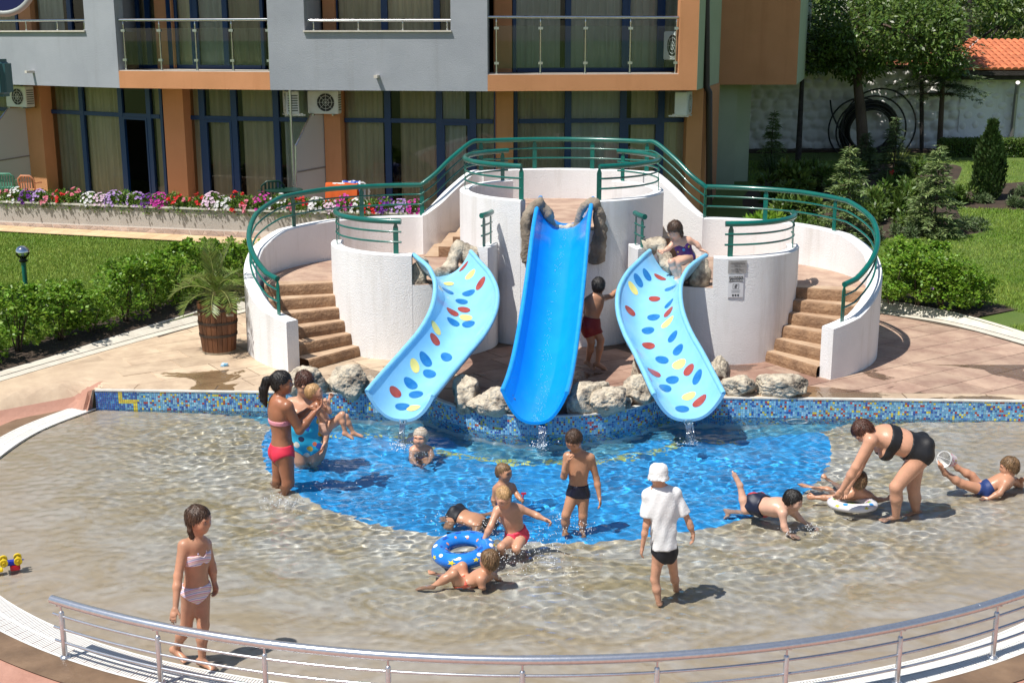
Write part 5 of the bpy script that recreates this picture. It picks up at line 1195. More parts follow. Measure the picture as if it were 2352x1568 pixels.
def conifer(name, label, base, h, rmax, m, bark, seed, whorls=16, droop=0.35, dens=1.0, z0=0.1, leafL=0.11, group=None, nb=7, trunk=0.03, up=0.0, cat='conifer', tipup=0.0):
    rs = np.random.RandomState(seed); rn = random.Random(seed); t = thing(name, label, cat, base, group); B = Vector(base); tr = MB().tube([B, B + Vector((rn.uniform(-.03, .03) * h, 0, h * 0.55)), B + Vector((0, 0, h))], [trunk, trunk * 0.6, 0.006], 8)
    parts = []
    for w_ in range(whorls):
        f = z0 + (1 - z0) * (w_ + rn.random() * 0.6) / whorls; L0 = rmax * (1 - f) ** 0.8 * rn.uniform(0.75, 1.1) + 0.03
        for k in range(nb):
            a = rn.random() * 6.28; L = L0 * rn.uniform(0.7, 1.15); p0 = B + Vector((0, 0, f * h)); dirv = Vector((math.cos(a), math.sin(a), 0))
            P = [p0 + dirv * (L * q) + Vector((0, 0, L * (up * q - droop * q * q + tipup * q ** 3))) for q in np.linspace(0, 1, 6)]
            if L > 0.35: tr.tube(P[:5], [0.012 * h / 3 + 0.003, 0.009 * h / 3 + .003, 0.006 * h / 3 + .002, 0.004, 0.003], 4)
            kk = max(6, int(L * 95 * dens)); q = rs.uniform(0.08, 1.0, kk); i = np.minimum((q * 5).astype(int), 4); fr = q * 5 - i; PA = np.array([list(x) for x in P]); c = PA[i] * (1 - fr)[:, None] + PA[i + 1] * fr[:, None]
            c = c + rs.normal(size=c.shape) * 0.012 * h ** 0.5; sd = np.where(rs.rand(kk) < 0.5, 1, -1)[:, None]; side = np.array([[-dirv.y, dirv.x, 0]]); d = unit(np.array([[dirv.x, dirv.y, 0]]) * 0.75 + side * sd * rs.uniform(0.2, 1.1, (kk, 1)) + rs.normal(size=(kk, 3)) * 0.25 + np.array([0, 0, -droop * 0.5])); n = unit(rs.normal(size=(kk, 3)) * 0.5 + np.array([0, 0, 1]))
            l = leafL * rs.uniform(0.6, 1.3, kk); parts.append(leaf_quads(c, d, n, l, l * 0.20))
    tr.build('trunk', bark, t, smooth=True, edge=60); v, f = joinq(parts); npmesh('foliage', v, f, m, t, smooth=False); return t
def gz(px, py):
    """point where a sight line meets the sloping lawn"""
    r = sight(px, py); t = (0.27 - 0.72 - CAM_H) / (r.z - 0.04 * r.y); p = r * t; return Vector((p.x, p.y, 0.27 + 0.04 * min(26, max(0, p.y - 18))))
# ---- dimpled white garden wall
YWALL = 42.0
gw = thing('garden_wall', 'tall white dimpled plaster wall behind the garden trees', 'garden wall', (12, YWALL, 1.2))
def dimple_wall():
    x0, x1, z0, z1 = 5.5, 19.5, 0.9, 3.85; h = 0.045; nx = int((x1 - x0) / h); nz = int((z1 - z0) / h); X, Z = np.meshgrid(np.linspace(x0, x1, nx), np.linspace(z0, z1, nz)); D = np.zeros_like(X); rs = np.random.RandomState(6); row = 0; z = z0 + 0.15
    while z < z1 - 0.1:
        x = x0 + (0.22 if row % 2 else 0)
        while x < x1:
            cx, cz = x + rs.uniform(-.06, .06), z + rs.uniform(-.05, .05); rx, rz_ = rs.uniform(0.16, 0.24), rs.uniform(0.12, 0.19); q = ((X - cx) / rx) ** 2 + ((Z - cz) / rz_) ** 2; D = np.maximum(D, 0.13 * np.sqrt(np.clip(1 - q, 0, 1))); x += 0.43
        z += 0.33; row += 1
    D += 0.012 * rs.rand(*D.shape)
    V = np.stack([X.ravel(), YWALL - D.ravel(), Z.ravel()], 1); idx_ = np.arange(nx * nz).reshape(nz, nx); F = np.stack([idx_[:-1, :-1], idx_[:-1, 1:], idx_[1:, 1:], idx_[1:, :-1]], -1).reshape(-1, 4)
    npmesh('dimpled_face', V, F, mat('white_lime_plaster', (0.84, 0.83, 0.80), 0.9, (0.74, 0.72, 0.69), 2, bump=0.3, bscale=30), gw, smooth=True)
    MB().box(x0, x1, YWALL + 0.02, YWALL + 0.3, z0 - 0.3, z1).build('wall_core', M_WHITE, gw); MB().box(x0 - .05, x1 + .05, YWALL - 0.12, YWALL + 0.35, z1, z1 + 0.12).build('wall_cap', M_BARKD, gw)
dimple_wall()
BEDS = []
def bedpx(pts):
    P = [gz(*p) for p in pts]; P = [(p.x, p.y) for p in P]; P = [tuple(q)[:2] for q in spline([(a, b, 0) for a, b in P], 4, closed=True)]; BEDS.append(P); return bed(P)
bedpx([(1720, 352), (1900, 350), (2130, 352), (2352, 350), (2400, 342), (1720, 342)])
bedpx([(1700, 470), (1760, 410), (1900, 385), (2080, 372), (2200, 378), (2210, 400), (2190, 440), (2210, 500), (2260, 535), (2100, 548), (1990, 555), (1850, 560)])
bedpx([(2190, 470), (2240, 432), (2352, 420), (2400, 425), (2400, 475), (2300, 480)])
grass()
# ---- trees at the back
def trunk_px(xs, Y): return [aty(x, y, Y) for x, y in xs]
tp = trunk_px([(1985, 350), (1978, 270), (1970, 190), (1966, 100), (1968, 20)], 40.0); tp[0].z = 1.1
c1 = clump_cloud(11.2, 39.8, 5.0, 2.3, 1.8, 1.15, 60, 3) + clump_cloud(13.2, 39.6, 4.6, 1.0, 1.1, .9, 16, 4, .3, .5) + clump_cloud(10.0, 39.5, 4.3, 1.0, 1.0, .5, 12, 5, .3, .45)
tree('broadleaf_tree', 'tall broadleaf tree whose trunk stands in front of the hose coil', tp[0], tp, 0.20, c1, 15000, 0.17, M_LEAFD, M_BARK, 'garden trees', seed=5, droop=0.3)
p = gz(1833, 372); conifer('cedar_tree', 'thin cedar with dark bare trunk nearest the orange wing', p, 5.4, 1.35, M_NEEDLE, M_BARKD, 12, whorls=13, droop=0.30, dens=0.55, z0=0.50, leafL=0.16, group='garden trees', nb=6, trunk=0.10)
p = gz(2157, 352); conifer('cedar_tree', 'tall spreading cedar with grey trunk beside the tiled roof', p, 6.6, 2.3, M_NEEDLE, M_BARK, 13, whorls=20, droop=0.22, dens=0.75, z0=0.27, leafL=0.17, group='garden trees', nb=8, trunk=0.10, up=0.08)
GS = 'young conifers in the shady bed'
for x, y, h, r, m_, sd, lb, dn in ((1772, 392, 1.75, 0.42, M_NEEDLEL, 21, 'young feathery conifer alone on the strip of grass under the orange wing', 1.2), (1938, 560, 2.1, 0.72, M_NEEDLEL, 22, 'bright feathery young cedar just behind the right tower railing', 1.2), (2048, 420, 1.8, 0.55, M_NEEDLE, 23, 'dark young cedar in front of the hose coil', 0.9), (2142, 545, 2.0, 0.75, M_NEEDLEL, 24, 'broad feathery young cedar at the lawn side of the shady bed', 1.2), (1985, 400, 1.2, 0.5, M_NEEDLE, 26, 'low dark cedar left of the hose coil foot', 0.8)):
    p = gz(x, y); conifer('young_cedar', lb, p, h, r, m_, M_BARK, sd, whorls=18, droop=0.25, dens=dn, z0=0.05, leafL=0.13, group=GS, nb=8, trunk=0.03, up=0.15)
def thuja(px, py, h, r, seed, label):
    p = gz(px, py); rs = np.random.RandomState(seed); t = thing('thuja', label, 'conifer', p); k = 5200; f = rs.rand(k); prof = np.interp(f, [0, .15, .55, .82, .88, 1.0], [.7, 1.0, .95, .45, .28, .22]) * r; a = rs.uniform(0, 6.28, k); lump = 1 + 0.12 * np.sin(a * 5 + f * 9) + .08 * np.sin(a * 9 - f * 23); rr = prof * lump * rs.uniform(0.75, 1.02, k)
    c = np.stack([p.x + rr * np.cos(a), p.y + rr * np.sin(a), p.z + 0.03 + f * h], 1); d = np.stack([np.cos(a) * .45, np.sin(a) * .45, np.full(k, 1.0)], 1) + rs.normal(size=(k, 3)) * .25; n = np.stack([np.cos(a), np.sin(a), np.full(k, .2)], 1) + rs.normal(size=(k, 3)) * .5; L = rs.uniform(.07, .13, k); v, q = leaf_quads(c, d, n, L, L * .55); npmesh('foliage', v, q, M_THUJA, t, smooth=False); MB().tube([p, p + Vector((0, 0, h * .8))], [.05, .02], 7).build('trunk', M_BARKD, t)
thuja(2265, 462, 1.95, 0.36, 31, 'dark green thuja with a knobbed top on the right lawn')
def box_hedge():
    a = gz(2168, 362); b = gz(2420, 362); t = thing('box_hedge', 'clipped low box hedge in front of the white wall', 'hedge', a); rs = np.random.RandomState(9); k = 9000; L = b.x - a.x; h = 0.52; dep = 0.5
    face = rs.rand(k); x = a.x + rs.rand(k) * L; y = np.where(face < .5, a.y, a.y + rs.rand(k) * dep); z = np.where(face < .5, a.z + rs.rand(k) * h, a.z + h) ; x = np.where(face > .93, a.x, x); z = np.where(face > .93, a.z + rs.rand(k) * h, z)
    c = np.stack([x, y, z], 1) + rs.normal(size=(k, 3)) * .03; d = rand_dirs(rs, k); d[:, 1] -= .3; d[:, 2] += .3; n = rs.normal(size=(k, 3)) * .7 + np.array([-.2, -.5, .7]); l = rs.uniform(.05, .09, k); v, q = leaf_quads(c, d, n, l, l * .6); npmesh('foliage', v, q, M_LEAFD, t, smooth=False)
    MB().box(a.x + .05, b.x, a.y + .05, a.y + dep - .05, a.z, a.z + h - .05).build('inner_twigs', M_BARKD, t)
box_hedge()
def tuft(px, py, h, k, seed, label, m_, name='yucca', wd=0.035, spread=0.8, cat='plant', group=None):
    p = gz(px, py); rs = np.random.RandomState(seed); t = thing(name, label, cat, p, group); a = rs.uniform(0, 6.28, k); e = rs.uniform(.15, 1.0, k); d = np.stack([np.cos(a) * e * spread, np.sin(a) * e * spread, 1.05 - .6 * e], 1); d = unit(d); c = np.tile(np.array([[p.x, p.y, p.z]]), (k, 1)) + rs.normal(size=(k, 3)) * np.array([.05, .05, .02]); n = np.stack([-np.cos(a) * .5, -np.sin(a) * .5, np.full(k, 1.0)], 1); L = h * rs.uniform(.7, 1.1, k); v, q = leaf_quads(c, d, n, L, np.full(k, wd)); npmesh('leaves', v, q, m_, t, smooth=False); return t
GY = 'yuccas in the shady bed'
tuft(1775, 408, .75, 60, 41, 'spiky yucca at the foot of the thin dark cedar, column side', M_THUJA, group=GY); tuft(1870, 398, .62, 50, 42, 'spiky yucca between the thin dark cedar and the hose coil', M_THUJA, group=GY); tuft(2062, 385, .7, 45, 43, 'pale spiky yucca right of the hose coil', M_LEAFY, group=GY)
def ground_shrub(px, py, r, h, seed, label, m_=None, leaf=.09, k=1500, wr=.45, name='low_shrub', group='low shrubs in the beds'):
    p = gz(px, py); rs = np.random.RandomState(seed); t = thing(name, label, 'shrub', p, group); cl = clump_cloud(p.x, p.y, p.z + h * .45, r * .75, r * .7, h * .38, 14, seed, r * .22, r * .4); cl = np.array(cl); pick = rs.randint(0, len(cl), k); dr = rand_dirs(rs, k); c = cl[pick, :3] + dr * (cl[pick, 3] * rs.uniform(.3, 1, k))[:, None]; c[:, 2] = np.maximum(c[:, 2], p.z + .01); d = dr + rs.normal(size=(k, 3)) * .4; d[:, 2] += .4; n = rs.normal(size=(k, 3)) * .6 + np.array([-.2, -.2, 1]); L = leaf * rs.uniform(.6, 1.2, k); v, q = leaf_quads(c, d, n, L, L * wr); npmesh('foliage', v, q, m_ or M_LEAFD, t, smooth=False)
for a in ((1800, 470, .75, 1.0, 51, 'big dark leafy shrub behind the railing nearest the green column', M_LEAFD, .2), (1870, 450, .7, .9, 52, 'dark leafy shrub left of the bright young cedar', M_LEAFD, .16), (2030, 500, .7, .8, 53, 'dark shrub with dry leaves between the two feathery cedars', M_LEAFD, .16), (1760, 555, .5, .55, 54, 'broad-leaved bright shrub tight behind the tower railing', M_LEAF, .22), (1850, 560, .5, .6, 59, 'fine dark shrub under the railing bend', M_LEAFD, .1), (1930, 470, .6, .7, 91, 'dark shrub behind the bright feathery young cedar', M_LEAFD, .14), (1985, 515, .55, .6, 92, 'dark low shrub right of the bright feathery young cedar', M_LEAFD, .12), (2085, 470, .6, .75, 93, 'dark shrub left of the broad feathery cedar', M_LEAFD, .14), (2100, 530, .5, .5, 94, 'dark shrub in front of the broad feathery cedar', M_LEAFD, .12), (1950, 420, .6, .6, 95, 'dark shrub below the hose coil on the column side', M_LEAFD, .14), (2090, 420, .6, .6, 96, 'dark shrub below the tall cedar trunk', M_LEAFD, .14), (1830, 520, .6, .7, 97, 'dark shrub in the middle of the bed behind the railing', M_LEAFD, .16), (2190, 470, .5, .5, 98, 'dark shrub at the lawn edge of the shady bed', M_LEAFD, .12)):
    x, y, r, h, sd, lb, m_, lf = a; ground_shrub(x, y, r, h, sd, lb, m_, lf)
for a in ((1990, 548, .42, .28, 55, 'spreading juniper nearest the railing bend', ), (2080, 545, .45, .28, 56, 'spreading juniper in the middle of the bed edge'), (2170, 538, .45, .28, 57, 'spreading juniper under the broad young cedar'), (2235, 530, .40, .26, 58, 'spreading juniper at the tip of the bed'), (2255, 470, .28, .22, 61, 'small juniper left of the thuja foot'), (2330, 476, .3, .22, 62, 'small juniper right of the thuja'), (2345, 455, .35, .3, 63, 'low shrub at the right picture edge behind the juniper'), (2120, 400, .4, .3, 64, 'low shrub under the tall cedar trunk')):
    x, y, r, h, sd, lb = a; ground_shrub(x, y, r, h, sd, lb, M_NEEDLE, .10, 1300, .22, 'juniper')
# red canna blossom
def canna(px, py, label):
    p = gz(px, py); t = tuft(px, py, .55, 16, 71, label, M_LEAFD, 'red_canna', .12, .7, 'flower'); rs = np.random.RandomState(3); k = 20; c = np.array([[p.x, p.y - .1, p.z + .5]]) + rs.normal(size=(k, 3)) * .03; v, q = leaf_quads(c, rand_dirs(rs, k), rand_dirs(rs, k), np.full(k, .05), np.full(k, .045)); npmesh('blossom', v, q, mat('red_petal', (.55, .02, .02), .5, trans=.2), t, smooth=False)
canna(2043, 438, 'red flower among the dark shrubs in front of the hose coil')
# ---- distant trees beyond the wall
GF = 'trees beyond the garden wall'
for x, Y, z, rx, rz_, m_, sd, lb, nl, lf, dr in ((8.3, 47, 5.0, 2.6, 2.6, M_LEAFD, 81, 'dark tree beyond the wall next to the orange wing', 9000, .24, .3), (13, 50, 5.2, 3.2, 2.4, M_LEAFD, 82, 'dark tree beyond the wall behind the broadleaf trunk', 9000, .26, .3), (18.2, 52, 5.4, 3.0, 2.4, M_LEAFD, 83, 'dark tree beyond the wall behind the tall cedar', 9000, .26, .3), (21.8, 58, 6.5, 3.2, 2.6, M_LEAFY, 84, 'light weeping willow above the tiled roof', 11000, .34, 2.2), (25.5, 62, 6.5, 3.0, 3.0, M_LEAFY, 85, 'light drooping tree at the upper right corner', 8000, .34, 2.0)):
    b = Vector((x, Y, 1.2)); tree('garden_tree', lb, b, [b, b + Vector((.1, 0, 2)), b + Vector((0, 0, z))], .22, clump_cloud(x, Y, z, rx, rx * .7, rz_, 40, sd, .6, 1.1), nl, lf, m_, M_BARKD, GF, seed=sd, droop=dr, wr=.4 if dr < 1 else .14)
# ---- tiled-roof house at the right edge
house = thing('tiled_house', 'white house with orange clay roof tiles behind the hedge at the right edge', 'house', (17.5, 43.2, 1.2))
def tiled():
    YE = 41.2; A = aty(2165, 162, YE); Bx = A.x + 9; zE = A.z; R1 = aty(2238, 96, 44.6); ridge_z = R1.z; rx0 = R1.x
    # front slope and left hip
    def front(u, v): # u along eave, v up-slope 0..1
        x0 = lerp(A.x, rx0, v); return Vector((lerp(x0, Bx, u), lerp(YE, 44.6, v), lerp(zE, ridge_z, v)))
    MT = object_tint(mat('clay_tile', (0.62, 0.20, 0.085), .75, (0.48, 0.14, 0.06), 3), .15)
    mb = MB(); mb.add([front(0, 0), front(1, 0), front(1, 1), front(0, 1)], [(0, 1, 2, 3)]); P = Vector((A.x + 1.0, 48, zE)); mb.add([Vector((A.x, YE, zE)), Vector((rx0, 44.6, ridge_z)), Vector((A.x - .2, 48.5, zE))], [(0, 1, 2)]); rf = mb.build('roof', mat('roof_underlay', (.3, .1, .05), .9), house)
    W_ = .22; rows = 9; mh = MB(); n = 6; L = (front(0.5, 1) - front(.5, 0)).length / rows + .07; V = []
    for zz, r in ((0, .115), (L, .095)):
        for k in range(n + 1): an = math.pi * k / n; V.append((r * math.cos(an), zz, r * .8 * math.sin(an)))
    mh.add(V, [(k, n + 1 + k, n + 2 + k, k + 1) for k in range(n)] + [tuple(range(n + 1))]); tm = mh.mesh('roof_tile', MT, False)
    sl_ = math.atan2(ridge_z - zE, 44.6 - YE); cnt = 0
    for r in range(rows):
        v = r / rows; x0 = lerp(A.x, rx0, v); x = x0 + .1
        while x < 18.9 and cnt < 290:
            o = link('roof_tile', tm); o.parent = rf; o.location = Vector((x, lerp(YE, 44.6, v) - .02, lerp(zE, ridge_z, v) + .015)); o.rotation_euler = (sl_, 0, 0); x += W_; cnt += 1
    hp = MB(); a, b = Vector((A.x, YE, zE + .05)), Vector((rx0, 44.6, ridge_z + .05)); N = 12
    for k in range(N): q0, q1 = a.lerp(b, k / N), a.lerp(b, (k + .93) / N); hp2 = MB().tube([q0, q1], [.16, .13], 8); hp2.build('hip_tile', MT, rf, smooth=True, edge=50)
    MB().tube([a + Vector((.02, -.05, -.07)), b + Vector((.02, -.05, -.07))], .14, 8).build('hip_mortar', mat('pale_mortar', (.66, .60, .54), .9), rf)
    MB().box(A.x, Bx, YE - .02, YE + .10, zE - .16, zE - .02).build('gutter', M_BARKD, house); MB().box(A.x + 0.9, Bx, YE + .7, 46, 1.0, zE - .05).build('house_wall', M_WHITE, house); MB().box(A.x + .3, Bx, YE + .12, YE + .7, zE - .3, zE - .18).build('eaves_beam', M_BARKD, house)
    MB().tube([aty(2338, 190, YE - .05), aty(2334, 215, YE + .5), aty(2322, 330, YE + .6)], .07, 8).build('downpipe', mat('zinc', (.35, .34, .33), .4, metal=.7), house)
tiled()
# dark posts on the wall and the hose coil
def post(px, y0, y1, w_, label, Y=41.6):
    a = aty(px, y0, Y); b = aty(px, y1, Y); mb = MB(); mb.tube([b, a], w_, 8); mb.tube([b, b + Vector((0, 0, .06))], w_ * 1.6, 8); tag(mb.build('dark_post', M_BARKD), label, 'post')
post(2117, 175, 348, .07, 'dark round post standing against the white wall right of the hose coil')
def hose():
    t = thing('hose_coil', 'big coil of black plastic hose leaning on the white wall', 'hose', aty(1995, 345, 41.3)); rn = random.Random(2); c = aty(1995, 297, 41.5); mb = MB(); P = []
    for k in range(400):
        a = k * .157; w_ = .80 + .12 * math.sin(a * .131 + 1) + .05 * math.sin(a * .31); P.append(c + Vector((w_ * math.cos(a), -.12 + .12 * math.sin(a * .17) - .15 * (math.sin(a)) , w_ * .98 * math.sin(a))))
    mb.tube(P, .032, 6)
    for ox, oz, r in ((-.35, 0, 1.0), (.28, .12, 1.18), (.1, .02, 1.05), (-.15, -.05, .95)):
        mb.tube([c + Vector((ox + r * math.cos(k * .157), -.2, oz + r * math.sin(k * .157))) for k in range(40)], .03, 6, closed=True)
    mb.build('coil', M_BLACK, t, smooth=True); Q_ = spline([aty(1907, 230, 41.3), aty(1912, 262, 41.2), aty(1930, 300, 41.1), aty(1960, 345, 41.2)], 6); MB().tube(Q_, .03, 6).build('loose_end', M_BLACK, t, smooth=True)
hose()
# ------------------------------------------------------------------ people: one continuous skin per body, grown from blended volumes
def vnp(v): return np.array([v[0], v[1], v[2]], float)
def nrm(v): return v / max(1e-9, np.linalg.norm(v))
class Field:
    def __init__(s, lo, hi, h):
        s.lo = np.array(lo); s.h = h; s.n = np.maximum(4, np.ceil((np.array(hi) - s.lo) / h).astype(int) + 1)
        s.ax = [(s.lo[i] + h * np.arange(s.n[i])).astype(np.float32) for i in range(3)]
    def new(s): return np.full(s.n, 0.6, np.float32)
    def block(s, lo, hi):
        a = np.clip(np.floor((lo - s.lo) / s.h).astype(int), 0, s.n - 1); b = np.clip(np.ceil((hi - s.lo) / s.h).astype(int) + 1, 1, s.n)
        if np.any(b <= a): return None, None
        sl_ = tuple(slice(a[i], b[i]) for i in range(3)); P = np.stack(np.meshgrid(*[s.ax[i][sl_[i]] for i in range(3)], indexing='ij'), -1); return sl_, P
    def grid(s): return np.stack(np.meshgrid(*s.ax, indexing='ij'), -1)
def pd(pr, P):
    if pr[0] == 'c':
        _, a, b, ra, rb, k = pr; ba = (b - a).astype(np.float32); L = max(1e-8, float(ba @ ba)); q = P - a.astype(np.float32); t = np.clip((q @ ba) / L, 0, 1); return np.linalg.norm(q - t[..., None] * ba, axis=-1) - (ra + (rb - ra) * t)
    _, c, M, r, k = pr; q = (P - c.astype(np.float32)) @ M.T.astype(np.float32); r = np.asarray(r, np.float32); k0 = np.linalg.norm(q / r, axis=-1); k1 = np.linalg.norm(q / (r * r), axis=-1); return k0 * (k0 - 1) / np.maximum(k1, 1e-6)
def pbox(pr, m=0.06):
    if pr[0] == 'c': a, b, r = pr[1], pr[2], max(pr[3], pr[4]) + m; return np.minimum(a, b) - r, np.maximum(a, b) + r
    r = float(max(pr[3])) + m; return pr[1] - r, pr[1] + r
def smin(a, b, k):
    h = np.maximum(k - np.abs(a - b), 0) / k; return np.minimum(a, b) - h * h * k * 0.25
def fill(F, D, prims):
    for pr in prims:
        sl_, P = F.block(*pbox(pr))
        if sl_ is None: continue
        D[sl_] = smin(D[sl_], pd(pr, P).astype(np.float32), pr[-1])
    return D
def nets(F, D):
    """surface nets: smooth closed quad mesh of the zero level"""
    D = D.copy(); 
    for ax in range(3):
        ix = [slice(None)] * 3; ix[ax] = 0; D[tuple(ix)] = np.maximum(D[tuple(ix)], F.h); ix[ax] = -1; D[tuple(ix)] = np.maximum(D[tuple(ix)], F.h)
    s = D < 0; n = np.array(D.shape) - 1; cnt = np.zeros(n, np.int8)
    for o in np.ndindex(2, 2, 2): cnt += s[o[0]:o[0] + n[0], o[1]:o[1] + n[1], o[2]:o[2] + n[2]]
    act = (cnt > 0) & (cnt < 8); I = np.argwhere(act); idx_ = -np.ones(n, np.int64); idx_[act] = np.arange(len(I))
    if len(I) == 0: return np.zeros((0, 3)), np.zeros((0, 4), int)
    acc = np.zeros((len(I), 3)); num = np.zeros(len(I)); cor = [np.array(o) for o in np.ndindex(2, 2, 2)]; val = {tuple(o): D[I[:, 0] + o[0], I[:, 1] + o[1], I[:, 2] + o[2]] for o in cor}
    for o in cor:
        for ax in range(3):
            if o[ax]: continue
            q = o.copy(); q[ax] = 1; a, b = val[tuple(o)], val[tuple(q)]; m_ = (a < 0) != (b < 0); t = np.where(m_, a / np.where(m_, a - b, 1), 0); p = np.tile(o.astype(float), (len(I), 1)); p[:, ax] += t; acc += np.where(m_[:, None], p, 0); num += m_
    V = F.lo + F.h * (I + acc / num[:, None]); Q_ = []
    for ax in range(3):
        u, v = (ax + 1) % 3, (ax + 2) % 3; a = [slice(None)] * 3; b = [slice(None)] * 3; a[ax] = slice(0, -1); b[ax] = slice(1, None); s0, s1 = s[tuple(a)], s[tuple(b)]; E = np.argwhere(s0 != s1); ok = (E[:, u] > 0) & (E[:, v] > 0) & (E[:, u] < n[u]) & (E[:, v] < n[v]); E = E[ok]; du = np.zeros(3, int); du[u] = 1; dv = np.zeros(3, int); dv[v] = 1
        g = lambda X: idx_[X[:, 0], X[:, 1], X[:, 2]]
        q = np.stack([g(E - du - dv), g(E - dv), g(E), g(E - du)], 1); flip = ~s0[E[:, 0], E[:, 1], E[:, 2]]; q[flip] = q[flip][:, ::-1]; Q_.append(q)
    return V, np.concatenate(Q_)
def skin_mat(name, c):
    c2 = (min(1, c[0] * 1.30 + .01), min(1, c[1] * 1.20 + .01), min(1, c[2] * 1.15 + .01)); m = mat(name, c, 0.36, c2, 4.5, spec=0.5, bump=0.10, bscale=90); return m
def cloth(name, c, rough=0.55, c2=None, sc=9.0, ramp=(0.45, 0.55), stretch=None): return mat(name, c, rough, c2, sc, ramp=ramp, stretch=stretch, bump=0.15, bscale=150)
def STRAND(h):
    nm = h.name + '_strand'
    if nm in MATS: return MATS[nm]
    m = h.copy(); m.name = nm; island_tint(m, 0.45, 0.01); MATS[nm] = m; return m
HAIRM = lambda nm, c: mat(nm, c, 0.38, tuple(x * 2.0 + 0.008 for x in c), 30, stretch=(1, 1, 0.3), bump=0.5, bscale=90, spec=0.5)
def stripes(name, cols, axis_scale, rot=(0, 0, 0), rough=0.5):
    if name in MATS: return MATS[name]
    m = bpy.data.materials.new(name); m.use_nodes = True; n, l = nodes_of(m); b = n['Principled BSDF']; b.inputs['Roughness'].default_value = rough
    tc = n.new('ShaderNodeTexCoord'); mp = n.new('ShaderNodeMapping'); mp.inputs['Rotation'].default_value = rot; mp.inputs['Scale'].default_value = (axis_scale,) * 3; l.new(tc.outputs['Object'], mp.inputs[0]); sx = n.new('ShaderNodeSeparateXYZ'); l.new(mp.outputs[0], sx.inputs[0]); fr = n.new('ShaderNodeMath'); fr.operation = 'FRACT'; l.new(sx.outputs[2], fr.inputs[0])
    r = n.new('ShaderNodeValToRGB'); r.color_ramp.interpolation = 'CONSTANT'; k = len(cols)
    while len(r.color_ramp.elements) < k: r.color_ramp.elements.new(0.5)
    for i, c in enumerate(cols): r.color_ramp.elements[i].position = i / k; r.color_ramp.elements[i].color = (*c, 1)
    l.new(fr.outputs[0], r.inputs[0]); l.new(r.outputs[0], b.inputs['Base Color']); MATS[name] = m; return m
def spots(name, base, cols, scale=12.0, rough=0.5, size=0.42):
    if name in MATS: return MATS[name]
    m = bpy.data.materials.new(name); m.use_nodes = True; n, l = nodes_of(m); b = n['Principled BSDF']; b.inputs['Roughness'].default_value = rough
    tc = n.new('ShaderNodeTexCoord'); v = n.new('ShaderNodeTexVoronoi'); v.inputs['Scale'].default_value = scale; l.new(tc.outputs['Object'], v.inputs['Vector']); lt = n.new('ShaderNodeMath'); lt.operation = 'LESS_THAN'; lt.inputs[1].default_value = size; l.new(v.outputs['Distance'], lt.inputs[0])
    sx = n.new('ShaderNodeSeparateColor'); l.new(v.outputs['Color'], sx.inputs[0]); r = n.new('ShaderNodeValToRGB'); r.color_ramp.interpolation = 'CONSTANT'
    while len(r.color_ramp.elements) < len(cols): r.color_ramp.elements.new(0.5)
    for i, c in enumerate(cols): r.color_ramp.elements[i].position = i / len(cols); r.color_ramp.elements[i].color = (*c, 1)
    l.new(sx.outputs[0], r.inputs[0]); mx = n.new('ShaderNodeMix'); mx.data_type = 'RGBA'; mx.inputs[6].default_value = (*base, 1); l.new(lt.outputs[0], mx.inputs[0]); l.new(r.outputs[0], mx.inputs[7]); l.new(mx.outputs[2], b.inputs['Base Color']); MATS[name] = m; return m
M_EYE = mat('eye_dark', (0.02, 0.015, 0.012), 0.2); M_LIP = mat('lips', (0.42, 0.14, 0.11), 0.5); M_EYEW = mat('eye_white', (0.75, 0.73, 0.70), 0.3)
PEOPLE = []
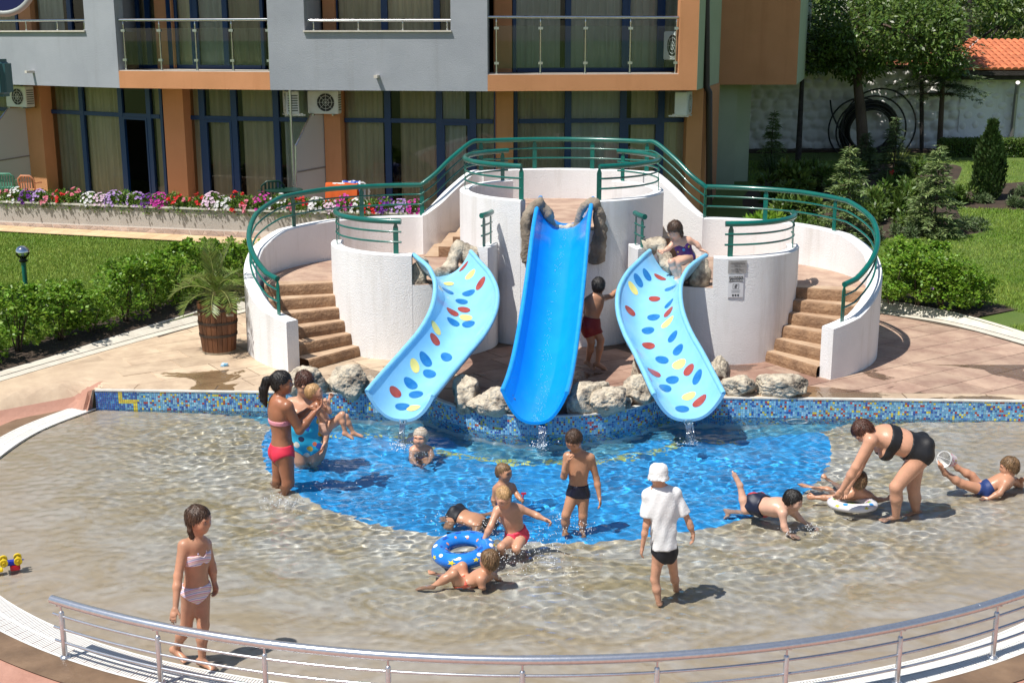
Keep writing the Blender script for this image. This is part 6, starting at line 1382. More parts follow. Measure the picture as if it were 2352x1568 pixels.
def person(label, Y0, hhpx, J, face, skin, hair, ratio=6.0, fat=1.0, wear=(), hup=None, hairstyle='short', front=None, curl=None, palm=None, child=True, hair_extra=(), chest=0.0, gp=None, vox=None, hat=None, hairname='hair', torsow=1.0, belly=1.0):
    G = {}
    for k_, q in J.items():
        G[k_] = vnp(q) if isinstance(q, Vector) else vnp(aty(q[0], q[1], Y0 + (q[2] if len(q) > 2 else 0.0)))
    dcam = Y0 * _c - (G['hd'][2] - CAM_H) * _s; hh = hhpx * dcam / FPX; H = hh * ratio; fat_ = fat
    up = nrm(G['nk'] - G['pv']); rt = G['sR'] - G['sL']; sw = np.linalg.norm(rt); rt = nrm(rt - up * (rt @ up)); fr = nrm(np.cross(up, rt))
    swn = max(sw, (0.215 if child else 0.235) * H * 0.92) * torsow; sw = min(max(sw, swn), 0.30 * H)
    L = np.linalg.norm(G['nk'] - G['pv'])
    mid = (G['sR'] + G['sL']) / 2
    M = np.stack([rt, fr, up])
    hw = 0.40 * sw * fat_ * 0.52
    for s_, k_ in ((1, 'hR'), (-1, 'hL')):
        if k_ not in G: G[k_] = G['pv'] + rt * s_ * hw - up * 0.03 * H
    f = nrm(np.array(face, float)); hu = nrm(np.array(hup, float)) if hup is not None else np.array([0, 0, 1.0]); hu = nrm(hu - f * (hu @ f)); hr = np.cross(f, hu); MH = np.stack([hr, f, hu]); hd = G['hd']
    def HP(a, b, c): return hd + (hr * a + f * b + hu * c) * hh
    # --- volumes
    spine = lambda t: G['pv'] * (1 - t) + G['nk'] * t
    chest_c = G.get('ch', spine(0.70)); mid_c = G.get('md', spine(0.36)); 
    core = [('e', chest_c, M, (sw * 0.455, sw * 0.31 * fat_ ** .5, L * 0.36), 0.05), ('e', mid_c + fr * sw * 0.02 * belly, M, (sw * 0.385 * fat_, sw * 0.275 * fat_ * belly, L * 0.34), 0.06), ('e', G['pv'] + up * 0.01 * H, M, (sw * 0.41 * fat_, sw * 0.30 * fat_, L * 0.25), 0.06),
            ('e', spine(0.92), M, (sw * 0.36, sw * 0.19, L * 0.13), 0.05)]
    for s_ in (1, -1): core.append(('e', G['pv'] - up * 0.035 * H - fr * sw * 0.16 * fat_ + rt * s_ * sw * 0.18, M, (sw * 0.20 * fat_, sw * 0.20 * fat_, L * 0.17), 0.04))
    if chest:
        for s_ in (1, -1): core.append(('e', spine(0.66) + fr * sw * 0.27 + rt * s_ * sw * 0.20, M, (sw * 0.17 * chest, sw * 0.17 * chest, sw * 0.17 * chest), 0.035))
    legs = []; th = {}
    for s_, h_, k_, a_, t_ in (('R', 'hR', 'kR', 'aR', 'tR'), ('L', 'hL', 'kL', 'aL', 'tL')):
        if k_ not in G: continue
        hp, kn, an = G[h_], G[k_], G[a_]; th[s_] = (hp, kn); q = nrm(kn - hp)
        legs += [('c', hp, kn, 0.056 * H * fat_, 0.036 * H * fat_ ** .6, 0.035), ('c', kn, kn * 0.62 + an * 0.38 - fr * 0.006 * H, 0.035 * H * fat_ ** .6, 0.036 * H * fat_ ** .5, 0.02), ('c', kn * 0.62 + an * 0.38 - fr * 0.006 * H, an, 0.035 * H * fat_ ** .5, 0.0205 * H * fat_ ** .3, 0.02)]
        fd = nrm((G[t_] - an)) if t_ in G else nrm(np.array([fr[0], fr[1], -0.35])); sole = nrm(an - kn)
        heel = an + sole * 0.020 * H - fd * 0.022 * H; ball = an + fd * 0.085 * H + sole * 0.012 * H; toe = an + fd * 0.118 * H + sole * 0.014 * H
        legs += [('c', an, heel, 0.021 * H, 0.021 * H, 0.02), ('c', heel, ball, 0.020 * H, 0.0185 * H, 0.02), ('c', an, ball, 0.020 * H, 0.017 * H, 0.02)]
        sd = nrm(np.cross(fd, sole))
        for j in range(5): legs.append(('c', ball + sd * (j - 2) * 0.009 * H, toe + sd * (j - 2) * 0.0105 * H - fd * abs(j - 1) * 0.004 * H, 0.010 * H, 0.0075 * H, 0.006))
    arms = []; hands = []
    for s_, sh, el, wr in ((1, 'sR', 'eR', 'wR'), (-1, 'sL', 'eL', 'wL')):
        arms.append(('c', spine(0.93) + rt * s_ * sw * 0.12, G[sh] - rt * s_ * 0.01 * H, 0.036 * H, 0.036 * H * fat_ ** .5, 0.045))
        if el not in G: continue
        a, b, w_ = G[sh], G[el], G[wr]
        arms += [('c', a, b, 0.034 * H * fat_ ** .7, 0.0255 * H * fat_ ** .5, 0.03), ('c', b, b * 0.65 + w_ * 0.35, 0.0255 * H * fat_ ** .5, 0.026 * H * fat_ ** .5, 0.02), ('c', b * 0.65 + w_ * 0.35, w_, 0.025 * H * fat_ ** .5, 0.0165 * H * fat_ ** .3, 0.02)]
        key_ = 'hR_' if s_ > 0 else 'hL_'; dirv = nrm(G[key_] - w_) if key_ in G else nrm(w_ - b); pn = np.array((palm or {}).get('R' if s_ > 0 else 'L', -rt * s_), float); pn = nrm(pn - dirv * (pn @ dirv)); cv = (curl or {}).get('R' if s_ > 0 else 'L', 0.35); sd = np.cross(dirv, pn) * 1.0
        thumb_side = nrm(fr - dirv * (fr @ dirv)) if abs(fr @ dirv) < 0.9 else sd
        if sd @ thumb_side < 0: sd = -sd                                # sd points to the thumb side
        hl = 0.108 * H; Mh = np.stack([sd, dirv, pn]); pc = w_ + dirv * hl * 0.26
        hp_ = [('c', w_ - dirv * hl * 0.12, w_ + dirv * hl * 0.1, 0.0165 * H, 0.016 * H, 0.01), ('e', pc, Mh, (hl * 0.21, hl * 0.30, hl * 0.105), 0.012), ('e', w_ + dirv * hl * 0.42, Mh, (hl * 0.20, hl * 0.14, hl * 0.085), 0.010)]
        for j, (ln, off) in enumerate(((0.40, 0.145), (0.45, 0.05), (0.42, -0.045), (0.33, -0.135))):
            p0 = w_ + dirv * hl * (0.47 - 0.02 * abs(j - 1)) + sd * hl * off; r_ = hl * 0.052; p = p0; an_ = 0.15 + cv * 0.5
            for seg in range(3):
                d_ = dirv * math.cos(an_) + pn * math.sin(an_); d_ = nrm(d_ + sd * off * 0.5); q = p + d_ * hl * ln * (0.42, 0.32, 0.26)[seg]; hp_.append(('c', p, q, r_ * (1, .95, .85)[seg], r_ * (.95, .85, .7)[seg], 0.003)); p = q; an_ += cv * 1.1
        t0 = w_ + dirv * hl * 0.16 + sd * hl * 0.15; t1 = t0 + nrm(dirv * 0.75 + sd * 0.65 + pn * 0.25) * hl * 0.24; t2 = t1 + nrm(dirv * 0.95 + sd * (0.35 - 0.4 * cv) + pn * (0.15 + 0.5 * cv)) * hl * 0.2; hp_ += [('c', t0, t1, hl * .075, hl * .06, 0.008), ('c', t1, t2, hl * .056, hl * .045, 0.004)]
        hands.append(hp_)
    nkb = G['nk'] - up * 0.02 * H; head = [('c', nkb, HP(0, -0.06, -0.25), 0.235 * hh * (1 if child else 1.12) * fat_ ** .3, 0.215 * hh * fat_ ** .3, 0.03), ('e', HP(0, -0.045, 0.10), MH, (0.355 * hh, 0.43 * hh, 0.385 * hh), 0.02), ('e', HP(0, 0.085, -0.17), MH, (0.275 * hh * fat_ ** .4, 0.29 * hh, 0.30 * hh), 0.05), ('c', HP(0, 0.345, 0.0), HP(0, 0.435, -0.125), 0.026 * hh, 0.052 * hh, 0.022), ('e', HP(0, 0.27, -0.38), MH, (0.11 * hh, 0.085 * hh, 0.075 * hh), 0.04), ('e', HP(0, 0.345, 0.095), MH, (0.25 * hh, 0.07 * hh, 0.05 * hh), 0.03)]
    for s_ in (1, -1): head += [('e', HP(s_ * 0.345, -0.03, -0.05), MH, (0.035 * hh, 0.075 * hh, 0.115 * hh), 0.008), ('e', HP(s_ * 0.17, 0.27, -0.16), MH, (0.12 * hh, 0.10 * hh, 0.12 * hh), 0.04)]
    allp = core + legs + arms + head; lo = np.min([pbox(p, 0.04)[0] for p in allp], 0); hi = np.max([pbox(p, 0.04)[1] for p in allp], 0); F = Field(lo, hi, vox or (0.0092 if H < 1.5 else 0.011))
    D = F.new(); fill(F, D, core); fill(F, D, legs); Dcore = D.copy(); fill(F, D, arms)
    DH = F.new(); fill(F, DH, head)
    # eye sockets
    for s_ in (1, -1):
        pr = ('e', HP(s_ * 0.145, 0.385, 0.03), MH, (0.075 * hh, 0.05 * hh, 0.045 * hh), 0.01); sl_, P = F.block(*pbox(pr)); DH[sl_] = -smin(-DH[sl_], pd(pr, P).astype(np.float32), 0.012)
    D = smin(D, DH, 0.02)
    V, Q_ = nets(F, D); base = (G['aR'] + G['aL']) / 2 if 'aR' in G and 'aL' in G else G['pv']; base = Vector((base[0], base[1], base[2] - 0.03 * H))
    t = thing('person', label, 'person', base, gp); VV = [V]; QQ = [Q_]; o_ = len(V)
    for hp_ in hands:
        lo = np.min([pbox(p, 0.012)[0] for p in hp_], 0); hi = np.max([pbox(p, 0.012)[1] for p in hp_], 0); Fh = Field(lo, hi, 0.0036 if H > 1.0 else 0.003); v, q = nets(Fh, fill(Fh, Fh.new(), hp_)); VV.append(v); QQ.append(q + o_); o_ += len(v)
    body = npmesh('body', np.concatenate(VV), np.concatenate(QQ), skin, t); made = [body]
    # eyes and mouth
    def blob(nm, c, r, m_, MM=MH):
        bm = bmesh.new(); bmesh.ops.create_icosphere(bm, subdivisions=2, radius=1.0); me = bpy.data.meshes.new(nm); bm.to_mesh(me); bm.free(); me.materials.append(m_); co = np.array([list(v.co) for v in me.vertices]) * np.array(r) @ MM + c; me.vertices.foreach_set('co', co.astype(np.float32).ravel()); me.polygons.foreach_set('use_smooth', [True] * len(me.polygons)); return link(nm, me, t)
    for s_ in (1, -1):
        e_ = blob('eye', HP(s_ * 0.145, 0.335, 0.025), (0.058 * hh, 0.032 * hh, 0.026 * hh), M_EYEW); setparent(blob('iris', HP(s_ * 0.145, 0.357, 0.025), (0.026 * hh, 0.014 * hh, 0.024 * hh), M_EYE), e_)
        b_ = MB().tube([HP(s_ * 0.07, 0.385, 0.105), HP(s_ * 0.15, 0.375, 0.125), HP(s_ * 0.23, 0.325, 0.10)], [0.010 * hh, 0.013 * hh, 0.006 * hh], 6); b_.build('eyebrow', hair, t)
    blob('mouth', HP(0, 0.365, -0.255), (0.085 * hh, 0.020 * hh, 0.020 * hh), M_LIP)
    # hair
    if hairstyle != 'none':
        th_ = {'short': 0.045, 'crop': 0.022, 'long': 0.065, 'wet': 0.03}[hairstyle]; hp2 = [('e', HP(0, -0.05, 0.11), MH, ((0.355 + th_) * hh, (0.43 + th_) * hh, (0.385 + th_) * hh), 0.02), ('e', HP(0, -0.13, -0.13), MH, ((0.30 + th_) * hh, (0.31 + th_) * hh, 0.30 * hh), 0.03)]; lo = np.min([pbox(p, 0.02)[0] for p in hp2 + list()], 0); hi = np.max([pbox(p, 0.02)[1] for p in hp2], 0)
        ex = []
        for e in hair_extra:
            pts = [HP(*q) for q in e[0]]; rr = [r * hh for r in e[1]]
            for a, b, ra, rb in zip(pts, pts[1:], rr, rr[1:]): ex.append(('c', a, b, ra, rb, 0.012))
        if ex: lo = np.minimum(lo, np.min([pbox(p, 0.02)[0] for p in ex], 0)); hi = np.maximum(hi, np.max([pbox(p, 0.02)[1] for p in ex], 0))
        Fh = Field(lo, hi, max(0.005, hh / 34)); Dh = fill(Fh, Fh.new(), hp2); Pg = Fh.grid() - HP(0, 0.36, 0.20); ff = Pg @ f / hh; uu = Pg @ hu / hh; cut = (ff * 0.66 - uu * 0.75 + (0.02 if hairstyle == 'crop' else 0.0)) * hh
        if hairstyle == 'long': cut = np.minimum(cut, (ff + 0.30) * hh)
        cut = cut + 0.012 * hh * np.sin((Pg @ hr) / hh * 38); Dh = np.maximum(Dh, cut.astype(np.float32)); Dh = fill(Fh, Dh, ex) if ex else Dh
        v, q = nets(Fh, Dh)
        if len(v):
            ph = v @ np.array([61.0, 47.0, 23.0]); c_ = hd - f * 0.05 * hh; n_ = (v - c_); n_ = n_ / np.linalg.norm(n_, axis=1, keepdims=True); an_ = np.arctan2(n_ @ hr, n_ @ f); v = v + n_ * (0.014 * hh * np.sin(an_ * 26 + (n_ @ hu) * 5) + 0.010 * hh * np.sin(ph))[:, None]; hm_ = npmesh(hairname, v, q, hair, t)
            if hairname != 'hair': continue_strands = False
            else: continue_strands = True
            rs = np.random.RandomState(len(v)); pk = rs.choice(len(v), min(900, len(v))); vs = v[pk]; ns_ = vs - (hd - f * 0.05 * hh + hu * 0.1 * hh); ns_ = unit(ns_); crown = hd + (hu * 0.45 - f * 0.25) * hh; fl = unit(vs - crown); fl = unit(fl - ns_ * np.sum(fl * ns_, 1, keepdims=True) + rs.normal(size=vs.shape) * 0.22 - hu * (0.25 if hairstyle != 'crop' else 0.0)); Ls_ = hh * rs.uniform(0.10, 0.26, len(vs)) * (0.5 if hairstyle == 'crop' else 1.0); sv, sq = leaf_quads(vs - fl * Ls_[:, None] * 0.4 + ns_ * 0.004 * hh, unit(fl + ns_ * 0.10), ns_, Ls_, Ls_ * 0.13); (setparent(npmesh('hair_strands', sv, sq, STRAND(hair), None, smooth=False), t) if continue_strands else None)
    # clothing
    def cut_cloth(kind, Pg, Rw, off, leg, trunk):
        stand = all(nrm(kn - hp) @ up < -0.55 for hp, kn in th.values())
        thigh = {s_: ('c', hp, kn, 0.056 * H * fat_, 0.036 * H * fat_ ** .6, 0.035) for s_, (hp, kn) in th.items()}
        Dt = F.new(); fill(F, Dt, trunk)
        if stand:
            fill(F, Dt, list(thigh.values())); Rr = Rw
            for s_, (hp, kn) in th.items():
                td = nrm(kn - hp); lat = rt * (1 if s_ == 'R' else -1); d_ = nrm(td * 0.8 + lat * 0.6) if kind == 'briefs' else td
                Rr = np.maximum(Rr, (Pg - (hp + td * leg * np.linalg.norm(kn - hp) + (lat * 0.03 * H if kind == 'briefs' else 0))) @ d_)
            return np.maximum(Dt - off, Rr.astype(np.float32))
        Dt = np.maximum(Dt - off, Rw.astype(np.float32))
        for s_, (hp, kn) in th.items():
            td = nrm(kn - hp); Dl = F.new(); fill(F, Dl, [thigh[s_]]); Dl = np.maximum(Dl - off, ((Pg - (hp + td * leg * np.linalg.norm(kn - hp))) @ td).astype(np.float32)); Dt = smin(Dt, Dl, 0.02)
        return Dt
    for wv in wear:
        kind = wv['kind']; off = wv.get('off', 0.007); m_ = wv['m']; nm = wv.get('name', kind)
        if kind in ('trunks', 'shorts', 'briefs'):
            w_top = wv.get('top', 0.16); leg = wv.get('leg', 0.2); Pg = F.grid(); R_ = (Pg - spine(w_top)) @ up
            R_wa = R_
            Dc = cut_cloth(kind, Pg, R_wa, off, leg, core[:3] + core[4:6]); v, q = nets(F, Dc)
            if wv.get('fold'): v = v + (np.stack([np.sin(v[:, 2] * 55 + v[:, 0] * 30), np.cos(v[:, 0] * 47 + v[:, 2] * 38), 0 * v[:, 0]], 1)) * wv['fold']
            made.append(npmesh(nm, v, q, m_, t))
        elif kind in ('top', 'suit'):
            a, b = wv.get('a', 0.55), wv.get('b', 0.8); Pg = F.grid(); tsp = (Pg - G['pv']) @ up / L; R_ = np.maximum(((Pg - spine(b)) @ up), -((Pg - spine(a)) @ up)) if kind == 'top' else (Pg - spine(b)) @ up
            if wv.get('vneck'): R_ = R_ + np.maximum(0, 0.5 * sw * wv['vneck'] - np.abs((Pg - spine(b)) @ rt)) * 0.8 * (((Pg - spine(b)) @ fr) > 0)
            if wv.get('tri'): R_ = np.maximum(R_, np.where(((Pg - spine(b)) @ fr) > 0, ((Pg - spine(a)) @ up) * 0.9 + np.abs(np.abs((Pg - spine(b)) @ rt) - 0.20 * sw) * 1.2 - 0.17 * sw, ((Pg - spine(a)) @ up) - 0.02))
            if kind == 'suit': Dc = cut_cloth('briefs', Pg, R_, off, 0.08, core)
            else: Dc = F.new(); fill(F, Dc, core); Dc = np.maximum(Dc - off, R_.astype(np.float32))
            v, q = nets(F, Dc); c_ = npmesh(nm, v, q, m_, t); made.append(c_)
            for st in wv.get('straps', ()):
                pts = [spine(z_) + rt * (x_ * sw) + fr * (y_ * sw) for x_, y_, z_ in st]; made.append(MB().tube([Vector(p) for p in spline([Vector(p) for p in pts], 4)], wv.get('sw', 0.011), 6, flat=0.5).build('strap', wv.get('sm', m_), t, smooth=True))
        elif kind == 'tee':
            pr = [('e', spine(tv), M, (sw * wx, sw * wy, L * 0.30), 0.08) for tv, wx, wy in ((0.74, .56, .40), (0.45, .545, .40), (0.15, .55, .42), (-0.12, .57, .44))]
            for s_, sh, el in ((1, 'sR', 'eR'), (-1, 'sL', 'eL')): pr += [('c', spine(0.93) + rt * s_ * sw * .1, G[sh], 0.056 * H, 0.052 * H, .04), ('c', G[sh], G[el] * 0.95 + G[sh] * 0.05, 0.044 * H, 0.054 * H, .03)]
            lo = np.min([pbox(p, 0.02)[0] for p in pr], 0); hi = np.max([pbox(p, 0.02)[1] for p in pr], 0); Ft = Field(lo, hi, 0.0095); Dt = fill(Ft, Ft.new(), pr); Pg = Ft.grid(); Dt = np.maximum(Dt, ((spine(wv.get('hem', -0.02)) - Pg) @ up).astype(np.float32)); Dt = np.maximum(Dt, ((Pg - spine(1.03)) @ up).astype(np.float32))
            for s_, sh, el in ((1, 'sR', 'eR'), (-1, 'sL', 'eL')):
                ad = nrm(G[el] - G[sh]); cpt = G[sh] * 0.28 + G[el] * 0.72; pl = (Pg - cpt) @ ad; side = ((Pg - spine(.5)) @ rt) * s_; Dt = np.where(side > sw * 0.44, np.maximum(Dt, pl), Dt).astype(np.float32)
            v, q = nets(Ft, Dt); n_ = v - spine(0.5); v = v + np.stack([np.sin(v[:, 2] * 9 + v[:, 0] * 31), np.cos(v[:, 2] * 13 + v[:, 0] * 25), 0 * v[:, 0]], 1) * 0.006 + np.stack([np.sin(v[:, 2] * 31 + v[:, 0] * 47), np.cos(v[:, 0] * 61 - v[:, 2] * 22), 0 * v[:, 0]], 1) * 0.0025; made.append(npmesh('tee_shirt', v, q, m_, t))
    if hat:
        hm = MB(); n = 36; prof = [(0.0, 0.64), (0.24, 0.62), (0.38, 0.54), (0.45, 0.42), (0.475, 0.20), (0.475, 0.08), (0.50, 0.0), (0.545, -0.14), (0.54, -0.16), (0.49, -0.02), (0.45, 0.06)]
        for i, (r_, z_) in enumerate(prof):
            for k in range(n): a = 2 * math.pi * k / n; wob = 1 + 0.025 * math.sin(a * 5 + i) + 0.02 * math.sin(a * 9 - i * 2); hm.v.append(tuple(HP(r_ * wob * math.cos(a), r_ * wob * 1.08 * math.sin(a) - 0.04, z_ + 0.02 * math.sin(a * 3 + i))))
        for i in range(len(prof) - 1):
            for k in range(n): k2 = (k + 1) % n; hm.f.append((i * n + k, i * n + k2, (i + 1) * n + k2, (i + 1) * n + k)); hm.m.append(0)
        hm.build('bucket_hat', hat, t, smooth=True)
    for o in made: o.cycles.is_caustics_receiver = True
    PEOPLE.append(t); t_info[t.name] = dict(G=G, hh=hh, HP=HP, rt=rt, fr=fr, up=up); return t
t_info = {}
SK1 = skin_mat('skin_tan', (0.45, 0.235, 0.145)); SK2 = skin_mat('skin_deep_tan', (0.30, 0.125, 0.065)); SK3 = skin_mat('skin_fair', (0.60, 0.36, 0.26)); SK4 = skin_mat('skin_olive', (0.42, 0.22, 0.13)); SK5 = skin_mat('skin_pink', (0.52, 0.285, 0.185))
HB = HAIRM('hair_brown', (0.045, 0.024, 0.014)); HK = HAIRM('hair_black', (0.010, 0.008, 0.007)); HBL = HAIRM('hair_blond', (0.33, 0.20, 0.09)); HLB = HAIRM('hair_light_brown', (0.13, 0.075, 0.035)); HRB = HAIRM('hair_reddish_brown', (0.05, 0.018, 0.010))
ST = stripes('striped_bikini', [(0.75, 0.30, 0.50), (0.80, 0.78, 0.80), (0.45, 0.40, 0.70), (0.80, 0.75, 0.72), (0.78, 0.42, 0.55), (0.75, 0.72, 0.50)], 26, (0.5, 0.3, 0))
person('girl with dark braids in a striped bikini standing with one hand on the steel rail', 9.25, 64, dict(hd=(456, 1192), nk=(451, 1240), sR=(422, 1253, -.07), sL=(472, 1249, .10), eR=(409, 1322, -.16), wR=(403, 1394, -.28), hR_=(395, 1424, -.34), eL=(486, 1298, .12), wL=(492, 1336, .10), pv=(450, 1346, 0), kR=(428, 1437, .03), aR=(404, 1491, .12), tR=(432, 1518, .02), kL=(467, 1435, -.02), aL=(464, 1515, -.02), tL=(498, 1538, -.10)), (.93, -.28, -.12), SK1, HB, wear=(dict(kind='briefs', m=ST, top=.07, leg=.10, name='bikini_bottom'), dict(kind='top', m=ST, a=.54, b=.76, vneck=.22, off=.010, name='bikini_top', straps=(((-.16, .30, .76), (-.13, .16, .95), (-.03, -.10, 1.06)), ((.16, .30, .76), (.13, .16, .95), (.03, -.10, 1.06))), sw=.007)), hairstyle='short', hair_extra=(([(.24, -.18, -.15), (.27, -.16, -.38), (.26, -.08, -.60), (.25, -.02, -.74)], [.11, .10, .085, .04]), ([(-.24, -.18, -.15), (-.27, -.16, -.38), (-.26, -.08, -.60)], [.11, .10, .06])), curl=dict(R=.25, L=.5), palm=dict(R=(0, .2, -1)))
w2 = person('tanned woman with a dark ponytail in a red bikini holding up the baby', 13.45, 55, dict(hd=(648, 878), nk=(638, 914), sR=(660, 934, -.14), sL=(640, 927, .20), eR=(688, 988, -.10), wR=(722, 948, .05), hR_=(742, 928, .12), eL=(683, 964, .22), wL=(712, 938, .22), hL_=(730, 926, .22), pv=(648, 1027), kR=(662, 1106, -.08), aR=(656, 1166, -.06), tR=(675, 1178, -.10), kL=(640, 1102, .10), aL=(638, 1152, .12), tL=(656, 1163, .10)), (.95, .05, .02), SK2, HK, ratio=7.2, child=False, wear=(dict(kind='briefs', m=cloth('red_bikini', (.72, .03, .07)), top=.09, leg=.10, name='bikini_bottom'), dict(kind='top', m=cloth('pink_band', (.80, .32, .38)), a=.50, b=.60, name='bikini_band', straps=(((-.15, .34, .62), (-.10, .12, .96), (0, -.12, 1.06)), ((.15, .34, .62), (.10, .12, .96), (0, -.12, 1.06))), sm=cloth('red_bikini', (.72, .03, .07)), sw=.012)), hair_extra=(([(0, -.40, .18), (0, -.62, .12), (.0, -.78, -.25), (0, -.80, -.70), (0, -.72, -1.0)], [.13, .17, .19, .15, .05]),), hairstyle='wet', chest=.8, curl=dict(R=.3, L=.3), palm=dict(R=(.3, .5, .8), L=(.3, -.5, .8)), torsow=.95)
person('plump woman with short dark hair in a turquoise patterned swimsuit', 14.3, 55, dict(hd=(700, 880, -.06), nk=(696, 918), sR=(668, 928, .02), sL=(730, 930, -.02), eR=(662, 970, .12), wR=(668, 1008, .10), eL=(750, 972, .0), wL=(748, 1010, -.10), hL_=(747, 1026, -.12), pv=(706, 1012), kR=(692, 1074, -.05), aR=(694, 1140, 0), kL=(724, 1070, .02), aL=(722, 1134, .05)), (.45, -.80, -.38), SK5, HRB, ratio=7.0, child=False, fat=1.22, wear=(dict(kind='suit', m=spots('turquoise_print', (.02, .42, .68), [(.75, .70, .62), (.65, .16, .08), (.02, .10, .45), (.70, .45, .05), (.02, .03, .10), (.02, .50, .75)], 9.0, size=.36), b=.72, vneck=.5, name='swimsuit', straps=(((-.24, .24, .70), (-.22, .06, .97), (-.18, -.22, .80)), ((.24, .24, .70), (.22, .06, .97), (.18, -.22, .80))), sw=.02, sm=cloth('turquoise', (.02, .42, .68))),), chest=1.15, belly=1.2)
person('baby held up in the air by the tanned woman', 13.75, 42, dict(hd=(721, 901), nk=(731, 922), sR=(736, 931, -.07), sL=(742, 929, .09), eR=(757, 945, -.10), wR=(750, 928, -.12), eL=(752, 930, .12), wL=(757, 915, .14), pv=(748, 978), kR=(786, 952, -.08), aR=(793, 994, -.09), tR=(803, 1000, -.1), kL=(794, 957, .09), aL=(812, 994, .08), tL=(825, 998, .08)), (.90, .15, .20), SK5, HBL, ratio=4.6, wear=(dict(kind='briefs', m=cloth('swim_nappy', (.55, .33, .25)), top=.22, leg=.15, name='swim_nappy'),), hairstyle='crop', fat=1.1, curl=dict(R=.8, L=.8))
person('small child with a striped headscarf up to the shoulders in the water', 14.66, 43, dict(hd=(966, 1004), nk=(965, 1026), sR=(948, 1034, 0), sL=(986, 1033, .02), eR=(946, 1062, -.15), wR=(957, 1082, -.32), eL=(992, 1060, -.12), wL=(985, 1082, -.32), pv=(968, 1085, .08), kR=(955, 1100, -.12), aR=(960, 1120, .1), kL=(985, 1100, -.1), aL=(980, 1120, .1)), (-.22, -.95, .02), SK5, stripes('striped_scarf', [(.50, .44, .34), (.30, .24, .18), (.60, .55, .45), (.40, .30, .24)], 40), ratio=5.6, hairstyle='short', hairname='headscarf', wear=(dict(kind='trunks', m=cloth('child_trunks', (.1, .1, .3)), top=.2, leg=.2, name='swim_trunks'),))
person('toddler with wet blond hair standing behind the boy in red trunks', 12.95, 42, dict(hd=(1157, 1084), nk=(1155, 1110), sR=(1139, 1123, 0), sL=(1177, 1117, .06), eR=(1134, 1146, .0), wR=(1136, 1168, -.06), eL=(1189, 1138, -.02), wL=(1197, 1148, -.10), hL_=(1202, 1148, -.14), pv=(1160, 1172), kR=(1148, 1206, -.03), aR=(1148, 1240, .02), kL=(1170, 1206, .03), aL=(1170, 1240, .05)), (.82, -.50, -.05), SK4, HLB, ratio=5.2, hairstyle='crop', wear=(dict(kind='trunks', m=cloth('child_trunks', (.1, .1, .3)), top=.2, leg=.25, name='swim_trunks'),), curl=dict(L=.9, R=.4))
b7 = person('blond boy in red trunks wading with a hand on the blue swim ring', 11.6, 47, dict(hd=(1156, 1140, -.06), nk=(1168, 1164), sR=(1142, 1172, -.04), sL=(1195, 1168, .05), eR=(1127, 1208, -.14), wR=(1110, 1242, -.18), hR_=(1101, 1256, -.20), eL=(1226, 1180, .05), wL=(1251, 1192, .0), pv=(1186, 1226, .05), kR=(1152, 1256, -.22), aR=(1150, 1290, .08), kL=(1187, 1260, -.14), aL=(1184, 1296, .15)), (.20, -.80, -.55), SK5, HBL, hairstyle='crop', wear=(dict(kind='shorts', m=cloth('coral_red_trunks', (.80, .05, .10)), top=.20, leg=.34, name='swim_trunks', off=.011),), curl=dict(R=.3, L=.8), palm=dict(R=(-.2, .2, -1)))
person('brown-haired boy reclining in the shallow water in front of the swim ring', 10.85, 50, dict(hd=(1124, 1286, -.05), nk=(1118, 1316), sR=(1104, 1330, -.12), sL=(1134, 1326, .10), eR=(1108, 1350, -.13), wR=(1112, 1372, -.06), eL=(1144, 1345, .16), wL=(1146, 1362, .22), pv=(1070, 1344, 0), kR=(1042, 1318, -.10), aR=(992, 1350, -.12), tR=(974, 1356, -.12), kL=(1062, 1300, .12), aL=(1016, 1328, .14), tL=(1000, 1318, .14)), (-.60, .78, -.08), SK1, HLB, wear=(dict(kind='trunks', m=spots('printed_trunks', (.62, .10, .06), [(.05, .35, .62), (.70, .55, .10), (.70, .65, .6)], 14), top=.20, leg=.25, name='swim_trunks'),))
person('swimmer floating face down in black trunks beside the swim ring', 12.4, 46, dict(hd=(1122, 1214, -.12), nk=(1106, 1206, -.08), sR=(1096, 1216, -.20), sL=(1104, 1192, .12), eR=(1088, 1244, -.36), wR=(1104, 1262, -.52), eL=(1128, 1190, .22), wL=(1146, 1206, .12), pv=(1054, 1186, .05), kR=(1030, 1222, -.10), aR=(1032, 1260, -.02), kL=(1024, 1216, .16), aL=(1018, 1250, .26)), (.35, -.35, -.87), SK4, HK, hup=(.9, -.35, -.1), wear=(dict(kind='briefs', m=cloth('black_trunks', (.012, .013, .018)), top=.16, leg=.18, name='swim_trunks'),), hairstyle='wet')
person('slim boy in dark navy trunks holding a fist to his mouth', 12.25, 47, dict(hd=(1318, 1010, -.04), nk=(1329, 1040), sR=(1303, 1048, .0), sL=(1357, 1051, .0), eR=(1295, 1094, -.06), wR=(1305, 1058, -.16), hR_=(1310, 1044, -.17), eL=(1370, 1098, .02), wL=(1377, 1142, -.04), pv=(1328, 1128), kR=(1300, 1182, -.06), aR=(1297, 1226, -.02), kL=(1339, 1184, -.02), aL=(1337, 1238, .02)), (-.35, -.72, -.55), SK4, HB, wear=(dict(kind='trunks', m=cloth('navy_trunks', (.008, .010, .028), .25), top=.20, leg=.13, name='swim_trunks'),), curl=dict(R=1.0, L=.35))
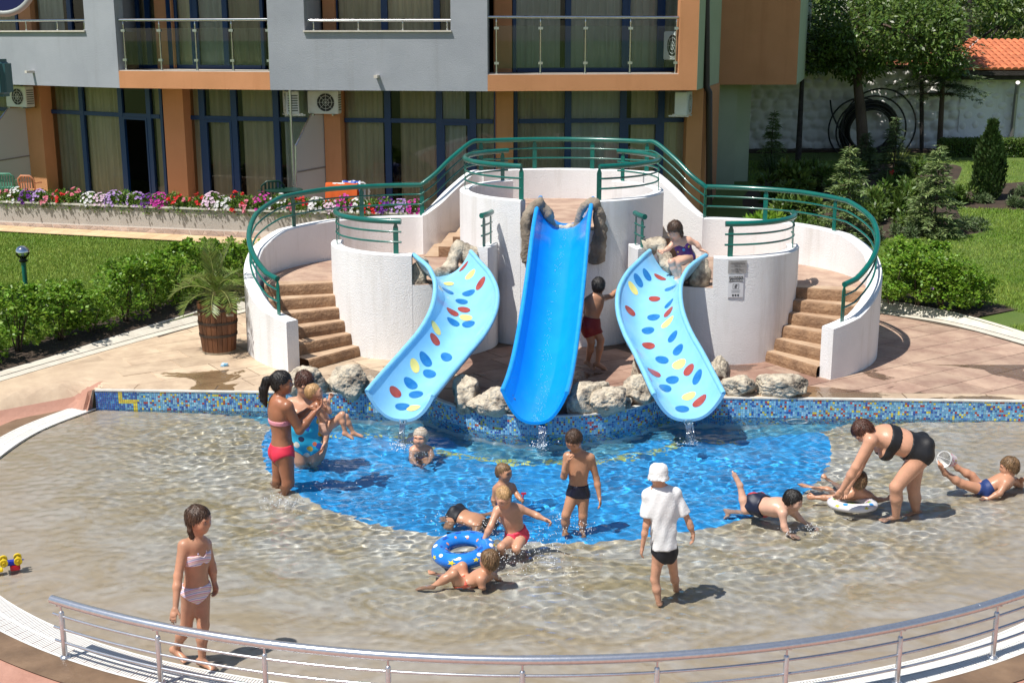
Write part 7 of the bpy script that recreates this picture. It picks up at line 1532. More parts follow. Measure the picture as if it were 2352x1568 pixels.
person('child in a white bucket hat and white tee shirt seen from behind', 10.42, 46, dict(hd=(1512, 1092), nk=(1516, 1118), sL=(1488, 1136, 0), sR=(1552, 1133, .02), eL=(1484, 1206, -.02), wL=(1475, 1258, -.02), hL_=(1472, 1276, -.02), eR=(1583, 1200, 0), wR=(1592, 1226, .0), hR_=(1592, 1246, .0), pv=(1526, 1258), kL=(1504, 1330, 0), aL=(1514, 1388, -.02), tL=(1518, 1396, .14), kR=(1547, 1312, .12), aR=(1554, 1358, .24), tR=(1560, 1360, .36)), (-.15, .95, -.12), SK5, HLB, hairstyle='none', ratio=6.1, wear=(dict(kind='briefs', m=cloth('black_trunks', (.012, .013, .018)), top=.15, leg=.12, name='swim_trunks'), dict(kind='tee', m=mat('white_cotton', (.80, .80, .80), .8, bump=.2, bscale=60), hem=.02)), hat=mat('white_hat_cotton', (.82, .82, .81), .85, (.70, .70, .69), 14, bump=.5, bscale=40))
person('black-haired boy in navy board shorts crawling on his hands in the shallows', 12.2, 47, dict(hd=(1822, 1148, -.02), nk=(1806, 1166), sR=(1797, 1178, -.12), sL=(1822, 1174, .16), eR=(1801, 1208, -.16), wR=(1812, 1236, -.18), hR_=(1830, 1246, -.22), eL=(1848, 1204, .14), wL=(1864, 1230, .10), hL_=(1877, 1240, .06), pv=(1746, 1160, .22), kR=(1712, 1170, .20), aR=(1699, 1114, .26), tR=(1690, 1098, .28), kL=(1708, 1184, .42), aL=(1672, 1190, .5)), (.86, -.42, -.22), SK3, HK, wear=(dict(kind='shorts', m=spots('navy_board_shorts', (.008, .012, .035), [(.20, .26, .42), (.01, .015, .04), (.45, .05, .06), (.01, .015, .04)], 7), top=.24, leg=.85, name='board_shorts', off=.017, fold=.004),), curl=dict(R=.1, L=.1), palm=dict(R=(0, 0, -1), L=(0, 0, -1)))
person('woman in a black bikini bending down over a child on a float', 12.55, 52, dict(hd=(1982, 990, -.04), nk=(2006, 1000), ch=(2040, 1006), md=(2072, 1014), sR=(2010, 996, .20), sL=(2000, 1012, -.18), eR=(1976, 1068, .20), wR=(1950, 1116, .16), eL=(1966, 1072, -.20), wL=(1934, 1124, -.14), hL_=(1921, 1142, -.12), pv=(2102, 1032), kL=(2058, 1118, -.14), aL=(2058, 1190, -.08), tL=(2034, 1198, -.12), kR=(2098, 1120, .10), aR=(2104, 1184, .14), tR=(2086, 1196, .10)), (-.55, -.12, -.82), SK5, HRB, ratio=6.9, child=False, fat=1.25, hup=(-.85, .1, .5), wear=(dict(kind='briefs', m=cloth('black_bikini', (.010, .010, .012)), top=.26, leg=.14, name='bikini_bottom', off=.009), dict(kind='top', m=cloth('black_bikini', (.010, .010, .012)), a=.50, b=.74, name='bikini_top', straps=(((-.24, .2, .66), (-.22, -.05, .95), (-.04, -.2, .98)), ((.24, .2, .66), (.22, -.05, .95), (.04, -.2, .98))), sw=.011)), chest=1.15, hairstyle='short', curl=dict(L=.3, R=.3), torsow=.95)
person('brown-haired child lying back on a spotted float, seen from behind', 12.85, 45, dict(hd=(1973, 1102, -.02), nk=(1971, 1128), sL=(1948, 1138, 0), sR=(1996, 1138, .02), eL=(1905, 1143, .06), wL=(1872, 1142, .10), hL_=(1855, 1141, .12), eR=(2014, 1149, .02), wR=(2036, 1147, .08), pv=(1945, 1146, .30), kL=(1900, 1126, .46), aL=(1866, 1122, .50), tL=(1854, 1118, .52), kR=(1925, 1128, .62), aR=(1908, 1116, .80), tR=(1902, 1108, .82)), (.15, .97, .05), SK4, HLB, wear=(dict(kind='trunks', m=cloth('child_trunks', (.1, .1, .3)), top=.2, leg=.3, name='swim_trunks'),), curl=dict(L=.9, R=.3))
person('light brown haired boy lying in the shallows with a bucket on his feet', 13.2, 45, dict(hd=(2318, 1071, -.02), nk=(2320, 1098), sL=(2310, 1110, -.13), sR=(2330, 1105, .12), eL=(2296, 1132, -.18), wL=(2272, 1144, -.20), eR=(2342, 1118, .18), wR=(2346, 1106, .12), pv=(2266, 1124, 0), kL=(2208, 1110, -.08), aL=(2172, 1086, -.08), tL=(2161, 1068, -.10), kR=(2232, 1092, .10), aR=(2200, 1074, .12), tR=(2186, 1057, .12)), (-.90, .20, -.15), SK1, HLB, wear=(dict(kind='trunks', m=cloth('blue_trunks', (.015, .04, .16)), top=.2, leg=.3, name='swim_trunks'),))
person('dark-haired boy in red shorts seen from behind with a hand on the slide', 17.45, 38, dict(hd=(1375, 656, .03), nk=(1371, 678), sL=(1350, 690, .0), sR=(1380, 686, .05), eR=(1404, 680, .20), wR=(1424, 661, .36), hR_=(1434, 658, .44), eL=(1346, 716, .06), wL=(1350, 738, -.02), pv=(1357, 744), kL=(1358, 786, -.03), aL=(1350, 830, .08), tL=(1358, 838, .02), kR=(1380, 780, -.02), aR=(1372, 834, -.02), tR=(1390, 844, -.04)), (.35, .92, -.05), SK4, HK, front=None, wear=(dict(kind='shorts', m=cloth('dark_red_shorts', (.22, .012, .02)), top=.24, leg=.62, name='swim_shorts', off=.016, fold=.004),), palm=dict(R=(0, .3, -1)), ratio=6.2)
person('little girl in a purple dotted swimsuit sitting at the top of the dotted slide', 18.25, 39, dict(hd=(1550, 528, -.06), nk=(1564, 550), sR=(1549, 556, -.02), sL=(1583, 552, .0), eR=(1536, 570, -.06), wR=(1525, 577, -.12), hR_=(1517, 578, -.14), eL=(1600, 560, .0), wL=(1611, 574, -.03), hL_=(1619, 577, -.04), pv=(1575, 588, .04), kR=(1542, 602, -.22), aR=(1555, 640, -.20), tR=(1548, 650, -.26), kL=(1556, 604, -.18), aL=(1562, 640, -.17), tL=(1554, 650, -.24)), (-.48, -.62, -.62), SK3, HB, ratio=5.6, hairstyle='long', hair_extra=(([(.30, -.1, .1), (.36, -.02, -.2), (.34, .02, -.48)], [.14, .13, .06]), ([(-.30, -.1, .1), (-.36, -.02, -.2), (-.34, .02, -.48)], [.14, .13, .06]), ([(0, -.3, 0), (0, -.36, -.35), (0, -.32, -.55)], [.2, .2, .1])), wear=(dict(kind='suit', m=spots('purple_dots', (.07, .015, .16), [(.60, .10, .30), (.65, .60, .05), (.05, .25, .50), (.55, .05, .10)], 13, size=.34), b=.80, vneck=.4, name='swimsuit', straps=(((-.22, .22, .78), (-.20, .05, 1.0), (-.15, -.20, .85)), ((.22, .22, .78), (.20, .05, 1.0), (.15, -.20, .85))), sm=cloth('yellow_trim', (.62, .62, .04)), sw=.009),))
# ------------------------------------------------------------------ things
RC_, RR_ = (0.14, 16.08), 7.72
def rail_pt(a, z): return Vector((RC_[0] + RR_ * math.cos(a), RC_[1] + RR_ * math.sin(a), z))
def rail_ang(px, py): p = atz(px, py, 0.5); return math.atan2(p.y - RC_[1], p.x - RC_[0])
a0_, a1_ = rail_ang(128, 1371), rail_ang(2480, 1330)
sr = thing('steel_railing', 'curved stainless steel railing along the near edge of the pool', 'railing', rail_pt(-math.pi / 2, 0))
nA = 90; AA = [lerp(a0_, a1_, k / nA) for k in range(nA + 1)]
M_STEEL2 = mat('brushed_steel', (0.68, 0.70, 0.74), 0.27, (0.58, 0.60, 0.64), 30, metal=0.85, bump=0.05, bscale=200)
MB().tube([rail_pt(a, 0.5) for a in AA], 0.036, 16).build('handrail', M_STEEL2, sr, smooth=True, edge=60)
for z in (0.145, 0.262, 0.375): MB().tube([rail_pt(a, z) for a in AA], 0.0115, 10).build('rail_bar', M_STEEL2, sr, smooth=True, edge=60)
for px, py in ((147, 1377), (353, 1441), (605, 1478), (893, 1500), (1200, 1512), (1510, 1507), (1805, 1477), (2070, 1437), (2293, 1382)):
    p = rail_pt(rail_ang(px, py), 0.006)
    o = MB().lathe([(0, 0), (0.042, 0), (0.042, 0.014), (0.034, 0.024), (0.0215, 0.028), (0.0215, 0.40), (0.017, 0.408), (0.0095, 0.415), (0.0095, 0.462), (0, 0.462)], 14, at=p).build('rail_post', M_STEEL2, sr, smooth=True, edge=40)
    MB().box(p.x - 0.035, p.x + 0.035, p.y - 0.012, p.y + 0.012, 0.464, 0.470).build('saddle', M_STEEL2, o)
for px, py in ((1305, 1510), (812, 1494), (2250, 1395)):
    a = rail_ang(px, py); MB().tube([rail_pt(a - 0.002, 0.5), rail_pt(a + 0.002, 0.5)], 0.0372, 16).build('joint_sleeve', M_STEEL2, sr, smooth=True, edge=60)
# ---- swim ring with printed sea animals
def torus(Rm, rm, n=48, k=18, sq=1.0):
    V = []; F = []
    for i in range(n):
        a = 2 * math.pi * i / n
        for j in range(k): b = 2 * math.pi * j / k; V.append(((Rm + rm * math.cos(b)) * math.cos(a), (Rm + rm * math.cos(b)) * math.sin(a), rm * sq * math.sin(b)))
    for i in range(n):
        for j in range(k): F.append((i * k + j, ((i + 1) % n) * k + j, ((i + 1) % n) * k + (j + 1) % k, i * k + (j + 1) % k))
    return V, F
M_RING = mat('blue_vinyl', (0.012, 0.16, 0.62), 0.15, (0.02, 0.24, 0.72), 5, coat=0.5)
def ring_prints(t, M, Rm, rm, sq, seed, n=26, cols=None):
    rn = random.Random(seed); cols = cols or [(.78, .66, .04), (.85, .86, .88), (.02, .08, .40), (.75, .30, .18)]
    for i in range(n):
        a = 2 * math.pi * i / n + rn.uniform(-.06, .06); b = (0.35, 1.0, 1.75, 2.3)[i % 4] + rn.uniform(-.15, .15); r = rn.uniform(.018, .034); kind = i % 4; V = []
        m_ = 10; V2 = []
        def P(da, db): aa, bb = a + da / Rm, b + db / rm; q = 1.025; return M @ Vector(((Rm + rm * q * math.cos(bb)) * math.cos(aa), (Rm + rm * q * math.cos(bb)) * math.sin(aa), rm * q * sq * math.sin(bb)))
        if kind == 0: ring = [(r * (1.0 if k % 2 == 0 else .42) * math.cos(6.283 * k / 10), r * (1.0 if k % 2 == 0 else .42) * math.sin(6.283 * k / 10)) for k in range(10)]       # star
        elif kind == 2: ring = [(r * 1.5, 0), (r * .6, r * .6), (-r * .6, r * .45), (-r * 1.5, r * .8), (-r * 1.1, 0), (-r * 1.5, -r * .8), (-r * .6, -r * .45), (r * .6, -r * .6)]      # fish
        else: ring = [(r * .8 * math.cos(6.283 * k / 10), r * .8 * math.sin(6.283 * k / 10)) for k in range(10)]
        mb = MB(); V = [P(0, 0)] + [P(x, y) for x, y in ring]; mb.add(V, [(0, 1 + k, 1 + (k + 1) % len(ring)) for k in range(len(ring))]); mb.build('print', mat('print_%d_%d' % (seed, kind), cols[kind], .3), t)
p = atz(1064, 1262, 0.085); t = thing('swim_ring', 'blue inflatable swim ring printed with stars and fish held by the blond boy', 'swim ring', p)
Mx = Matrix.Translation(p) @ Matrix.Rotation(R(6), 4, 'X') @ Matrix.Rotation(R(-5), 4, 'Y'); V, F = torus(0.225, 0.088, 56, 18, .85); o = MB().add([Mx @ Vector(v) for v in V], F).build('tube', M_RING, t, smooth=True); o.cycles.is_caustics_receiver = True; ring_prints(t, Mx, .225, .088, .85, 1, 34)
p = atz(1958, 1156, 0.02); t = thing('swim_float', 'white float ring with coloured spots under the child by the bending woman', 'swim ring', p)
Mx = Matrix.Translation(p) @ Matrix.Rotation(R(-6), 4, 'X'); V, F = torus(0.20, 0.07, 48, 14, .7); o = MB().add([Mx @ Vector(v) for v in V], F).build('tube', mat('white_vinyl', (.78, .76, .78), .2, coat=.4), t, smooth=True); o.cycles.is_caustics_receiver = True; ring_prints(t, Mx, .20, .07, .7, 2, 20, [(.75, .65, .05), (.05, .30, .70), (.35, .65, .08), (.70, .20, .45)])
# ---- bucket on the boy's feet
def bucket():
    p = aty(2168, 1054, 13.12); ax = Vector((-.80, -.52, .28)).normalized(); t = thing('toy_bucket', 'white toy bucket with red picture balanced on the feet of the boy', 'bucket', p); q = ax.to_track_quat('Z', 'Y').to_matrix().to_4x4(); Mx = Matrix.Translation(p) @ q
    prof = [(0, -.155), (.062, -.155), (.085, 0), (.092, 0), (.092, -.012), (.086, -.012)]; mb = MB().lathe([(0, -.15), (.060, -.15), (.083, -.004), (.094, 0), (.094, -.012), (.086, -.014), (.064, -.158), (0, -.158)], 28); mb.v = [tuple(Mx @ Vector(v)) for v in mb.v]; mb.build('pail', M_WHITEP, t, smooth=True, edge=40)
    mb = MB().lathe([(.0868, -.03), (.0662, -.148)], 28); mb.v = [tuple(Mx @ Vector(v)) for v in mb.v]; mb.build('picture_band', spots('bucket_print', (.72, .60, .62), [(.60, .05, .08), (.75, .30, .40), (.65, .55, .1), (.5, .08, .3)], 30), t, smooth=True)
    mb = MB().tube([Mx @ Vector((.094 * math.cos(a), .094 * math.sin(a) * .2, -.03 + .11 * math.sin(a))) for a in np.linspace(0, math.pi, 14)], .003, 6); mb.build('handle', M_WHITEP, t)
bucket()
# ---- overturned toy car
def toy():
    p = atz(26, 1306, 0.02); t = thing('toy_car', 'blue toy digger with yellow wheels lying upside down at the pool edge', 'toy', p); an = R(24); MY = mat('yellow_plastic', (.80, .55, .01), .3); MBL = mat('blue_plastic', (.01, .03, .35), .3); MR = mat('red_plastic', (.60, .015, .03), .3)
    def W(a, b, c): return p + Vector((a * math.cos(an) - b * math.sin(an), a * math.sin(an) + b * math.cos(an), c))
    def bev(mb, nm, m_):
        me = mb.mesh(nm, m_); bm = bmesh.new(); bm.from_mesh(me); bmesh.ops.bevel(bm, geom=bm.edges, offset=.008, segments=2, affect='EDGES'); bm.to_mesh(me); bm.free(); return link(nm, me, t)
    bev(MB().box(-.085, .085, -.035, .035, .045, .085, 0, W), 'chassis', MBL); bev(MB().box(-.01, .08, -.04, .04, -.01, .044, 0, W), 'cab', MR); bev(MB().box(-.15, -.07, -.04, .04, -.005, .02, 0, W), 'scoop', MY); bev(MB().box(.08, .12, -.012, .012, .07, .082, 0, W), 'tow_bar', MBL)
    for x in (-.06, .065):
        for y in (-.052, .052):
            mb = MB().lathe([(.0, -.017), (.012, -.017), (.016, -.010), (.026, -.014), (.037, -.012), (.037, .012), (.026, .014), (.016, .010), (.012, .017), (0, .017)], 20); mb.v = [tuple(W(x + v[0], y + v[2], .088 + v[1])) for v in mb.v]; w_ = mb.build('wheel', MY, t, smooth=True, edge=40)
            mb = MB().lathe([(0, -.019), (.012, -.019), (.012, .019), (0, .019)], 12); mb.v = [tuple(W(x + v[0], y + v[2], .088 + v[1])) for v in mb.v]; mb.build('hub', mat('yellow_dark', (.55, .36, .01), .4), w_)
toy()
# ---- palm in a wooden tub
def tub():
    p = atz(504, 806, 0.275); t = thing('palm_tub', 'wooden barrel tub with dark iron hoops left of the stairs', 'tub', p); n = 22; H_ = .76; r0, r1 = .25, .295; MW = object_tint(mat('barrel_wood', (.20, .082, .032), .55, (.12, .045, .018), 9, bump=.5, bscale=50, stretch=(1, 1, .12)), .25)
    for k in range(n):
        a, b = 2 * math.pi * (k + .04) / n, 2 * math.pi * (k + .96) / n; V = []
        for z, r in ((.03, r0), (H_ * .5, (r0 + r1) / 2 + .012), (H_, r1)):
            for rr in (r, r - .028):
                for q in (a, b): V.append((p.x + rr * math.cos(q), p.y + rr * math.sin(q), p.z + z))
        F = []
        for i in range(2): o = i * 4; F += [(o, o + 1, o + 5, o + 4), (o + 3, o + 2, o + 6, o + 7), (o + 2, o, o + 4, o + 6), (o + 1, o + 3, o + 7, o + 5)]
        F += [(8, 9, 11, 10)]; MB().add(V, F).build('stave', MW, t)
    for z in (.28, .47, .67):
        r = lerp(r0, r1, z / H_) + .012 * (1 - abs(z / H_ * 2 - 1)) + .004; MB().lathe([(r, z - .019), (r + .004, z - .019), (r + .006, z + .019), (r, z + .019)], 40, at=p).build('hoop', mat('rusty_iron', (.03, .024, .02), .6, (.06, .035, .022), 20), t, smooth=True, edge=40)
    MB().lathe([(.0, .0), (r0 - .005, .0), (r0 - .003, .032), (0, .032)], 32, at=p).build('foot_ring', mat('pale_worn_wood', (.32, .27, .2), .8), t, smooth=True, edge=40); MB().lathe([(0, .68), (r1 - .03, .67)], 32, at=p).build('soil', M_SOIL, t)
    for s_ in (-1, 1): MB().box(p.x + s_ * .25 - .05, p.x + s_ * .25 + .05, p.y - .30 if s_ > 0 else p.y - .25, p.y - .26 if s_ > 0 else p.y - .2, p.z + .60, p.z + .63).build('handle', mat('pale_worn_wood', (.32, .27, .2), .8), t)
    q = p + Vector((0, 0, .67)); g = thing('palm_plant', 'feathery young palm growing in the wooden tub', 'palm', q); rs = np.random.RandomState(5); MB().lathe([(.10, -.02), (.12, .06), (.085, .16), (.05, .24), (0, .26)], 14, at=q).build('trunk', mat('palm_fibre', (.12, .07, .04), .9, (.06, .035, .02), 20, bump=1, bscale=60), g, smooth=True); MF = island_tint(mat('palm_leaflet', (.14, .20, .035), .4, (.20, .26, .06), 6, trans=.25), .3, .02); rach = MB(); rn = random.Random(8)
    for k in range(17):
        a = k * 2.4 + rn.uniform(-.3, .3); el = rn.uniform(.15, 1.35) if k > 2 else 1.45; L = rn.uniform(.62, .88); P_ = []; pos = q + Vector((0, 0, .2)); th = el
        for i in range(14): P_.append(pos.copy()); pos = pos + Vector((math.cos(a) * math.cos(th), math.sin(a) * math.cos(th), math.sin(th))) * (L / 13); th -= (.10 if k > 2 else .03) * (1 + .06 * i)
        rach.tube(P_, [lerp(.011, .003, i / 13) for i in range(14)], 5); parts = []
        for i in range(2, 14):
            tdir = np.array(P_[min(13, i + 1)] - P_[i - 1]); tdir = tdir / np.linalg.norm(tdir); sd = np.cross(tdir, [0, 0, 1.0]); sd = sd / (np.linalg.norm(sd) + 1e-6); upv = np.cross(sd, tdir)
            for f_ in (0, .33, .66):
                c = np.array(P_[i]) * (1 - f_) + np.array(P_[max(0, i - 1)]) * f_
                for s_ in (-1, 1): d = unit((tdir * .75 + sd * s_ * .8 + upv * .25 + rs.normal(size=3) * .08)[None]); l = np.array([.27 * math.sin(math.pi * min(.95, (i + 1) / 15.5)) ** .6 * rs.uniform(.8, 1.1)]); parts.append(leaf_quads(c[None], d, upv[None], l, np.array([.017])))
        v, f = joinq(parts); npmesh('frond', v, f, MF, g, smooth=False)
    rach.build('frond_stalks', mat('palm_stalk', (.24, .26, .07), .5), g, smooth=True)
tub()
# ---- garden lamp
def lamp():
    b = atz(63, 702, lawn_z(-7.8, 20.3)); t = thing('garden_lamp', 'green bollard lamp with a half-mirrored glass globe on the left lawn', 'lamp', b); top = aty(53, 582, b.y); hgt = top.z - b.z - .10
    mb = MB().lathe([(.07, 0), (.07, .03), (.04, .05), (.04, hgt - .05), (0, hgt - .05)], 16); mb.v = [(b.x + v[0], b.y + v[1], b.z + v[2]) for v in mb.v]; mb.build('post', M_TEAL, t, smooth=True, edge=40)
    MB().lathe([(.0, -.05), (.06, -.05), (.075, -.03), (.075, -.015), (.05, -.01), (.045, .06), (0, .06)], 16, at=(b.x, b.y, b.z + hgt)).build('collar', M_BLACK, t, smooth=True, edge=40); c = Vector((b.x, b.y, b.z + hgt + .12)); r = .115
    MB().lathe([(r * math.cos(x), r * math.sin(x)) for x in np.linspace(-1.25, .05, 12)], 28, at=c).build('clear_globe', M_RAILGLASS, t, smooth=True); MB().lathe([(max(1e-4, r * 1.003 * math.cos(x)), r * 1.003 * math.sin(x)) for x in np.linspace(.05, math.pi / 2, 14)], 28, at=c).build('mirror_cap', mat('mirror_chrome', (.75, .76, .78), .05, metal=1.0), t, smooth=True); MB().lathe([(0, -.07), (.02, -.07), (.028, .0), (.0, .04)], 10, at=c).build('bulb', M_WHITEP, t, smooth=True)
lamp()
# ---- flowers in the planter
def flowers():
    rs = np.random.RandomState(15); cols = {'white': (.82, .80, .80), 'lilac': (.55, .36, .70), 'purple': (.16, .02, .30), 'magenta': (.62, .04, .38), 'red': (.70, .03, .03), 'pink': (.78, .25, .33), 'pale pink': (.80, .60, .72)}
    MC = {k: mat('petal_' + k.replace(' ', '_'), v, .6, trans=.3) for k, v in cols.items()}; MG = island_tint(mat('bedding_leaf', (.10, .19, .022), .5, (.16, .27, .035), 8, trans=.25), .35, .02)
    mid = off_curve(PL, -0.22); Lm = [0.0]
    for a, b in zip(mid, mid[1:]): Lm.append(Lm[-1] + math.hypot(b[0] - a[0], b[1] - a[1]))
    def at(s):
        for i in range(len(mid) - 1):
            if Lm[i + 1] >= s: t_ = (s - Lm[i]) / (Lm[i + 1] - Lm[i]); return lerp(mid[i][0], mid[i + 1][0], t_), lerp(mid[i][1], mid[i + 1][1], t_)
        return mid[-1]
    seq = [('pink', .3), ('white', .5), ('purple', .6), ('lilac', .5), ('pink', .35), ('red', .4), ('pink', .45), ('white', .8), ('pale pink', .9), ('lilac', .8), (None, 0), ('lilac', .6), ('purple', .5), ('magenta', .8), ('red', .25), ('pink', .25), ('red', .2), ('pale pink', .8), ('white', .7), ('red', .3), ('pink', .35), ('magenta', .3), ('white', .3), ('pink', .3), ('red', .35), ('white', .9), ('pale pink', .7), ('magenta', .35), ('white', .4), ('red', .35), ('purple', .45), ('lilac', .8), ('magenta', .5)]
    n = len(seq); s0 = 1.5; s1 = Lm[-1] - 0.5; words = ['first', 'second', 'third', 'fourth', 'fifth', 'sixth', 'seventh', 'eighth', 'ninth', 'tenth', 'eleventh', 'twelfth', 'thirteenth', 'fourteenth', 'fifteenth', 'sixteenth', 'seventeenth', 'eighteenth', 'nineteenth', 'twentieth', 'twenty-first', 'twenty-second', 'twenty-third', 'twenty-fourth', 'twenty-fifth', 'twenty-sixth', 'twenty-seventh', 'twenty-eighth', 'twenty-ninth', 'thirtieth', 'thirty-first', 'thirty-second', 'thirty-third']
    for k, (c, dens) in enumerate(seq):
        x, y = at(lerp(s0, s1, k / (n - 1))); x += rs.uniform(-.05, .05); z = PLTOP - .06; hgt = rs.uniform(.26, .40)
        t = thing('flowering_plant', ('bushy green plant without blossoms, %s in the planter from the left' if c is None else c + '-flowered bedding plant, %s in the planter from the left') % words[k], 'flower', (x, y, z), 'bedding plants in the long planter'); m_ = 620; d = rand_dirs(rs, m_); d[:, 2] = np.abs(d[:, 2]); cc = np.array([x, y, z]) + d * np.array([.24, .24, hgt]) * rs.uniform(.4, 1.0, (m_, 1)); cc[:, 1] -= .10 * rs.rand(m_); over = (cc[:, 1] < y - .2); cc[over, 2] -= .12 * rs.rand(over.sum()); L = rs.uniform(.035, .07, m_); v, q = leaf_quads(cc, d + rs.normal(size=(m_, 3)) * .4, rs.normal(size=(m_, 3)) * .5 + np.array([0, -.3, 1]), L, L * .75); npmesh('leaves', v, q, MG, t, smooth=False)
        if c:
            m_ = int(55 * dens) + 8; d = rand_dirs(rs, m_); d[:, 2] = np.abs(d[:, 2]) * .9 + .1; d[:, 1] = -np.abs(d[:, 1]) * 1.0; d = unit(d); cc = np.array([x, y, z]) + d * np.array([.27, .30, hgt * 1.08]); parts = []
            if c in ('red', 'pink'):   # geranium heads: tight bunches
                cc = np.repeat(cc[:max(4, m_ // 4)], 6, 0) + rs.normal(size=(max(4, m_ // 4) * 6, 3)) * .02; d = np.repeat(d[:max(4, m_ // 4)], 6, 0); m_ = len(cc); rr = np.full(m_, .03)
            else: rr = rs.uniform(.028, .042, m_)
            u_ = unit(np.cross(d, rand_dirs(rs, m_))); w_ = np.cross(d, u_); K = 6; V = [cc - d * .008]
            for j in range(K): a = 2 * math.pi * j / K; V.append(cc + (u_ * math.cos(a) + w_ * math.sin(a)) * rr[:, None] + d * .008)
            V = np.stack(V, 1).reshape(-1, 3); base = (np.arange(m_) * (K + 1))[:, None]; F = np.concatenate([np.stack([base[:, 0], base[:, 0] + 1 + j, base[:, 0] + 1 + (j + 1) % K], 1) for j in range(K)]); npmesh('blossoms', V, F, MC[c], t, smooth=False)
flowers()
# ---- terrace furniture
def chair(p, rot, m_, label, s=1.0, group=None):
    t = thing('plastic_chair', label, 'chair', p, group)
    def W(a, b, c): return (p[0] + (a * math.cos(rot) - b * math.sin(rot)) * s, p[1] + (a * math.sin(rot) + b * math.cos(rot)) * s, p[2] + c * s)
    MB().box(-.24, .24, -.22, .24, .42, .45, 0, W).build('seat', m_, t)
    for x in (-.22, .22):
        for y in (-.2, .22): MB().tube([W(x * 1.08, y * 1.08, 0), W(x, y, .42)], [.02, .026], 6).build('leg', m_, t)
        MB().tube([W(x * 1.12, -.22, .64), W(x * 1.18, .0, .66), W(x * 1.08, .24, .66)], .02, 6).build('armrest', m_, t)
    bk = MB(); bk.tube([W(-.24, .22, .44), W(-.25, .30, .80), W(-.14, .33, .90), W(.14, .33, .90), W(.25, .30, .80), W(.24, .22, .44)], .022, 6)
    bk.build('back_frame', m_, t, smooth=True)
    for k in range(5): MB().box(-.16 + .08 * k - .022, -.16 + .08 * k + .022, .27, .285, .46, .89, 0, W).build('back_slat', m_, t)
    return W
MGP = mat('dark_green_plastic', (.008, .045, .03), .35); ZT_ = 0.852
def tpt(px, d, sg): u, _ = sg.at(px, 440, d); q = sg.W(u, d, ZT_); return q
q = tpt(622, -0.1, SB); chair(q, R(200), MGP, 'dark green plastic chair behind the flowers beside the diagonal screen')
q = tpt(652, -0.35, SB); t = thing('garden_table', 'round dark green plastic table behind the flowers', 'table', q); MB().lathe([(0, .70), (.40, .70), (.42, .71), (.42, .725), (0, .73)], 32, at=q).build('table_top', MGP, t, smooth=True, edge=40)
for k in range(4): a = k * math.pi / 2 + .6; MB().tube([(q[0] + .32 * math.cos(a), q[1] + .32 * math.sin(a), q[2]), (q[0] + .26 * math.cos(a), q[1] + .26 * math.sin(a), q[2] + .70)], .022, 6).build('leg', MGP, t)
def towel(p, w_, h_, m_, label, rot=0):
    t = MB(); n = 14; V = []; F = []
    for i in range(n + 1):
        for j, (dy, z) in enumerate(((-.10, -h_), (-.07, -.06), (-.02, .02), (.03, .015), (.07, -.06), (.10, -h_ * .8))):
            x = (i / n - .5) * w_; wv = .012 * math.sin(i * 1.7 + j); a = x * math.cos(rot); b = x * math.sin(rot); V.append((p[0] + a - (dy + wv) * math.sin(rot), p[1] + b + (dy + wv) * math.cos(rot), p[2] + z + .01 * math.sin(i * .9)))
    for i in range(n):
        for j in range(5): F.append((i * 6 + j, (i + 1) * 6 + j, (i + 1) * 6 + j + 1, i * 6 + j + 1))
    t.add(V, F); tag(t.build('towel', m_, smooth=True), label, 'towel')
q = tpt(790, -0.3, SC); chair(q, R(170), M_WHITEP, 'white chair under the orange towel behind the flowers'); towel((q[0], q[1] - .32, q[2] + .90), .72, .42, cloth('orange_towel', (.55, .09, .01), .9), 'orange towel hung over a white chair on the terrace', R(-8))
q = tpt(822, -0.1, SC); chair(q, R(185), M_WHITEP, 'white chair with a blue towel beside the orange towel'); towel((q[0] - .1, q[1] - .32, q[2] + .93), .40, .30, spots('blue_towel', (.03, .08, .40), [(.5, .55, .7), (.02, .05, .3), (.6, .6, .7)], 9), 'blue and white towel hung beside the orange towel', R(5))
q = tpt(22, -0.2, SA); chair(q, R(185), mat('pale_green_plastic', (.10, .32, .22), .5), 'pale green chair back at the left end of the planter', s=.80); q = tpt(72, -0.2, SA); chair(q, R(175), mat('salmon_plastic', (.60, .25, .13), .5), 'salmon coloured chair back at the left end of the planter', s=.80)
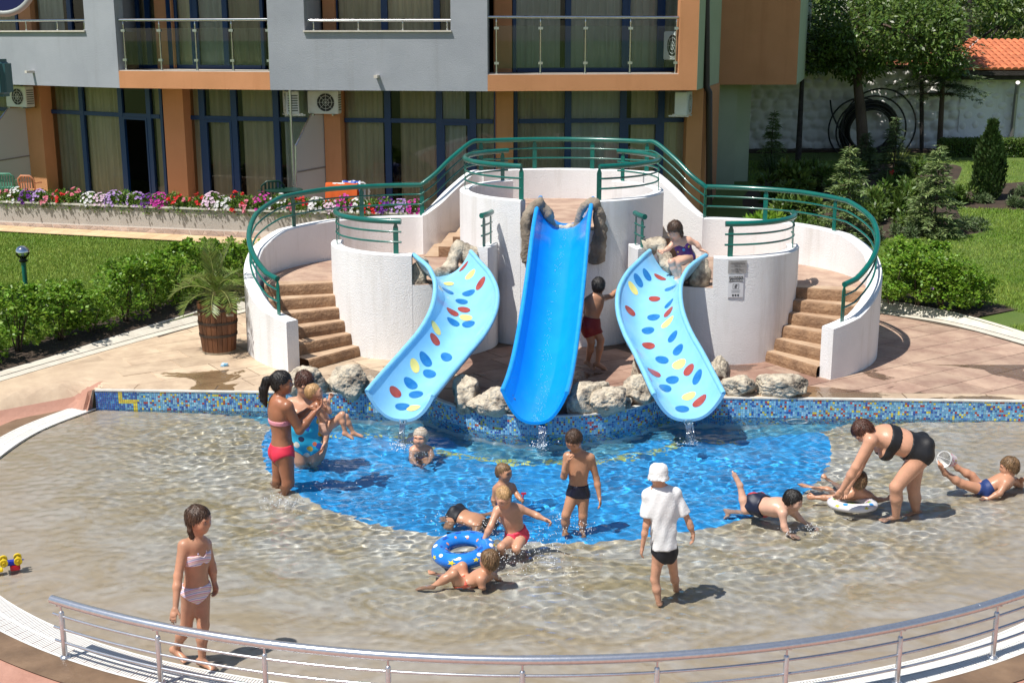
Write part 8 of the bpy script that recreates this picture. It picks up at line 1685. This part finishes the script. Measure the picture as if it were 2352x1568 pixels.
# ---- signs on the drum
def signs():
    def place(px, py, w_, h_, nm, label, m_, lines, col, face_m=None, extra=None):
        cx, cyy = S(*DR_).x, S(*DR_).y; r = sight(px, py); a = r.x * r.x + r.y * r.y; b = -2 * (r.x * cx + r.y * cyy); c_ = cx * cx + cyy * cyy - (RD + .014) ** 2; tt = (-b - math.sqrt(b * b - 4 * a * c_)) / (2 * a); p = r * tt + Vector((0, 0, CAM_H)); n = Vector((p.x - cx, p.y - cyy, 0)).normalized(); xr = Vector((-n.y, n.x, 0)) 
        if xr.x < 0: xr = -xr
        t = thing(nm, label, 'sign', p, 'signs on the tower drum'); mb = MB(); N = 8; V = []
        for i in range(N + 1):
            x = (i / N - .5) * w_; q = p + xr * x - n * (x * x / (2 * RD))
            for dn, z in ((0.003, -h_ / 2), (0.003, h_ / 2), (-0.004, h_ / 2), (-0.004, -h_ / 2)): V.append(q + n * dn + Vector((0, 0, z)))
        F = []
        for i in range(N): F += [(i * 4 + j, (i + 1) * 4 + j, (i + 1) * 4 + (j + 1) % 4, i * 4 + (j + 1) % 4) for j in range(4)]
        F += [(0, 1, 2, 3), (N * 4 + 3, N * 4 + 2, N * 4 + 1, N * 4)]; mb.add(V, F); me = mb.mesh('plate', m_); bm = bmesh.new(); bm.from_mesh(me); bmesh.ops.recalc_face_normals(bm, faces=bm.faces); bm.to_mesh(me); bm.free(); link('plate', me, t)
        rotm = Matrix((xr, Vector((0, 0, 1)), n)).transposed().to_4x4()
        for (txt, sz, x, z, mm) in lines:
            cu = bpy.data.curves.new('lettering', 'FONT'); cu.body = txt; cu.size = sz; cu.align_x = 'CENTER'; cu.align_y = 'CENTER'; cu.extrude = 0.0006; cu.materials.append(mm); fo = bpy.data.objects.new('lettering', cu); C.objects.link(fo); bpy.context.view_layer.update(); me_ = bpy.data.meshes.new_from_object(fo.evaluated_get(bpy.context.evaluated_depsgraph_get())); bpy.data.objects.remove(fo); o = link('lettering', me_); o.parent = t; q = xr * x + n * 0.0065 + Vector((0, 0, z)); o.matrix_local = Matrix.Translation(q) @ rotm
        for (x0, x1, z0, z1, mm, d) in (extra or []):
            b_ = MB(); b_.add([p + xr * x0 + n * d + Vector((0, 0, z0)), p + xr * x1 + n * d + Vector((0, 0, z0)), p + xr * x1 + n * d + Vector((0, 0, z1)), p + xr * x0 + n * d + Vector((0, 0, z1))], [(0, 1, 2, 3)]); b_.build('printed_bar', mm, t)
    K = mat('black_ink', (.015, .015, .015), .6); Wt = mat('white_ink', (.8, .8, .8), .6)
    place(1694, 613, .268, .185, 'rule_sign', 'small grey plaque with black rules fixed high on the right drum', mat('grey_plaque', (.36, .35, .34), .35), [('No running around the', .021, 0, .066, K), ('swimming pool area is allowed!', .0175, 0, .045, K), ('Thank you.', .021, 0, .022, K), ('Laufen am', .021, 0, -.022, K), ('Pool ist nicht erlaubt!', .021, 0, -.044, K), ('Danke', .021, 0, -.066, K)], K, extra=[(-.10, .10, .0, .003, K, .0055)])
    place(1690, 657, .225, .325, 'playground_notice', 'white printed playground notice taped below the grey plaque', mat('white_paper', (.70, .71, .73), .4), [('SPIELPLATZ', .036, 0, .125, Wt), ('PLAYGROUND', .033, 0, .082, Wt)], K, extra=[(-.10, .10, .106, .144, K, .0052), (-.10, .10, .064, .100, K, .0052), (-.045, .045, .030, .034, K, .0052), (-.045, -.040, -.035, .030, K, .0052), (.040, .045, -.035, .030, K, .0052), (-.045, .045, -.039, -.035, K, .0052), (-.02, .012, -.028, .012, mat('grey_ink', (.12, .12, .13), .6), .0052), (-.008, .022, .0, .024, mat('grey_ink', (.12, .12, .13), .6), .0056), (-.07, .07, -.062, -.058, mat('grey_ink', (.12, .12, .13), .6), .0052), (-.06, .06, -.076, -.072, mat('grey_ink', (.12, .12, .13), .6), .0052), (-.065, .065, -.092, -.088, mat('grey_ink', (.12, .12, .13), .6), .0052), (-.05, -.025, -.145, -.118, K, .0052), (-.0125, .0125, -.145, -.118, K, .0052), (.025, .05, -.145, -.118, K, .0052)])
signs()
# ---- water running off the slides, splashes
M_JET = bpy.data.materials.new('falling_water'); M_JET.use_nodes = True; glass_nodes(M_JET, (.93, .97, 1.0), 1.6, .08)
M_FOAM_GLINT = mat('white_foam_glint', (.85, .88, .90), .25, spec=.8)  # splash drops, and the white beads used as glints on the plain slide
def drops(pts, name, label, mats_=None, parent=None):
    bm = bmesh.new(); bmesh.ops.create_icosphere(bm, subdivisions=1, radius=1.0); bv = np.array([list(v.co) for v in bm.verts]); bf = np.array([[v.index for v in f.verts] for f in bm.faces]); bm.free(); V = []; F = []
    for i, (p, r, st) in enumerate(pts): V.append(bv * np.array([r, r, r * st]) + np.array(p)); F.append(bf + i * len(bv))
    o = npmesh(name, np.concatenate(V), np.concatenate(F), M_FOAM_GLINT, parent)
    stuff(o)
    if parent is None: o['label'] = label; o['category'] = 'splash'
    return o
def jets():
    rn = random.Random(12)
    for (px, py, wpx, ybot, n, lb) in ((1244, 966, 16, 1048, 6, 'thin stream of water falling from the plain blue slide'), (1581, 966, 20, 1000, 5, 'thin stream of water falling from the slide with the girl'), (925, 965, 14, 992, 4, 'thin stream of water falling from the dotted slide near the women')):
        Y = 15.05; a = aty(px, py, Y); t = thing('water_stream', lb, 'water stream', (a.x, a.y, 0), 'streams of water off the slides'); w_ = wpx / 2900 * 15.6; mb = MB(); dr = []
        for k in range(n):
            x = a.x + (k / (n - 1) - .5) * w_; P = []
            for i in range(10): f = i / 9; P.append((x + .012 * math.sin(f * 5 + k) - (x - a.x) * .35 * f, a.y + .03 - .30 * f ** .6, lerp(a.z - .02, -.01, f * f * .7 + f * .3)))
            mb.tube(P, [.014 - .004 * (i % 2) for i in range(10)], 6)
        mb.build('sheet', M_JET, t, smooth=True); b = P[-1]
        for k in range(90): an = rn.random() * 6.28; rr = abs(rn.gauss(0, .10)); dr.append(((a.x + rr * math.cos(an), a.y - .28 + rr * math.sin(an) * 1.2, abs(rn.gauss(0, .02)) + .004), rn.uniform(.003, .009), 1))
        for k in range(40): f = rn.random(); dr.append(((a.x + rn.uniform(-.5, .5) * w_, a.y + .03 - .3 * f ** .6 + rn.gauss(0, .01), lerp(a.z, 0, f)), rn.uniform(.003, .006), 1.8))
        stuff(drops(dr, 'drops', None, parent=t))
jets()
def splash(spots_, name, label, seed):
    rn = random.Random(seed); dr = []
    for (px, py, sx, hgt, n) in spots_:
        c = atz(px, py, 0)
        for k in range(n): dx, dy = rn.gauss(0, sx), rn.gauss(0, sx * 1.3); dr.append(((c.x + dx, c.y + dy, .006 + abs(rn.gauss(0, hgt)) * math.exp(-(dx * dx + dy * dy) / (2 * sx * sx))), rn.uniform(.002, .0062), rn.uniform(.8, 1.6)))
    drops(dr, name, label)
splash([(1195, 1262, .22, .10, 230), (1215, 1285, .30, .03, 170), (1150, 1280, .12, .05, 70), (1290, 1195, .08, .02, 60), (1337, 1212, .08, .03, 60), (655, 1160, .10, .04, 90), (632, 1150, .10, .03, 60), (967, 1032, .16, .015, 90), (1808, 1222, .05, .02, 40), (1862, 1216, .06, .03, 50), (1130, 1205, .10, .05, 80), (740, 1100, .35, .006, 60), (1040, 1190, .15, .02, 50)], 'splash', 'white splash drops thrown up round the waders in the pool', 3)
# white beads standing in for glints of water down the plain slide
def slide_glints():
    rn = random.Random(4); pts = []
    P = spline(c_pts, 20); N = len(P)
    for k in range(300):
        f = rn.random(); i = min(N - 2, int(f * (N - 1))); p = P[i].lerp(P[i + 1], rn.random()); off_ = rn.gauss(-0.02 + .04 * math.sin(f * 9), .035 if f > .15 else .12); pts.append(((p.x + off_, p.y, p.z + .006 + .40 * abs(off_ / .385) ** 2.6), rn.uniform(.0018, .0042), .6))
    o = drops(pts, 'water_glints', None, parent=next(x for x in bpy.data.objects if x.name == 'water_slide'))
slide_glints()
# ---- small things
def small():
    p = atz(516, 838, .285); me = rock_mesh('crumpled_wrapper', .07, .05, .03, 77, mat('wrapper_foil', (.70, .75, .80), .3, (.08, .35, .55), 12), sub=3, amp=.9, fr=3); o = link('crumpled_wrapper', me); o.location = p; tag(o, 'crumpled white and blue wrapper lying on the wet paving', 'litter')
    p = atz(1432, 782, .30); t = thing('diving_mask', 'bright green diving mask on the ground beside the slide with the girl', 'mask', p); MGm = mat('lime_plastic', (.08, .62, .06), .35)
    for s_ in (-1, 1): MB().tube([p + Vector((s_ * .035 + .032 * math.cos(a), -.01, .05 + .04 * math.sin(a))) for a in np.linspace(0, 6.283, 15)[:-1]], .009, 6, closed=True).build('lens_frame', MGm, t, smooth=True)
    MB().tube([p + Vector((-.07, 0, .05)), p + Vector((-.06, .08, .03)), p + Vector((.06, .08, .02)), p + Vector((.07, 0, .05))], .007, 6).build('strap', MGm, t, smooth=True)
    # pool light in the mosaic wall
    q = atz(1827, 972, -.10); y = wall_y(q.x); t = thing('pool_light', 'round white underwater light in the mosaic wall right of the slides', 'pool light', (q.x, y, -.12))
    V, F = torus(.135, .016, 32, 8); o = MB().add([(q.x + v[0], y - .03 + v[2], -.13 + v[1] * .8) for v in V], F).build('rim', M_WHITEP, t, smooth=True); o2 = MB().lathe([(0, 0), (.125, 0)], 28); o2.v = [(q.x + v[0], y - .024, -.13 + v[1] * .8) for v in o2.v]; o2 = o2.build('lens', mat('lamp_lens', (.45, .55, .58), .2), t)
    for o_ in (o, o2): o_.cycles.is_caustics_receiver = True
    # toy in the toddler's hand
    p = aty(1202, 1146, 12.80); t = thing('red_toy_spade', 'small red toy spade in the hand of the blond toddler', 'toy', p); mr = mat('red_plastic', (.60, .015, .03), .3); MB().tube([p + Vector((-.01, 0, -.03)), p + Vector((.0, -.01, .06))], .007, 6).build('handle', mr, t); MB().box(p.x - .025, p.x + .03, p.y - .006, p.y + .004, p.z + .055, p.z + .075).build('blade', mr, t)
    # things cut by the upper left picture edge
    k = 3.0 / 9.0; c = aty(2, -46, 3.0); t = thing('round_sign', 'dark blue disc with grey rim cut by the upper left corner', 'sign', c); mb = MB().lathe([(0, -.012 * k), (.21 * k, -.012 * k), (.21 * k, .012 * k), (0, .012 * k)], 40); mb.v = [(c.x + v[0], c.y + v[2], c.z + v[1]) for v in mb.v]; mb.build('disc', mat('navy_enamel', (.008, .012, .09), .35), t, smooth=True, edge=40)
    V, F = torus(.225 * k, .022 * k, 40, 10); MB().add([(c.x + v[0], c.y + v[2], c.z + v[1]) for v in V], F).build('rim', mat('grey_rim', (.30, .33, .31), .5), t, smooth=True); MB().tube([(c.x, c.y + .02, c.z), (c.x - .2, c.y + .03, c.z + .3), (c.x - .2, c.y + .03, c.z + 1.2)], .008, 8).build('hanger', M_STEEL, t)
    a = aty(-14, 222, 3.0); b = aty(17, 136, 3.0); t = thing('teal_box', 'dark teal box cut by the left picture edge above the outdoor unit', 'lantern', a); me = MB().box(a.x, b.x, 2.97, 3.03, a.z, b.z).mesh('casing', mat('dark_teal_metal', (.02, .09, .10), .5)); bm = bmesh.new(); bm.from_mesh(me); bmesh.ops.bevel(bm, geom=bm.edges, offset=.01, segments=3, affect='EDGES'); bm.to_mesh(me); bm.free(); link('casing', me, t); MB().tube([(a.x + .01, 3.0, a.z + .04), (a.x - .2, 3.0, a.z + .04)], .006, 8).build('bracket', M_STEEL, t)  # plain teal box of unknown use; its bracket is made up
small()
